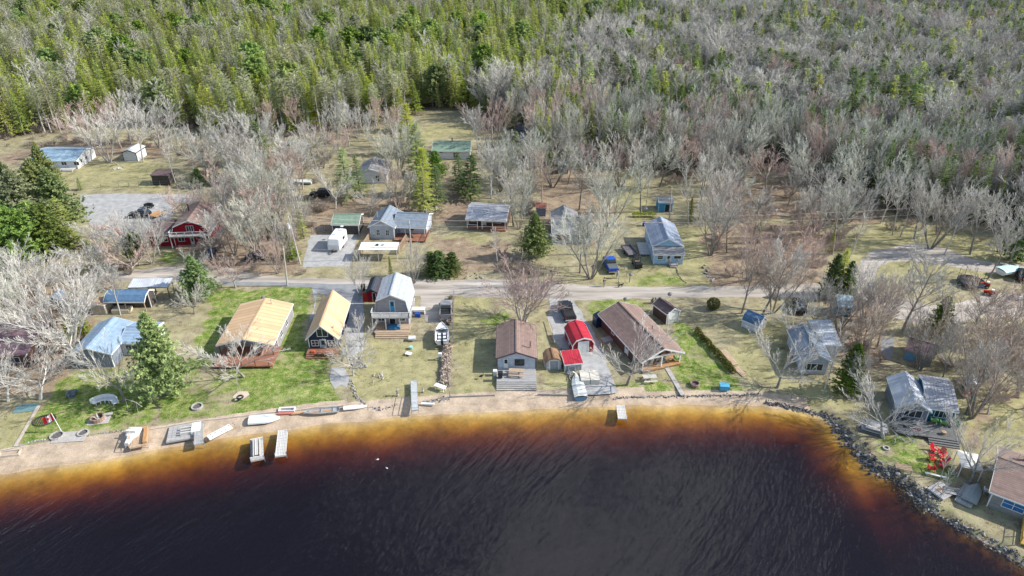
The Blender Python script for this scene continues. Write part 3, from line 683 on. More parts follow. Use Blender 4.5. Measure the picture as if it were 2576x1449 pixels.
def plant(lst, nmax):
    rest = []; k = 0
    for x, y, kd, v in lst:
        if k < nmax and inframe(x, y):
            nm, ph, ct = words[kd]; fdd = float(side(np.array([[x, y]]), FOREST)[0]); wh = ('edge of the wood ' if fdd < 7 else 'rows just inside the wood ' if fdd < 20 else 'deep wood ') + where(x, y); v2 = (v * 7.13) % 1; red = kd in ('tall', 'clump') and v2 > .88
            mats = ([BK_RED] * 2 if red else [BK_LICHEN] * 2 if v2 > .55 else None) if kd in ('tall', 'clump') else (None, LF_DARK) if (kd in ('spruce', 'slim') and (v2 > .72 or x > 30)) else None
            lab = f"{'red ' if red else ''}{ph.replace('with a bare lower trunk', '').strip()}, {wh}"
            tree(nm, lab, ct, (x, y, 0), pick_h(kd, v2), None, kd, mats, group=lab.replace(',', 's,', 1)[:90], tilt=.03); k += 1
        else: rest.append((x, y, kd, v))
    return rest
con_rest = plant(con, 200); har_rest = plant(har, 150)
print('woods', len(con), len(har))
def joined(key, i, mt=None, mc=None):
    a, b = KINDS[key][i]; import bmesh
    bm = bmesh.new(); bm.from_mesh(a); n = len(bm.faces); bm.from_mesh(b); bm.faces.ensure_lookup_table()
    for f in bm.faces[n:]: f.material_index = 1
    me = bpy.data.meshes.new('tree_' + key); bm.to_mesh(me); bm.free(); me.materials.append(mt or a.materials[0]); me.materials.append(mc or b.materials[0])
    o = bpy.data.objects.new('tree_' + key, me); return o      # a shape only: never linked to the scene
def woods(name, pts, protos):
    """one object: geometry nodes set a tree shape on each point"""
    me = bpy.data.meshes.new(name); me.from_pydata([(p[0], p[1], 0) for p in pts], [], [])
    for an, ty, vals in (('pid', 'INT', [p[2] for p in pts]), ('scl', 'FLOAT_VECTOR', [c for p in pts for c in (p[3] * p[5], p[3] * p[5], p[3])]), ('rot', 'FLOAT_VECTOR', [c for p in pts for c in (p[6], p[7], p[4])])):
        a = me.attributes.new(an, ty, 'POINT'); a.data.foreach_set('vector' if ty == 'FLOAT_VECTOR' else 'value', vals)
    o = obj(name, me, kind='stuff'); ng = bpy.data.node_groups.new(name, 'GeometryNodeTree')
    ng.interface.new_socket('Geometry', in_out='INPUT', socket_type='NodeSocketGeometry'); ng.interface.new_socket('Geometry', in_out='OUTPUT', socket_type='NodeSocketGeometry')
    gi = ng.nodes.new('NodeGroupInput'); go = ng.nodes.new('NodeGroupOutput'); ip = ng.nodes.new('GeometryNodeInstanceOnPoints'); jn = ng.nodes.new('GeometryNodeJoinGeometry')
    for pr in protos[::-1]:
        ob = ng.nodes.new('GeometryNodeObjectInfo'); ob.inputs['Object'].default_value = pr; ob.inputs['As Instance'].default_value = True
        ng.links.new(ob.outputs['Geometry'], jn.inputs[0])
    def att(n, t):
        a = ng.nodes.new('GeometryNodeInputNamedAttribute'); a.data_type = t; a.inputs['Name'].default_value = n; return a.outputs[0]
    ng.links.new(gi.outputs[0], ip.inputs['Points']); ng.links.new(jn.outputs[0], ip.inputs['Instance']); ip.inputs['Pick Instance'].default_value = True
    ng.links.new(att('pid', 'INT'), ip.inputs['Instance Index']); ng.links.new(att('scl', 'FLOAT_VECTOR'), ip.inputs['Scale'])
    er = ng.nodes.new('FunctionNodeEulerToRotation'); ng.links.new(att('rot', 'FLOAT_VECTOR'), er.inputs[0]); ng.links.new(er.outputs[0], ip.inputs['Rotation'])
    ng.links.new(ip.outputs[0], go.inputs[0]); md = o.modifiers.new('trees', 'NODES'); md.node_group = ng; return o
def pack(lst, table):
    out = []
    for x, y, kd, v in lst:
        ids = table[kd]; v2 = (v * 13.7) % 1; v3 = (v * 91.3) % 1
        out.append((x, y, ids[int(v3 * len(ids)) % len(ids)], pick_h(kd, v2) / (10. if kd != 'wide' else 8.6) * (.8 + .35 * ((v2 * 5.3) % 1)), v3 * 6.28, (1.25 if kd in ('tall', 'clump') else 1.3 if (x > 20 and kd in ('spruce', 'slim')) else .95) + .45 * v2, (v2 - .5) * .09, (v3 - .5) * .09))
    return out
pro = [joined('spruce', i) for i in range(3)] + [joined('slim', i) for i in range(3)] + [joined('barelow', i) for i in range(3)] + [joined('pine', i) for i in range(2)]
woods('conifer_forest', pack([c for c in con_rest if c[0] < 20 or inpoly(np.array([c[:2]]), CONZ)[0]], dict(spruce=(0, 1, 2), slim=(3, 4, 5), barelow=(6, 7, 8), pine=(9, 10))), pro)
prd = [joined('spruce', i, None, LF_DARK) for i in range(3)] + [joined('slim', i, None, LF_SPRUCE) for i in range(2)] + [joined('pine', 0, None, LF_SPRUCE), joined('barelow', 0)]
woods('dark_conifer_stand', pack([c for c in con_rest if not (c[0] < 20 or inpoly(np.array([c[:2]]), CONZ)[0])], dict(spruce=(0, 1, 2), slim=(3, 4), barelow=(6,), pine=(5,))), prd)
prh = [joined('tall', i) for i in range(4)] + [joined('tall', 0, BK_RED, BK_RED), joined('tall', 2, BK_LICHEN, BK_LICHEN), joined('tall', 1, BK_LICHEN, BK_LICHEN)] + [joined('clump', i) for i in range(3)] + [joined('thin', i) for i in range(3)]
woods('hardwood_forest', pack(har_rest, dict(tall=(0, 1, 2, 3, 0, 1, 5, 6, 3, 6, 4, 5), clump=(7, 8, 9), thin=(10, 11, 12))), prh)

# undergrowth: knee-high brush nobody could count
ub = []
g2 = np.random.default_rng(5)
UB = np.column_stack([g2.uniform(-140, 150, 9000), g2.uniform(70, 210, 9000)])
dens = np.zeros(len(UB)); fu = side(UB, FOREST); dens[(fu > -3) & (fu < 14)] = .33
BRUSH = [[(540,690),(520,570),(560,500),(760,470),(770,690),(640,700)], [(430,330),(840,330),(860,470),(780,600),(640,560),(440,400)], [(920,480),(1080,520),(1080,570),(930,520)],
  [(1790,470),(2080,430),(2200,560),(2100,700),(1820,700),(1790,620)], [(0,1020),(0,700),(200,650),(330,640),(380,700),(250,760),(200,930),(130,1000)],
  [(2080,960),(2060,820),(2090,740),(2210,760),(2230,900)], [(2220,920),(2440,820),(2576,800),(2650,1100),(2500,1010),(2420,1010)], [(1320,700),(1210,690),(1240,610),(1340,600)],
  [(2180,590),(2450,600),(2576,650),(2576,590),(2240,540)], [(0,345),(440,340),(440,370),(0,380)], [(1110,560),(1060,560),(1060,400),(1130,400)], [(1300,600),(1290,480),(1350,470),(1350,560)], [(1140,1000),(1136,750),(1150,750),(1150,1000)]]
for b_ in BRUSH: dens[inpoly(UB, W2(b_))] = .34
ok = g2.random(len(UB)) < dens
for x, y in UB[ok]: ub.append((x, y, g2.integers(0, 4), .35 + .55 * g2.random(), g2.random() * 6.28, 1.2, 0, 0))
woods('undergrowth', [(a, b, int(c), d, e, f, g_, h) for a, b, c, d, e, f, g_, h in ub], [joined('shrub', 0), joined('shrub', 1), joined('shrub', 0, BK_TAN, BK_RED), joined('shrub', 1, BK_TAN, BK_TAN)])
# ------------------------------------------------------------ buildings
def hgt(base, py):
    lo, hi = 0., 30.; b = np.array(base[:])
    for _ in range(40):
        m = (lo + hi) / 2; r = np.array([b[0], b[1], m - CAM_H]); row = 724.5 - FPX * (r @ _up) / (r @ _fw)
        if row > py: lo = m
        else: hi = m
    return lo
WHITE = mat('white_paint', (.80, .80, .78), (.70, .70, .68), 3, .5, .05)
GLASS = mat('window_glass', (.035, .045, .055), (.02, .03, .04), 1.2, .06, spec=.6)
GLASSB = mat('window_glass_blue', (.05, .20, .42), (.03, .13, .30), 1.2, .08, spec=.6)
def shingle(n, c, d=.75): return mat(n, c, tuple(x * d for x in c), 1.4, .9, .5, 14, stripe='V', stripe_w=.28, sdark=.72, spec=.15, detail=8)
def metal(n, c, w=.35, d=.78, r=.55): return mat(n, c, tuple(x * d for x in c), .7, r, .15, 3, stripe='U', stripe_w=w, sdark=.74, spec=.4, sbump=1.5)
def siding(n, c, st='V', w=.16, d=.80): return mat(n, c, tuple(x * d for x in c), 1.5, .7, .15, 9, stripe=st, stripe_w=w, sdark=.70, spec=.2)
def boards(n, c, w=.15, d=.7, st='V'): return mat(n, c, tuple(x * d for x in c), 1.3, .8, .3, 12, stripe=st, stripe_w=w, sdark=.45, spec=.15, streak=(.6, 3, 1))
R_BROWN = shingle('brown_shingles', (.30, .215, .185)); R_DBROWN = shingle('dark_brown_shingles', (.17, .12, .12)); R_SLATE = shingle('slate_blue_shingles', (.25, .30, .36))
R_GREY = shingle('light_grey_shingles', (.50, .54, .57)); R_MGREY = shingle('mid_grey_shingles', (.34, .34, .34)); R_GREEN = shingle('green_shingles', (.24, .34, .26))
R_BLUE = shingle('blue_shingles', (.12, .22, .36)); R_LBLUE = shingle('pale_blue_shingles', (.32, .44, .58)); R_BLACK = shingle('charcoal_shingles', (.07, .08, .10))
M_CREAM = metal('cream_tan_sheet_roof', (.72, .48, .27), .9, .9); M_GREY = metal('grey_metal_roof', (.46, .47, .50), .3); M_RED = metal('red_metal_roof', (.56, .03, .055), .35)
M_RUST = metal('rusty_metal_roof', (.34, .20, .11), .3, .6, .7); M_PURPLE = metal('purple_brown_metal_roof', (.26, .17, .19), .3, .6); M_PALE = metal('pale_metal_roof', (.62, .66, .70), .4); M_PBLUE = metal('sky_blue_metal_roof', (.36, .50, .60), .5)
S_NAVY = siding('navy_board_walls', (.028, .038, .075), 'U', .3); S_GREYW = siding('grey_shingle_walls', (.36, .34, .35)); S_PALE = siding('pale_grey_blue_siding', (.50, .55, .62)); S_WHITE = siding('white_siding', (.74, .75, .76))
S_RED = siding('barn_red_walls', (.30, .025, .03), 'U', .4); S_RED2 = siding('deep_red_siding', (.36, .012, .03)); S_BROWN = siding('brown_siding', (.13, .075, .06)); S_LBLUE = siding('light_blue_siding', (.42, .66, .86)); S_TEAL = siding('teal_siding', (.02, .17, .27))
S_SLATE = siding('slate_grey_siding', (.22, .26, .32)); S_CREAM = siding('cream_board_walls', (.62, .54, .42), 'U', .5); S_TAUPE = siding('taupe_siding', (.30, .29, .28)); S_DARK = siding('weathered_dark_boards', (.10, .085, .075), 'U', .25); S_TAN = siding('tan_board_walls', (.45, .33, .22), 'U', .3)
D_RED = boards('red_brown_deck_boards', (.42, .20, .13)); D_GREY = boards('weathered_grey_boards', (.50, .49, .48)); D_TAN = boards('tan_deck_boards', (.62, .46, .32)); D_DGREY = boards('dark_grey_boards', (.20, .20, .20)); D_ORANGE = boards('orange_deck_boards', (.60, .34, .16)); D_YEL = boards('yellow_deck_boards', (.55, .36, .10))
D_PALE = boards('pale_dock_boards', (.66, .64, .60), .2, .85); D_REDB = boards('bright_red_paint', (.60, .06, .035)); DOORW = mat('door_white', (.72, .74, .72), rough=.5); TURQ = mat('turquoise_paint', (.02, .30, .52), rough=.5); BLACK = mat('black_plastic', (.02, .02, .022), (.03, .03, .03), 5, .5)
STEEL = mat('galvanised_steel', (.55, .56, .57), (.42, .43, .44), 4, .4, metal=.6); CONC = mat('concrete', (.48, .46, .43), (.36, .34, .32), 2, .9, .3); TEALD = mat('pale_teal_paint', (.35, .48, .50), rough=.5)
S_BARNGREY = siding('grey_barn_boards', (.38, .40, .43), 'U', .3)

def wallplane(w, W, D):
    """matrix: x along the wall seen from outside, -y outward, z up"""
    if w == 'f': return Matrix.Translation((-W / 2, 0, 0))
    if w == 'r': return Matrix.Translation((W / 2, 0, 0)) @ Matrix.Rotation(R(90), 4, 'Z')
    if w == 'l': return Matrix.Translation((-W / 2, D, 0)) @ Matrix.Rotation(R(-90), 4, 'Z')
    return Matrix.Translation((W / 2, D, 0)) @ Matrix.Rotation(R(180), 4, 'Z')
def opening(root, M, u, z0, w, h, kind='win', frame=WHITE, fill=None, y=0.0):
    def bx(mb, x0, x1, y0, y1, z0_, z1): mb.box(x0, x1, y0 + y, y1 + y, z0_, z1, M=M)
    f = MB(); t = .07 if kind != 'garage' else .1; x0, x1 = u - w / 2, u + w / 2
    bx(f, x0 - t, x0, -.07, -.003, z0 - t, z0 + h + t); bx(f, x1, x1 + t, -.07, -.003, z0 - t, z0 + h + t); bx(f, x0, x1, -.07, -.003, z0 + h, z0 + h + t)
    if kind in ('win', 'win2', 'win3', 'win4', 'big'):
        bx(f, x0, x1, -.09, -.003, z0 - t, z0)
        k = {'win': 1, 'win2': 2, 'win3': 3, 'win4': 2, 'big': 1}[kind]
        for i in range(1, k): bx(f, x0 + w * i / k - .03, x0 + w * i / k + .03, -.06, -.003, z0, z0 + h)
        if kind == 'win4' or (kind == 'win' and h > .8): bx(f, x0, x1, -.058, -.003, z0 + h / 2 - .025, z0 + h / 2 + .025)
        fo = part('window', f, frame, root); p = MB(); bx(p, x0, x1, -.02, -.002, z0, z0 + h); part('pane', p, fill or GLASS, fo)
    else:
        d = MB(); bx(d, x0, x1, -.035, -.002, z0, z0 + h)
        if kind == 'garage':
            for i in range(1, 4): bx(d, x0, x1, -.045, -.036, z0 + h * i / 4 - .02, z0 + h * i / 4 + .02)
            bx(d, (x0 + x1) / 2 - .02, (x0 + x1) / 2 + .02, -.05, -.036, z0, z0 + h)
        do = part('door', d, fill or DOORW, root); part('door_frame', f, frame, do)
        if kind in ('door', 'glassdoor'):
            p = MB(); g0 = z0 + (h * .5 if kind == 'door' else h * .12); bx(p, x0 + w * .2, x1 - w * .2, -.05, -.036, g0, z0 + h * .9); part('pane', p, GLASS, do)
            k = MB(); bx(k, x1 - .12, x1 - .05, -.09, -.036, z0 + h * .45, z0 + h * .5); part('handle', k, STEEL, do)
def offs(prof, ohe):
    p = [Vector((a, b)) for a, b in prof]
    d0 = (p[0] - p[1]).normalized(); d1 = (p[-1] - p[-2]).normalized(); p[0] = p[0] + d0 * ohe; p[-1] = p[-1] + d1 * ohe; return p
def shell(root, W, y0, y1, prof, ridge, wall, roofm, trim, oh=.3, ohe=.3, porch=0., th=.11, chimney=None, wallz=0., ribs=0, dx=0., nowall=False, names=('wall', 'roof')):
    """walls closed under a roof profile; prof runs over x (ridge 'y') or over depth (ridge 'x')"""
    X0, X1 = dx - W / 2, dx + W / 2
    wb = MB()
    if ridge == 'y':
        pts = [(X0 + a, b) for a, b in prof]; poly_ = [(X0, wallz)] + pts + [(X1, wallz)]
        wb.prism(poly_, 'y', y0 + porch, y1); a0, a1, ax = y0 - oh, y1 + oh, 'y'
    else:
        pts = [(y0 + a, b) for a, b in prof]
        zp = lambda t: np.interp(t, [p[0] for p in pts], [p[1] for p in pts])
        pw = [(y0 + porch, wallz), (y0 + porch, zp(y0 + porch))] + [p for p in pts if y0 + porch + .01 < p[0] < y1 - .01] + [(y1, zp(y1)), (y1, wallz)]
        wb.prism(pw, 'x', X0, X1); a0, a1, ax = X0 - oh, X1 + oh, 'x'
    if not nowall:
        wo = part(names[0], wb, wall, root)
        for x in (X0, X1):
            zt = (prof[0][1] if ridge == 'y' else zp(y0 + porch)) - .02; zt2 = prof[-1][1] - .02
            sx = -1 if x == X0 else 1
            part('corner_board', MB().box(x - .02 if sx < 0 else x - .1, x + .1 if sx < 0 else x + .02, y0 + porch - .02, y0 + porch + .1, wallz, zt), trim, wo)
            part('corner_board', MB().box(x - .02 if sx < 0 else x - .1, x + .1 if sx < 0 else x + .02, y1 - .1, y1 + .02, wallz, zt2), trim, wo)
    e = offs(pts, ohe); lo = [(p.x, p.y + .015) for p in e]; hi = [(p.x, p.y + .015 + th) for p in e]
    rb = MB().prism(lo + hi[::-1], ax, a0, a1); ro = part(names[1], rb, roofm, root)
    fb = MB()
    lo2 = [(a, b - .10) for a, b in lo]; hi2 = [(a, b + .02) for a, b in hi]
    for s0, s1 in ((a0 - .04, a0 - .003), (a1 + .003, a1 + .04)): fb.prism(lo2 + hi2[::-1], ax, s0, s1)
    for (p, s) in ((e[0], -1), (e[-1], 1)):
        u0, u1 = (p.x - .05, p.x - .004) if s < 0 else (p.x + .004, p.x + .05)
        if ax == 'y': fb.box(u0, u1, a0, a1, p.y - .08, p.y + .10)
        else: fb.box(a0, a1, u0, u1, p.y - .08, p.y + .10)
    part('fascia', fb, trim, ro)
    if len(prof) > 2:
        ipk = max(range(len(e)), key=lambda i: e[i].y); pk = e[ipk]; rc = MB()
        if ax == 'y': rc.box(pk.x - .12, pk.x + .12, a0, a1, pk.y + .05, pk.y + .17)
        else: rc.box(a0, a1, pk.x - .12, pk.x + .12, pk.y + .05, pk.y + .17)
        part('ridge_cap', rc, roofm, ro)
    if ribs:
        r = MB(); n = int((a1 - a0) / ribs)
        for i in range(n + 1):
            s = a0 + .05 + i * ribs
            for (p, p2) in zip(e[:-1], e[1:]):
                A = (p.x, s, p.y + .015 + th) if ax == 'y' else (s, p.x, p.y + .015 + th); B_ = (p2.x, s, p2.y + .015 + th) if ax == 'y' else (s, p2.x, p2.y + .015 + th)
                r.bar(A, B_, .05, .05)
        part('rib', r, roofm, ro, kind='stuff')
    if chimney:
        cx, cy, z0, z1, r_, mm = chimney; part('chimney', MB().cyl(dx + cx, cy, z0, z1, r_, 10).cyl(dx + cx, cy, z1, z1 + .08, r_ * 1.5, 10), mm, ro)
    return ro
FOOT = []
class Bd:
    """a building standing on the survey points of its front wall"""
    def __init__(s, name, label, cat, fl, fr, zb=0., group=None, rz=None):
        a, b = fl, fr; s.W = math.hypot(b.x - a.x, b.y - a.y); s.rz = math.atan2(b.y - a.y, b.x - a.x) if rz is None else R(rz)
        s.ex = Vector((math.cos(s.rz), math.sin(s.rz), 0)); s.ey = Vector((-s.ex.y, s.ex.x, 0)); s.a = Vector((a.x, a.y, 0))
        s.root = thing(name, label, cat, s.a + s.ex * s.W / 2, s.rz, group); FOOT.append(s)
    def depth(s, p): return (Vector((p.x, p.y, 0)) - s.a).dot(s.ey)
    def uz(s, vx, vy, y=0.):
        """survey point on the plane y (front wall 0)"""
        d = _fw * FPX + np.array([1, 0, 0]) * (vx - 1288.) - _up * (vy - 724.5); d = Vector(d); o = s.a + s.ey * y; C = Vector((0, 0, CAM_H))
        t = (o - C).dot(s.ey) / d.dot(s.ey); p = C + d * t; return (p - s.a).dot(s.ex), p.z
    def op(s, zn, x0, y0, x1, y1, kind='win', frame=WHITE, fill=None, y=0.):
        o = ZO[zn]; u0, z1 = s.uz(o[0] + x0 / 4, o[1] + y0 / 4, y); u1, z0 = s.uz(o[0] + x1 / 4, o[1] + y1 / 4, y)
        z0 = max(z0, .02); opening(s.root, wallplane('f', s.W, 1) @ Matrix.Translation((0, y, 0)), (u0 + u1) / 2, z0, u1 - u0, z1 - z0, kind, frame, fill)
    def side(s, w, D, u, z0, ww, h, kind='win', frame=WHITE, fill=None): opening(s.root, wallplane(w, s.W, D), u, z0, ww, h, kind, frame, fill)
def deck(root, x0, x1, y0, y1, h, m, steps=0, rail=None, sx=None, th=.12, skirt=True, name='deck'):
    """boards on a frame, with its own steps towards -y and an optional railing"""
    b = MB(); n = max(2, int((y1 - y0) / .155)); w = (y1 - y0) / n
    for i in range(n): b.box(x0, x1, y0 + i * w + .008, y0 + (i + 1) * w - .008, h - .04, h)
    b.box(x0 + .03, x1 - .03, y0 + .03, y1 - .03, h - .18, h - .05)
    if skirt:
        for x in np.linspace(x0 + .1, x1 - .1, 4):
            for y in (y0 + .1, y1 - .1): b.box(x - .05, x + .05, y - .05, y + .05, 0, h - .18)
    d = part(name, b, m, root); sx = sx or (x0, x1)
    for i in range(steps):
        z = h * (steps - i) / (steps + 1); y = y0 - .33 * (i + 1); s = MB().box(sx[0], sx[1], y, y + .30, z - .05, z)
        for x in (sx[0] + .03, sx[1] - .09): s.box(x, x + .06, y, y + .30, 0, z - .05)
        part('step', s, m, d)
    if rail:
        r = MB(); mm, sides = rail; T = h + .95
        segs = {'f': ((x0, y0), (x1, y0)), 'l': ((x0, y0), (x0, y1)), 'r': ((x1, y0), (x1, y1))}
        for k in sides:
            (ax_, ay), (bx_, by) = segs[k]; L = math.hypot(bx_ - ax_, by - ay); nn = max(1, round(L / 1.4))
            for z in (T, h + .15): r.bar((ax_, ay, z), (bx_, by, z), .07, .05)
            for i in range(nn + 1): f = i / nn; r.box(ax_ + (bx_ - ax_) * f - .05, ax_ + (bx_ - ax_) * f + .05, ay + (by - ay) * f - .05, ay + (by - ay) * f + .05, h, T)
            nb = int(L / .16)
            for i in range(nb): f = (i + .5) / nb; r.box(ax_ + (bx_ - ax_) * f - .015, ax_ + (bx_ - ax_) * f + .015, ay + (by - ay) * f - .015, ay + (by - ay) * f + .015, h + .15, T - .02)
        part('railing', r, mm, d)
    return d
def post(root, pts, z0, z1, m, w=.12):
    for x, y in pts: part('post', MB().box(x - w / 2, x + w / 2, y - w / 2, y + w / 2, z0, z1), m, root)
def gab(W, he, hr, k=.5): return [(0, he), (W * k, hr), (W, he)]
def gam(W, he, hm, hr, k=.14): return [(0, he), (W * k, hm), (W / 2, hr), (W * (1 - k), hm), (W, he)]

# navy cabin
b = Bd('cabin', 'narrow navy cabin with steep cream roof, small red-brown deck and loft window', 'cabin', q('Z2', 1105, 945), q('Z2', 1395, 940))
D = b.depth(q('Z2', 1300, 360, 4.35)); shell(b.root, b.W, 0, D, gab(b.W, 2.25, 4.35), 'y', S_NAVY, M_CREAM, WHITE, .35, .42, chimney=(1.5, 1.2, 2.4, 3.3, .07, STEEL))
b.op('Z2', 1172, 735, 1285, 805, 'win2'); b.op('Z2', 1205, 842, 1280, 943, 'door', WHITE, TEALD); b.op('Z2', 1122, 850, 1195, 900, 'win4'); b.op('Z2', 1288, 850, 1362, 900, 'win4')
for u in (2, 5): b.side('r', D, u, 1., .9, .8)
deck(b.root, -b.W / 2 - .1, b.W / 2 + .1, -1.7, -.03, .42, D_RED, 2); navy = b

# broad cream roofed cabin
b = Bd('cabin', 'broad low cabin with two-tone cream sheet roof, open porch and big red-brown deck', 'cabin', q('Z2', 205, 1005, .5), q('Z2', 745, 1000, .5))
D = b.depth(q('Z2', 578, 437, 3.3)); shell(b.root, b.W, 0, D, gab(b.W, 2.35, 3.35), 'y', S_GREYW, M_CREAM, WHITE, .1, .25, porch=2.4, chimney=(1.2, D - 1.2, 3., 3.9, .07, STEEL))
post(b.root, [(-b.W / 2 + .1, .15), (b.W / 2 - .1, .15), (-1.2, .15)], .5, 2.4, S_BROWN)
b.op('Z2', 560, 880, 690, 930, 'win3', y=2.4)
for u in (4.5, 7.5): b.side('r', D, u, .9, 1.1, .9)
dk = deck(b.root, -b.W / 2 - .2, b.W / 2 + .5, -2.6, 2.35, .5, D_RED, 0)
r_ = MB()
for x in np.linspace(-b.W / 2, b.W / 2, 5): r_.box(x - .04, x + .04, -2.55, -2.47, .5, 1.3)
part('railing', r_, S_BROWN, dk); cream = b

# gambrel house with balcony
b = Bd('gambrel_house', 'tall grey gambrel roofed house with balcony over a shaded porch and turquoise loft door', 'house', q('Z2', 1778, 705), q('Z2', 2112, 705))
W = b.W; D = b.depth(q('Z2', 1975, 170, 5.9)); shell(b.root, W, 0, D, [(0, 2.75), (.32, 4.7), (W / 2, 5.75), (W - .32, 4.7), (W, 2.75)], 'y', S_GREYW, R_GREY, WHITE, .25, .3)
b.op('Z2', 1908, 452, 1962, 552, 'door', WHITE, TURQ)
for x0, x1 in ((-W / 2 + .3, -W / 2 + 1.4), (W / 2 - 1.7, W / 2 - .6)): opening(b.root, wallplane('f', W, D), (x0 + x1) / 2 + W / 2, 1.0, 1., .9, 'win4')
opening(b.root, wallplane('f', W, D), W / 2, .45, .9, 1.9, 'glassdoor', WHITE, GLASS)
b.side('r', D, 3, 1.3, .9, .8); b.side('r', D, 6, 1.3, .9, .8)
deck(b.root, -W / 2 - .3, W / 2 + .3, -1.7, -.03, 2.6, D_GREY, 0, (WHITE, 'flr'), skirt=False, name='balcony')
post(b.root, [(-W / 2 - .2, -1.6), (-.8, -1.6), (W / 2 + .2, -1.6), (W / 2 - 1.2, -1.6)], .4, 2.45, WHITE)
deck(b.root, -W / 2 + .1, W / 2 + .3, -2.5, -.03, .42, D_TAN, 3, sx=(-W / 2 + .3, W / 2 + .2)); gamb = b

# white brown-roofed cabin at the beach
b = Bd('cabin', 'small pale blue-white cabin with brown roof above wide grey beach steps', 'cabin', q('Z3', 977, 1135, .5), q('Z3', 1368, 1135, .5))
hr = hgt((b.a.x + b.W / 2, b.a.y, 0), 644 + 968 / 4); D = b.depth(q('Z3', 1180, 645, hr)); W = b.W
shell(b.root, W, 0, D, gab(W, 2.35, hr), 'y', S_PALE, R_BROWN, R_DBROWN, .12, .2, chimney=(W * .36, 1.9, 2.9, 3.9, .1, R_BROWN))
b.op('Z3', 1042, 1030, 1092, 1128, 'door', TEALD, DOORW); b.op('Z3', 1160, 1042, 1248, 1096, 'big', BLACK, GLASS)
y0 = b.depth(q('Z3', 975, 1265, .5)); deck(b.root, -W / 2, W / 2, y0, -.03, .5, D_GREY, 4); bcab = b

# red barn, red lean-to, rusty shed
b = Bd('garden_barn', 'barn-red garden shed with bright red gambrel roof and white double door', 'shed', q('Z3', 1733, 985), q('Z3', 1950, 962)); W = b.W
D = b.depth(q('Z3', 1745, 655, 2.6)); shell(b.root, W, 0, D, [(0, 1.5), (.5, 2.25), (W / 2, 2.6), (W - .5, 2.25), (W, 1.5)], 'y', S_RED, M_RED, WHITE, .12, .12, ribs=.4)
b.op('Z3', 1800, 868, 1890, 970, 'garage', WHITE, DOORW); b.side('l', D, D - 1.9, .55, .7, .6); barn = b
b = Bd('lean_to_shed', 'low lean-to shed with bright red metal roof below the red barn', 'shed', q('Z3', 1657, 1168), q('Z3', 1828, 1150)); W = b.W
D = max(2.2, b.depth(q('Z3', 1640, 992, 1.9))); shell(b.root, W, 0, D, [(0, 1.35), (D, 1.85)], 'x', S_BARNGREY, M_RED, WHITE, .1, .2, ribs=.35)
b.op('Z3', 1700, 1115, 1760, 1160, 'door2', WHITE, S_BARNGREY)
b = Bd('small_shed', 'small gambrel shed with rusty brown metal roof and grey doors', 'shed', q('Z3', 1465, 1150), q('Z3', 1625, 1140)); W = b.W
D = b.depth(q('Z3', 1520, 932, 2.0)); shell(b.root, W, 0, D, [(0, 1.2), (.35, 1.75), (W / 2, 2.05), (W - .35, 1.75), (W, 1.2)], 'y', S_PALE, M_RUST, M_RUST, .08, .08)
b.op('Z3', 1508, 1055, 1592, 1142, 'garage', WHITE, S_BARNGREY)

# brown bungalow with white posted porch
b = Bd('bungalow', 'long brown-roofed bungalow set askew with white posts round an open front porch', 'house', q('Z4', 590, 1158, .35), q('Z4', 975, 1066, .35)); W = b.W; b.rz
D = b.depth(q('Z4', 400, 465, 3.5)); shell(b.root, W, 0, D, gab(W, 2.15, 3.5), 'y', S_BROWN, R_BROWN, WHITE, .3, .4, porch=2.6, chimney=(1.4, 5.5, 2.9, 3.5, .05, BLACK))
post(b.root, [(-W / 2 + .1, .1), (0, .1), (W / 2 - .1, .1), (W / 2 - .1, 2.4)], .3, 2.2, WHITE, .16)
part('beam', MB().box(-W / 2, W / 2, .02, .18, 2.05, 2.3).box(W / 2 - .18, W / 2 - .02, .18, 2.4, 2.03, 2.28), WHITE, b.root)
deck(b.root, -W / 2, W / 2, -.3, 2.57, .35, D_ORANGE, 0); opening(b.root, wallplane('f', W, D) @ Matrix.Translation((0, 2.6, 0)), W * .35, .4, .9, 1.8, 'door')
opening(b.root, wallplane('f', W, D) @ Matrix.Translation((0, 2.6, 0)), W * .7, .9, 1.6, .9, 'win2'); b.side('l', D, D - 4.6, .3, .9, 1.8, 'door'); b.side('l', D, D - 9, 1.1, .8, .5)
for u in (5, 8.5, 11): b.side('r', D, u, 1., 1.0, .8)
bung = b
b = Bd('garden_shed', 'dark brown garden shed with white roll door beside the long bungalow', 'shed', q('Z4', 833, 690), q('Z4', 957, 650)); W = b.W
D = b.depth(q('Z4', 790, 420, 2.6)); shell(b.root, W, 0, D, gab(W, 1.85, 2.6), 'y', S_BROWN, R_DBROWN, WHITE, .1, .12); b.op('Z4', 862, 572, 935, 672, 'garage', WHITE, DOORW)
b = Bd('garden_shed', 'small shed with blue shingled barn roof and white walls on the lawn', 'shed', q('Z4', 1588, 708), q('Z4', 1750, 778)); W = b.W
D = 2.4; shell(b.root, W, 0, D, [(0, 1.25), (.45, 2.0), (D / 2 + .1, 2.35), (D, 1.5)], 'x', S_WHITE, R_BLUE, WHITE, .08, .1); b.side('r', D, 1.2, .05, .9, 1.3, 'door2', WHITE, S_WHITE)

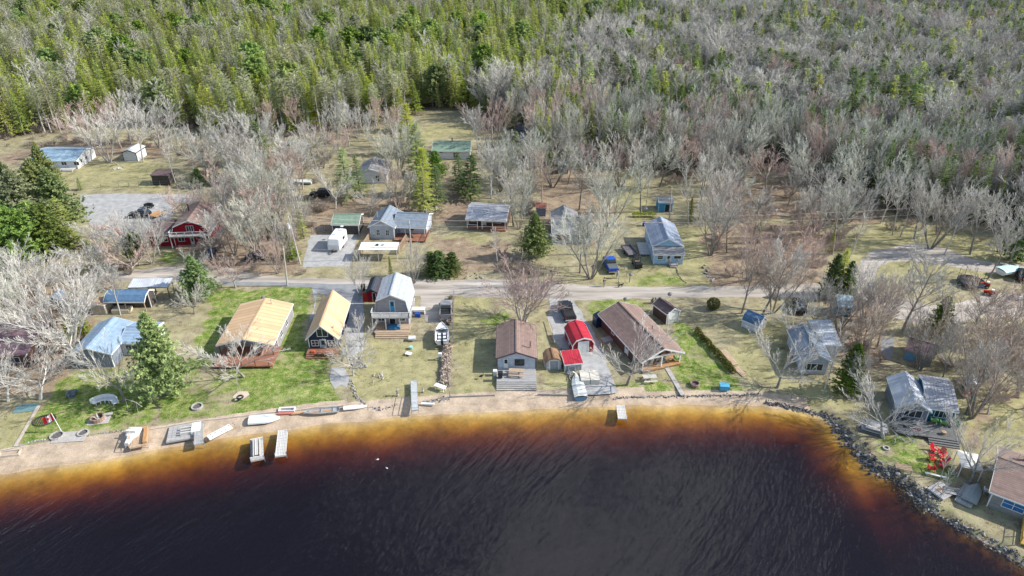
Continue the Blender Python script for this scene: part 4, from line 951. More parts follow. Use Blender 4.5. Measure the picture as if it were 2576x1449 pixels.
# light blue house
b = Bd('house', 'light blue house with grey shingled roof, lower front porch and white trim', 'house', q('B4', 2212, 780), q('B4', 2508, 783)); W = b.W
hr = 4.3; D = b.depth(q('B4', 2290, 308, hr)); shell(b.root, W, 1.7, D, gab(W, 2.85, hr), 'y', S_LBLUE, shingle('soft_blue_grey_shingles', (.36, .42, .52)), WHITE, .15, .25)
shell(b.root, W, 0, 1.69, [(0, 2.0), (1.69, 2.75)], 'x', S_LBLUE, R_MGREY, WHITE, .15, .2, names=('porch_wall', 'porch_roof'))
b.op('B4', 2260, 688, 2308, 728); b.op('B4', 2425, 690, 2490, 724); b.op('B4', 2350, 690, 2385, 760, 'door', WHITE, DOORW)
for u in (3, 6): b.side('l', D, D - u, 1.1, .9, .9)
deck(b.root, .1, 1.6, -1.1, -.03, .4, D_GREY, 1, (D_GREY, 'lr'), sx=(.2, 1.4)); deck(b.root, -W / 2 - 2.0, -W / 2 - .05, 3.2, 8.2, .4, D_PALE, 0); lblue = b
b = Bd('blue_shed', 'bright blue shed with mossy grey roof under birches behind the light blue house', 'shed', q('B4', 2262, 255), q('B4', 2400, 257)); W = b.W
shell(b.root, W, 0, 3.2, [(0, 2.15), (1.6, 2.7), (3.2, 2.0)], 'x', mat('bright_blue_boards', (.05, .30, .52), rough=.7), R_MGREY, S_LBLUE, .15, .2); b.op('B4', 2335, 180, 2370, 252, 'door2', S_LBLUE, BLACK)

# red house: gambrel block and lower wing
b = Bd('red_house', 'deep red house with brown gambrel roof, white framed balcony and lower wing', 'house', q('B1', 1770, 1205), q('B1', 2140, 1190)); W = b.W
hr = 5.4; D = 9.2; shell(b.root, W, 0, D, [(0, 2.7), (.5, 4.2), (W / 2, hr), (W - .5, 4.2), (W, 2.7)], 'y', S_RED2, R_BROWN, WHITE, .5, .3, chimney=(-1.5, 5.5, 4.8, 6.2, .12, BLACK))
b.op('B1', 1870, 1000, 1950, 1048, 'win3'); b.op('B1', 2022, 1110, 2070, 1145, 'win2'); b.op('B1', 1915, 1115, 1965, 1195, 'door'); b.op('B1', 1790, 1110, 1860, 1150, 'win2')
deck(b.root, -W / 2 - .2, W / 2 + .2, -1.4, -.03, 2.6, D_GREY, 0, (WHITE, 'flr'), skirt=False, name='balcony'); deck(b.root, -W / 2 + .5, W / 2, -1.9, -.03, .3, D_TAN, 1)
post(b.root, [(-W / 2 - .1, -1.3), (W / 2 + .1, -1.3)], .3, 2.45, WHITE)
w0 = b.W; shell(b.root, 4.6, .3, 6.8, gab(6.5, 2.5, 3.5), 'x', S_RED2, R_DBROWN, WHITE, .35, .4, dx=-w0 / 2 - 2.32, names=('wing_wall', 'wing_roof'))
opening(b.root, Matrix.Translation((-w0 / 2 - 4.6, .3, 0)), 2.2, 1.0, 2.2, .9, 'win3'); redh = b

# slate roofed house with gabled front wing
b = Bd('house', 'pale grey-blue house with slate roof, gabled front wing and shaded porch', 'house', q('B2', 1552, 1125), q('B2', 1790, 1135)); W = b.W
hr = 3.9; D = b.depth(q('B2', 1745, 797, hr)); shell(b.root, W, 0, D, gab(W, 2.6, hr), 'y', S_PALE, R_SLATE, WHITE, .2, .35)
b.op('B2', 1607, 1035, 1643, 1090, 'win4'); b.op('B2', 1700, 1040, 1736, 1095, 'win4')
ww = 5.9; shell(b.root, ww, .9, 7.6, gab(6.7, 2.35, 3.75), 'x', S_PALE, R_SLATE, WHITE, .3, .3, porch=1.4, dx=W / 2 + ww / 2 + .02, names=('wing_wall', 'wing_roof'))
for u in (1.2, 3.0): opening(b.root, Matrix.Translation((W / 2, 2.3, 0)), u, .4 if u < 2 else 1., .9, 1.8 if u < 2 else .9, 'door' if u < 2 else 'win', WHITE)
deck(b.root, W / 2 + .1, W / 2 + ww + .4, -.9, 2.27, .35, D_RED, 0, (D_RED, 'r')); post(b.root, [(W / 2 + 2, 1.), (W / 2 + ww - .1, 1.)], .35, 2.4, WHITE)
part('chimney', MB().cyl(-1.6, 3.2, 2.8, 4.2, .12, 10), STEEL, b.root); slate = b
b = Bd('workshop_shed', 'dark walled shed with sage green roof behind the white camper', 'shed', q('B2', 1160, 985, 2.1), q('B2', 1422, 992, 2.1), rz=-1); W = b.W
D = 4.4; shell(b.root, W, 0, D, [(0, 2.1), (D * .62, 3.1), (D, 2.4)], 'x', S_DARK, R_GREEN, WHITE, .15, .2)

# cottage with open porch, grey house
b = Bd('cottage', 'grey metal roofed cottage with open white posted porch across its front', 'cottage', q('B4', 335, 432), q('B4', 730, 455)); W = b.W
hr = 3.6; D = 7.2; rdg = b.depth(q('B4', 360, 185, hr)); shell(b.root, W, 0, D, [(0, 2.3), (min(rdg, 5.2), hr), (D, 2.7)], 'x', S_BROWN, M_GREY, WHITE, .15, .2, porch=1.9, ribs=.4)
post(b.root, [(x * W, .12) for x in (-.48, -.22, -.1, .16, .48)], .1, 2.35, WHITE); deck(b.root, -W / 2, W / 2, .02, 1.87, .25, D_RED, 0)
part('railing', MB().bar((-W * .48, .12, 1.1), (-W * .22, .12, 1.1), .08).bar((-.1 * W, .12, 1.9), (W * .16, .12, 1.9), .08), WHITE, b.root)
M_ = Matrix.Translation((-W / 2, 1.9, 0)); opening(b.root, M_, W * .4, .3, .9, 1.8, 'door'); opening(b.root, M_, W * .75, 1., 1.4, .8, 'win2', WHITE); opening(b.root, M_, W * .15, 1., 1.2, .8, 'win2')
b = Bd('house', 'low house with grey shingled roof and red framed window behind leafless trees', 'house', q('B4', 1195, 575), q('B4', 1590, 578)); W = b.W
hr = 3.7; rdg = b.depth(q('B4', 1185, 303, hr)); D = rdg + 1.2; shell(b.root, W, 0, D, [(0, 2.2), (rdg, hr), (D, 3.2)], 'x', S_PALE, R_MGREY, WHITE, .15, .25)
REDT = mat('red_window_trim', (.42, .01, .03), rough=.5)
b.op('B4', 1243, 495, 1318, 535, 'win2', REDT); b.op('B4', 1455, 500, 1530, 540, 'win2')
shell(b.root, 5.0, D - .6, D + 4.2, gab(5.0, 2.4, 3.8), 'y', S_TAUPE, R_MGREY, WHITE, .1, .2, dx=-W * .5 + 2.6, names=('rear_wall', 'rear_roof'))
# ---------- left-hand cluster
b = Bd('bungalow', 'pale blue roofed bungalow with slate grey walls behind the leafless tree, left shore', 'house', q('Z1', 775, 1118), q('Z1', 1150, 1122), rz=0); W = b.W
D = b.depth(q('Z1', 860, 640, 3.2)); shell(b.root, W, 0, D, gab(W, 2.4, 3.4, .45), 'y', S_SLATE, R_LBLUE, WHITE, .3, .3)
shell(b.root, 4.0, 3.0, D + .3, [(0, 2.2), ((D - 2.7) * .55, 3.1), (D - 2.7, 2.4)], 'x', S_WHITE, R_LBLUE, WHITE, .2, .2, dx=W / 2 + 2.02, names=('wing_wall', 'wing_roof'))
opening(b.root, Matrix.Translation((W / 2, 3.0, 0)), 1.9, 1.0, 2.6, .8, 'win3'); b.op('Z1', 830, 1060, 930, 1100, 'win2')
b = Bd('barn_shed', 'open fronted shed with curved dark blue roof and boards stored under it', 'shed', q('Z1', 1048, 462, 2.1), q('Z1', 1450, 458, 2.1), rz=0); W = b.W
shell(b.root, W, 0, 3.6, [(0, 2.1), (.9, 2.75), (2.2, 3.0), (3.6, 2.2)], 'x', S_DARK, R_BLUE, WHITE, .1, .12, porch=1.7); post(b.root, [(-W / 2 + .1, .1), (0, .1), (W / 2 - .1, .1)], 0, 2.05, D_TAN)
b = Bd('lean_to_roof', 'grey corrugated lean-to roof on posts behind the dark blue roofed shed', 'shelter', q('Z1', 1290, 322, 2.0), q('Z1', 1685, 318, 2.0), rz=2); W = b.W
shell(b.root, W, 0, 2.3, [(0, 2.0), (2.3, 2.35)], 'x', S_DARK, M_PALE, STEEL, .05, .05, ribs=.35, nowall=True); post(b.root, [(x * W, y) for x in (-.48, 0, .48) for y in (.1, 2.1)], 0, 2.05, D_DGREY)
b = Bd('small_shed', 'small cream board shed beside the stored camper lid', 'shed', q('Z1', 962, 588), q('Z1', 1045, 590)); W = b.W
shell(b.root, 2.3, 0, 2.2, [(0, 1.7), (2.3, 1.9)][:2] if 0 else gab(2.3, 1.7, 1.85), 'y', S_CREAM, D_TAN, WHITE, .08, .08)
solo('fibreglass_tub', MB().loft([[(-1.4 * s, -.7 * s, z), (1.4 * s, -.7 * s, z), (1.4 * s, .7 * s, z), (-1.4 * s, .7 * s, z)] for s, z in ((.96, 0), (1, .15), (1, .65), (.92, .8))]), mat('cream_fibreglass', (.68, .60, .46), (.60, .52, .40), 2, .5), 'cream fibreglass camper lid lying between the blue roofs', 'tub', q('Z1', 1235, 560))
b = Bd('cottage', 'brown metal roofed cottage at the left edge, half hidden by leafless trees', 'cottage', q('Z1', -330, 1150), q('Z1', 330, 1120), rz=4); W = b.W
shell(b.root, W, 0, 8.5, [(0, 2.4), (4.4, 3.7), (8.5, 2.4)], 'x', S_BROWN, M_PURPLE, S_BROWN, .3, .4, ribs=.4); b.side('r', 8.5, 3, 1, 1, .9); 
opening(b.root, wallplane('f', W, 8), 3, 1, 1.4, .9, 'win2'); opening(b.root, wallplane('f', W, 8), 7, 1, 1.4, .9, 'win2')
b = Bd('small_shed', 'small slate roofed shed among leafless trees and cedars on the left', 'shed', q('Z1', 520, 560), q('Z1', 640, 550)); shell(b.root, b.W, 0, 2.8, gab(b.W, 1.9, 2.6), 'y', S_TAUPE, R_SLATE, S_TAUPE, .1, .15)
b = Bd('tool_shed', 'tiny red shed with open red door and dark roof beside the gambrel house', 'shed', q('Z2', 1690, 462), q('Z2', 1790, 462)); W = b.W
shell(b.root, W, 0, 4.2, gab(W, 1.9, 2.4), 'y', S_RED2, R_BLACK, R_BLACK, .25, .12); b.op('Z2', 1735, 370, 1775, 458, 'door2', WHITE, BLACK)
part('door', MB().box(-W / 2 - .75, -W / 2 - .02, -.05, 0, .1, 1.75).bar((-W / 2 - .72, -.06, .2), (-W / 2 - .05, -.06, 1.7), .06), D_REDB, b.root)
# ---------- back row
b = Bd('long_cottage', 'long white cottage with sky blue metal roof in the far left clearing', 'cottage', q('B1', 330, 425), q('B1', 790, 425), rz=0); W = b.W
D = b.depth(q('B1', 480, 190, 3.0)); shell(b.root, W, 0, D, [(0, 2.1), (D * .55, 3.3), (D, 2.5)], 'x', S_WHITE, M_PBLUE, WHITE, .3, .3)
for u in (2, 5, 8, 11): opening(b.root, wallplane('f', W, D), u, 1, 1.2, .8, 'win2')
b.side('r', D, 2, .1, .9, 1.8, 'door'); b.side('r', D, 4.2, 1, .8, .7); deck(b.root, W * .1, W / 2 - .5, -1.6, -.03, .4, D_PALE, 1)
b = Bd('mobile_shed', 'small white shed with pale roof below the leaning birches, far left', 'shed', q('B1', 1250, 345), q('B1', 1388, 348)); W = b.W
shell(b.root, W, 0, 4.6, gab(W, 2.2, 2.8), 'y', S_WHITE, M_PALE, BLACK, .25, .12)
b = Bd('mesh_shed', 'dark brown slatted shed beside the gravel road, far left', 'shed', q('B1', 1545, 588), q('B1', 1715, 590)); W = b.W
shell(b.root, W, 0, 2.8, [(0, 2.3), (2.8, 2.6)], 'x', S_DARK, R_DBROWN, S_DARK, .1, .15)
b = Bd('green_cottage', 'white cottage with pale green roof below the grassy clearing', 'cottage', q('B3', 335, 598), q('B3', 705, 598), rz=0); W = b.W
D = b.depth(q('B3', 330, 418, 3.3)) ; shell(b.root, W, 0, D + 2.5, [(0, 2.2), (D, 3.3), (D + 2.5, 2.6)], 'x', S_WHITE, R_GREEN, WHITE, .2, .3, chimney=(0, D, 3.2, 4.1, .12, BLACK))
b.op('B3', 538, 528, 598, 578, 'win3'); b.op('B3', 400, 522, 432, 532, 'win')
b = Bd('grey_cottage', 'white walled cottage with grey roof behind two dark spruces', 'cottage', q('B2', 1430, 572), q('B2', 1715, 572), rz=0); W = b.W
D = b.depth(q('B2', 1600, 318, 3.4)); shell(b.root, W, 0, D, gab(W, 2.3, 3.5, .4), 'y', S_WHITE, R_MGREY, WHITE, .2, .3); b.op('B2', 1598, 492, 1640, 548, 'win4')
b = Bd('dark_shed', 'charcoal roofed shed deep among the leafless trees', 'shed', q('B3', 1170, 400), q('B3', 1290, 400)); shell(b.root, b.W, 0, 4.5, gab(b.W, 2, 2.7), 'y', S_SLATE, R_BLACK, R_BLACK, .1, .2)
b = Bd('small_shed', 'low grey roofed outbuilding just in front of the charcoal roofed shed', 'shed', q('B3', 1200, 470), q('B3', 1300, 470)); shell(b.root, b.W, 0, 2.6, gab(b.W, 1.7, 2.2), 'y', S_PALE, R_MGREY, WHITE, .1, .15)
b = Bd('small_shed', 'small slate blue shed alone under tall leafless trees', 'shed', q('B3', 1603, 748), q('B3', 1690, 745)); shell(b.root, b.W, 0, 2.8, gab(b.W, 1.9, 2.35), 'y', S_SLATE, R_SLATE, S_SLATE, .12, .15)
b = Bd('small_shed', 'little blue walled shed with rusty red roof behind the bushy pine', 'shed', q('B3', 1372, 1168), q('B3', 1465, 1170)); shell(b.root, b.W, 0, 2.0, [(0, 1.75), (2.0, 2.0)], 'x', S_SLATE, metal('rust_red_roof', (.35, .12, .09)), S_SLATE, .1, .15, ribs=.35)
b = Bd('ruined_shed', 'weathered dark grey shed roof among trees near the white scrap', 'shed', q('B5', 930, 255), q('B5', 1030, 262)); shell(b.root, b.W, 0, 4.5, gab(b.W, 1.5, 2.4), 'y', S_DARK, R_MGREY, S_DARK, .1, .2)
b = Bd('box_shed', 'low grey boxy shed at the edge of the hardwoods', 'shed', q('B5', 1680, 210), q('B5', 1775, 212)); shell(b.root, b.W, 0, 2.2, [(0, 1.4), (2.2, 1.7)], 'x', S_DARK, M_PALE, S_DARK, .1, .1)
b = Bd('dark_cottage', 'blue-grey roofed cottage almost hidden by hardwoods, upper right', 'cottage', q('B5', 1655, 70), q('B5', 1795, 70)); shell(b.root, b.W, 0, 6, gab(b.W, 2.2, 3.2), 'y', S_SLATE, R_SLATE, S_SLATE, .2, .3)
# ---------- right-hand cluster
b = Bd('cottage', 'white cottage with pale grey roof and three-part front window behind bare trees', 'cottage', q('Z5', 332, 1182), q('Z5', 590, 1212), rz=-4); W = b.W
D = b.depth(q('Z5', 420, 705, 3.3)); shell(b.root, W, 0, D, gab(W, 2.5, 3.4), 'y', S_PALE, R_SLATE, WHITE, .3, .45)
b.op('Z5', 378, 1080, 540, 1150, 'win3'); shell(b.root, 2.9, 4.6, 9.6, [(0, 2.1), (5.0, 2.8)], 'x', S_WHITE, M_PALE, WHITE, .2, .3, dx=W / 2 + 1.47, names=('wing_wall', 'wing_roof'))
opening(b.root, Matrix.Translation((W / 2, 4.6, 0)), .7, 1.0, .5, .7, 'win')
b = Bd('small_shed', 'teal shed with pale blue roof beside the dark cedars and the road', 'shed', q('Z5', 690, 600), q('Z5', 820, 600), rz=-14); shell(b.root, b.W, 0, 2.6, [(0, 1.8), (2.6, 2.3)], 'x', S_TEAL, M_PBLUE, WHITE, .15, .15)
b = Bd('shed', 'grey shed with ribbed purple-brown roof and blue tarpaulin end', 'shed', q('Z5', 1365, 1040), q('Z5', 1625, 1118)); W = b.W
shell(b.root, W, 0, 3.8, [(0, 1.7), (1.9, 2.7), (3.8, 1.8)], 'x', S_TAUPE, M_PURPLE, S_TAUPE, .2, .2, ribs=.35)
part('tarpaulin', MB().box(-W / 2 - .05, -W / 2 + 1.2, -.06, -.01, .1, 1.65), mat('blue_tarpaulin', (.16, .33, .50), rough=.5), b.root)
b = Bd('teal_cottage', 'teal walled cottage with ribbed grey roof and white gable, above the red chairs', 'cottage', at(2333, 1052, .4), at(2392, 1068, .4), rz=-14); W = b.W
shell(b.root, W + .6, 0, 5.8, [(0, 2.2), (4.2, 3.4), (5.8, 2.9)], 'x', S_TEAL, M_GREY, WHITE, .15, .3, ribs=.4)
opening(b.root, wallplane('f', W, 6), W * .5, .85, W * .55, 1.15, 'win3', mat('pale_blue_trim', (.55, .75, .82), rough=.5))
w2 = 3.7; shell(b.root, w2, -.7, 5.2, gab(w2, 2.2, 3.35), 'y', S_SLATE, M_PALE, WHITE, .35, .25, dx=-W / 2 - .35 - w2 / 2, names=('wing_wall', 'wing_roof'))
opening(b.root, Matrix.Translation((-W / 2 - .35 - w2, -.7, 0)), 1.85, .8, 2.2, 1.1, 'win3')
deck(b.root, -W / 2 - 4.6, W / 2 + .3, -3.9, -.95, .45, D_DGREY, 3, (D_DGREY, 'l'), sx=(-W / 2 - .8, W / 2)); teal = b
b = Bd('outhouse', 'narrow teal outhouse with a red bin leaning at its side', 'outhouse', q('Z5', 1965, 1400), q('Z5', 2060, 1420)); shell(b.root, b.W, 0, 1.9, gab(b.W, 1.9, 2.3), 'y', S_TEAL, M_PALE, WHITE, .1, .12)
b.side('f', 2, .9, 1.1, .35, .35); solo('red_bin', MB().loft([[(-.3 * s, -.3 * s, z), (.3 * s, -.3 * s, z), (.3 * s, .3 * s, z), (-.3 * s, .3 * s, z)] for s, z in ((.8, 0), (1, .85), (1.08, .86), (1.08, .95))]), D_REDB, 'square red bin standing at the foot of the teal outhouse', 'bin', q('Z5', 1985, 1425))
b = Bd('brown_cottage', 'taupe cottage with brown shingled roof and blue-paned window at the right edge', 'cottage', at(2481, 1273), at(2556, 1302)); W = b.W + 3.5; b.root.location = b.a + b.ex * W / 2
shell(b.root, W, 0, 8.0, [(0, 2.3), (4.6, 3.6), (8, 2.6)], 'x', S_TAUPE, R_BROWN, WHITE, .35, .35, chimney=(-W / 2 + 2.4, 6.4, 2.8, 4.3, .26, R_DBROWN))
opening(b.root, wallplane('f', W, 8), 2.2, .85, 2.0, 1.15, 'win4', WHITE, GLASSB); opening(b.root, wallplane('f', W, 8), 5.6, .1, .9, 1.9, 'door')
deck(b.root, -W / 2 + 3.4, W / 2, -4.2, -.03, .35, D_YEL, 0, (D_YEL, 'l'))

# ------------------------------------------------------------ vehicles
def paint(n, c, r=.25): return mat(n, c, tuple(x * .9 for x in c), 1, r, spec=.5)
P_BLACK = paint('black_car_paint', (.012, .014, .018)); P_BLUE = paint('royal_blue_paint', (.01, .08, .42)); P_GREY = paint('pewter_paint', (.30, .30, .30)); P_WHITE = paint('white_gelcoat', (.82, .82, .80), .3); P_NAVY = paint('navy_paint', (.015, .03, .07))
TYRE = mat('tyre_rubber', (.02, .02, .02), (.03, .03, .03), 6, .85); CHROME = mat('bright_metal', (.7, .7, .7), rough=.2, metal=.9); TAIL = mat('red_lens', (.45, .01, .01), rough=.3)
def sec(x, w, z0, z1, r=.12): return [(x, -w, z0), (x, -w, z1 - r), (x, -w + r * .8, z1), (x, w - r * .8, z1), (x, w, z1 - r), (x, w, z0)]
def wheels(root, xs, w, r=.37):
    for x in xs:
        for s in (-1, 1):
            t = MB().tube([(x, s * (w - .24), r), (x, s * w, r)], r, 14); wo = part('wheel', t, TYRE, root); part('rim', MB().tube([(x, s * (w - .02), r), (x, s * (w + .015), r)], r * .6, 10), STEEL, wo)
def aim(tail, front): return math.atan2(front.y - tail.y, front.x - tail.x)
def pickup(label, tail, front, pt, cover=None, L=5.5):
    rz = aim(tail, front); e = thing('pickup_truck', label, 'truck', (tail.x, tail.y, .02), rz); w = .93
    part('body', MB().loft([sec(0, w, .45, 1.12), sec(.1, w, .38, 1.15), sec(3.7, w, .38, 1.12), sec(4.6, w, .40, 1.05), sec(5.25, w * .96, .42, .98), sec(L, w * .85, .5, .85)]), pt, e, smooth=False)
    bedm = BLACK if not cover else cover
    part('bed_liner' if not cover else 'bed_cover', MB().box(.12, 1.95, -w + .12, w - .12, 1.10, 1.16 if not cover else 1.20), bedm, e)
    if not cover:
        part('bed_rail', MB().box(.02, 2.0, -w, -w + .1, 1.13, 1.42).box(.02, 2.0, w - .1, w, 1.13, 1.42).box(.0, .1, -w + .11, w - .11, 1.13, 1.42), pt, e)
    part('cab', MB().loft([[(x, -a, 1.1), (x, -a, z - .05), (x, -a + .1, z), (x, a - .1, z), (x, a, z - .05), (x, a, 1.1)] for x, a, z in ((2.05, .86, 1.3), (2.2, .80, 1.80), (3.5, .80, 1.82), (4.2, .82, 1.2))]), GLASS, e)
    part('cab_roof', MB().loft([sec(2.2, .80, 1.74, 1.86, .05), sec(3.5, .80, 1.76, 1.88, .05)]), pt, e)
    part('bumper', MB().box(-.12, -.01, -w + .05, w - .05, .42, .62), CHROME, e)
    for s in (-1, 1): part('tail_light', MB().box(-.03, -.005, s * (w - .16) - .07, s * (w - .16) + .07, .75, 1.08), TAIL, e); part('headlight', MB().box(L - .10, L + .02, s * .62 - .14, s * .62 + .14, .66, .82), WHITE, e); part('mirror', MB().box(3.6, 3.75, s * (w + .12) - .1, s * (w + .12) + .1, 1.15, 1.38), pt, e)
    wheels(e, (.95, 4.5), w + .01); return e
def suv(label, tail, front, pt, L=4.5, H=1.55, cat='car', name='parked_car'):
    rz = aim(tail, front); e = thing(name, label, cat, (tail.x, tail.y, .02), rz); w = .87; k = L / 4.5
    part('body', MB().loft([sec(0, w * .92, .45, .85), sec(.15 * k, w, .32, .98), sec(3.3 * k, w, .3, .98), sec(4.2 * k, w * .97, .34, .86), sec(L, w * .82, .42, .70)]), pt, e)
    part('cabin', MB().loft([[(x * k, -a, .95), (x * k, -a, z - .05), (x * k, -a + .12, z), (x * k, a - .12, z), (x * k, a, z - .05), (x * k, a, .95)] for x, a, z in ((.15, .78, 1.1), (.55, .72, H - .03), (2.3, .72, H), (3.35, .78, 1.05))]), GLASS, e)
    part('roof', MB().loft([sec(.55 * k, .72, H - .08, H + .02, .05), sec(2.35 * k, .72, H - .06, H + .04, .05)]), pt, e)
    for s in (-1, 1): part('tail_light', MB().box(-.02, .1, s * .68 - .1, s * .68 + .1, .7, .85), TAIL, e); part('headlight', MB().box(L - .12, L, s * .6 - .14, s * .6 + .14, .52, .66), WHITE, e)
    wheels(e, (.85 * k, 3.6 * k), w + .01, .33); return e
pickup('pewter grey pickup parked beside the gambrel house, open bed towards the lake', q('Z2', 2474, 668), q('Z2', 2478, 560), P_GREY)
pickup('black pickup loaded high behind the red roofed barn', q('Z3', 1718, 672), q('Z3', 1668, 560), P_BLACK, BLACK)
pickup('royal blue pickup with grey bed cover parked on leaf litter', q('B4', 1812, 885), q('B4', 1768, 790), P_BLUE, mat('grey_vinyl', (.12, .14, .14), rough=.6))
suv('dark blue car parked at the corner of the red house', q('B1', 2122, 1358), q('B1', 2150, 1250), P_NAVY)
suv('black hatchback parked side-on in the gravel lot', q('B1', 1520, 905), q('B1', 1380, 908), P_BLACK, 4.6)
suv('black car parked in shade behind the leafless trees, centre left', q('B2', 1150, 700), q('B2', 1050, 700), P_BLACK, 4.6, 1.7)
suv('dark small car half hidden in brush by the road', q('B2', 490, 1338), q('B2', 430, 1338), P_NAVY, 3.6, 1.4)
suv('dark car on the short tarred drive beyond the small blue shed', q('Z4', 2190, 600), q('Z4', 2160, 500), P_BLACK)
suv('black car at the far right edge beside the turquoise covered boat', at(2571, 712), at(2562, 690), P_BLACK, 4.6, 1.7)
e = thing('utility_cart', 'black open utility cart with roll bars on grass by the light blue house', 'cart', q('B4', 2068, 832), R(97))
part('chassis', MB().loft([sec(0, .6, .35, .75), sec(2.7, .6, .35, .7)]), P_BLACK, e); part('cargo_bed', MB().box(.02, 1.0, -.58, .58, .76, 1.0), BLACK, e)
rb = MB()
for y in (-.55, .55): rb.bar((1.05, y, .7), (1.1, y, 1.75), .07).bar((1.1, y, 1.75), (2.0, y, 1.72), .07).bar((2.0, y, 1.72), (2.5, y, .75), .07)
part('roll_bar', rb, BLACK, e); part('canopy', MB().box(1.1, 2.1, -.58, .58, 1.78, 1.83), BLACK, e); part('seat', MB().box(1.15, 1.6, -.5, .5, .76, 1.0), S_TAN, e); wheels(e, (.5, 2.3), .68, .32)
e = thing('utility_trailer', 'flat grey utility trailer parked behind the black utility cart', 'trailer', q('B4', 2005, 712), R(104))
part('deck', MB().box(0, 3.6, -.9, .9, .5, .6).box(0, 3.6, -.95, -.9, .5, .9).box(0, 3.6, .9, .95, .5, .9).box(3.6, 3.65, -.95, .95, .5, .9), mat('dark_grey_panel', (.16, .15, .16), rough=.6), e); part('tongue', MB().bar((0, 0, .5), (-1., 0, .45), .1), BLACK, e); wheels(e, (1.8,), 1.12, .3)
e = thing('quad_bike', 'black quad bike parked beside the black hatchback', 'quad bike', q('B1', 1500, 812), R(178))
part('body', MB().loft([sec(-.9, .35, .45, .8), sec(-.2, .4, .4, .9), sec(.5, .35, .45, .95), sec(.9, .3, .5, .8)]), P_BLACK, e); part('seat', MB().box(-.6, .1, -.18, .18, .92, 1.05), BLACK, e); part('handlebar', MB().bar((.45, -.42, 1.1), (.45, .42, 1.1), .05).bar((.45, 0, .8), (.45, 0, 1.1), .06), STEEL, e); part('rack', MB().box(-.95, -.62, -.35, .35, .95, .98), BLACK, e); wheels(e, (-.65, .65), .55, .28)
e = thing('flatbed_trailer', 'rusty brown flatbed trailer in front of the red house', 'trailer', q('B1', 1590, 900), R(70)); part('deck', MB().box(-1.4, 1.4, -.85, .85, .45, .55).box(-1.4, 1.4, -.9, -.85, .45, .7).box(-1.4, 1.4, .85, .9, .45, .7), D_ORANGE, e); part('tongue', MB().bar((1.4, 0, .45), (2.3, 0, .4), .1), BLACK, e); wheels(e, (0,), 1.05, .28)
# camper
a_, c_ = q('B2', 1125, 1262), q('B2', 1242, 1268); b = Bd('camper', 'white travel trailer parked on the gravel drive, hitch towards the road', 'camper', a_, c_, rz=-6); D = b.depth(q('B2', 1200, 1022, 2.7)); w = b.W / 2
prof_ = [(-w, .5), (-w, 2.55), (-w + .2, 2.72), (w - .2, 2.72), (w, 2.55), (w, .5)]
part('body', MB().loft([[(x, y, .5 + (z - .5) * k) for x, z in prof_] for y, k in ((0, .45), (.35, .92), (.8, 1), (D - .1, 1), (D, .95))]), P_WHITE, b.root)
part('stripe', MB().box(-w - .01, -w, .8, D - .3, 1.1, 1.25).box(w, w + .01, .8, D - .3, 1.1, 1.25), mat('grey_stripe', (.3, .32, .35)), b.root)
for x, y, s in ((-.3, 2.2, .3), (.3, 4.2, .35), (0, 5.6, .25)): part('roof_vent', MB().box(x - s, x + s, y - s, y + s, 2.72, 2.86), WHITE, b.root)
for x in (-w, w): part('window', MB().box(x - .02, x + .02, 2.2, 3.4, 1.5, 2.1), GLASS, b.root)
part('hitch', MB().bar((-.5, .1, .5), (0, -1.1, .5), .1).bar((.5, .1, .5), (0, -1.1, .5), .1).cyl(0, -.6, .5, .85, .16), BLACK, b.root)
for s in (-1, 1): part('wheel', MB().tube([(s * (w - .2), D * .45, .34), (s * (w - .01), D * .45, .34)], .34, 12), TYRE, b.root)
# white flat carport
p0, p1, p2 = q('B2', 1425, 1242, 2.3), q('B2', 1812, 1246, 2.3), q('B2', 1455, 1166, 2.3); e = thing('carport', 'flat white roofed carport standing in front of the slate roofed house', 'carport', (p0.x, p0.y, 0)); W_, D_ = p1.x - p0.x, p2.y - p0.y
ro = part('roof', MB().box(0, W_, 0, D_, 2.25, 2.36), P_WHITE, e); part('roof_vent', MB().cyl(W_ * .45, D_ * .6, 2.37, 2.55, .28), BLACK, ro); part('roof_vent', MB().cyl(W_ * .6, D_ * .6, 2.37, 2.5, .28), STEEL, ro)
for x in (.1, W_ / 2, W_ - .1):
    for y in (.1, D_ - .1): part('post', MB().box(x - .06, x + .06, y - .06, y + .06, 0, 2.24), WHITE, e)

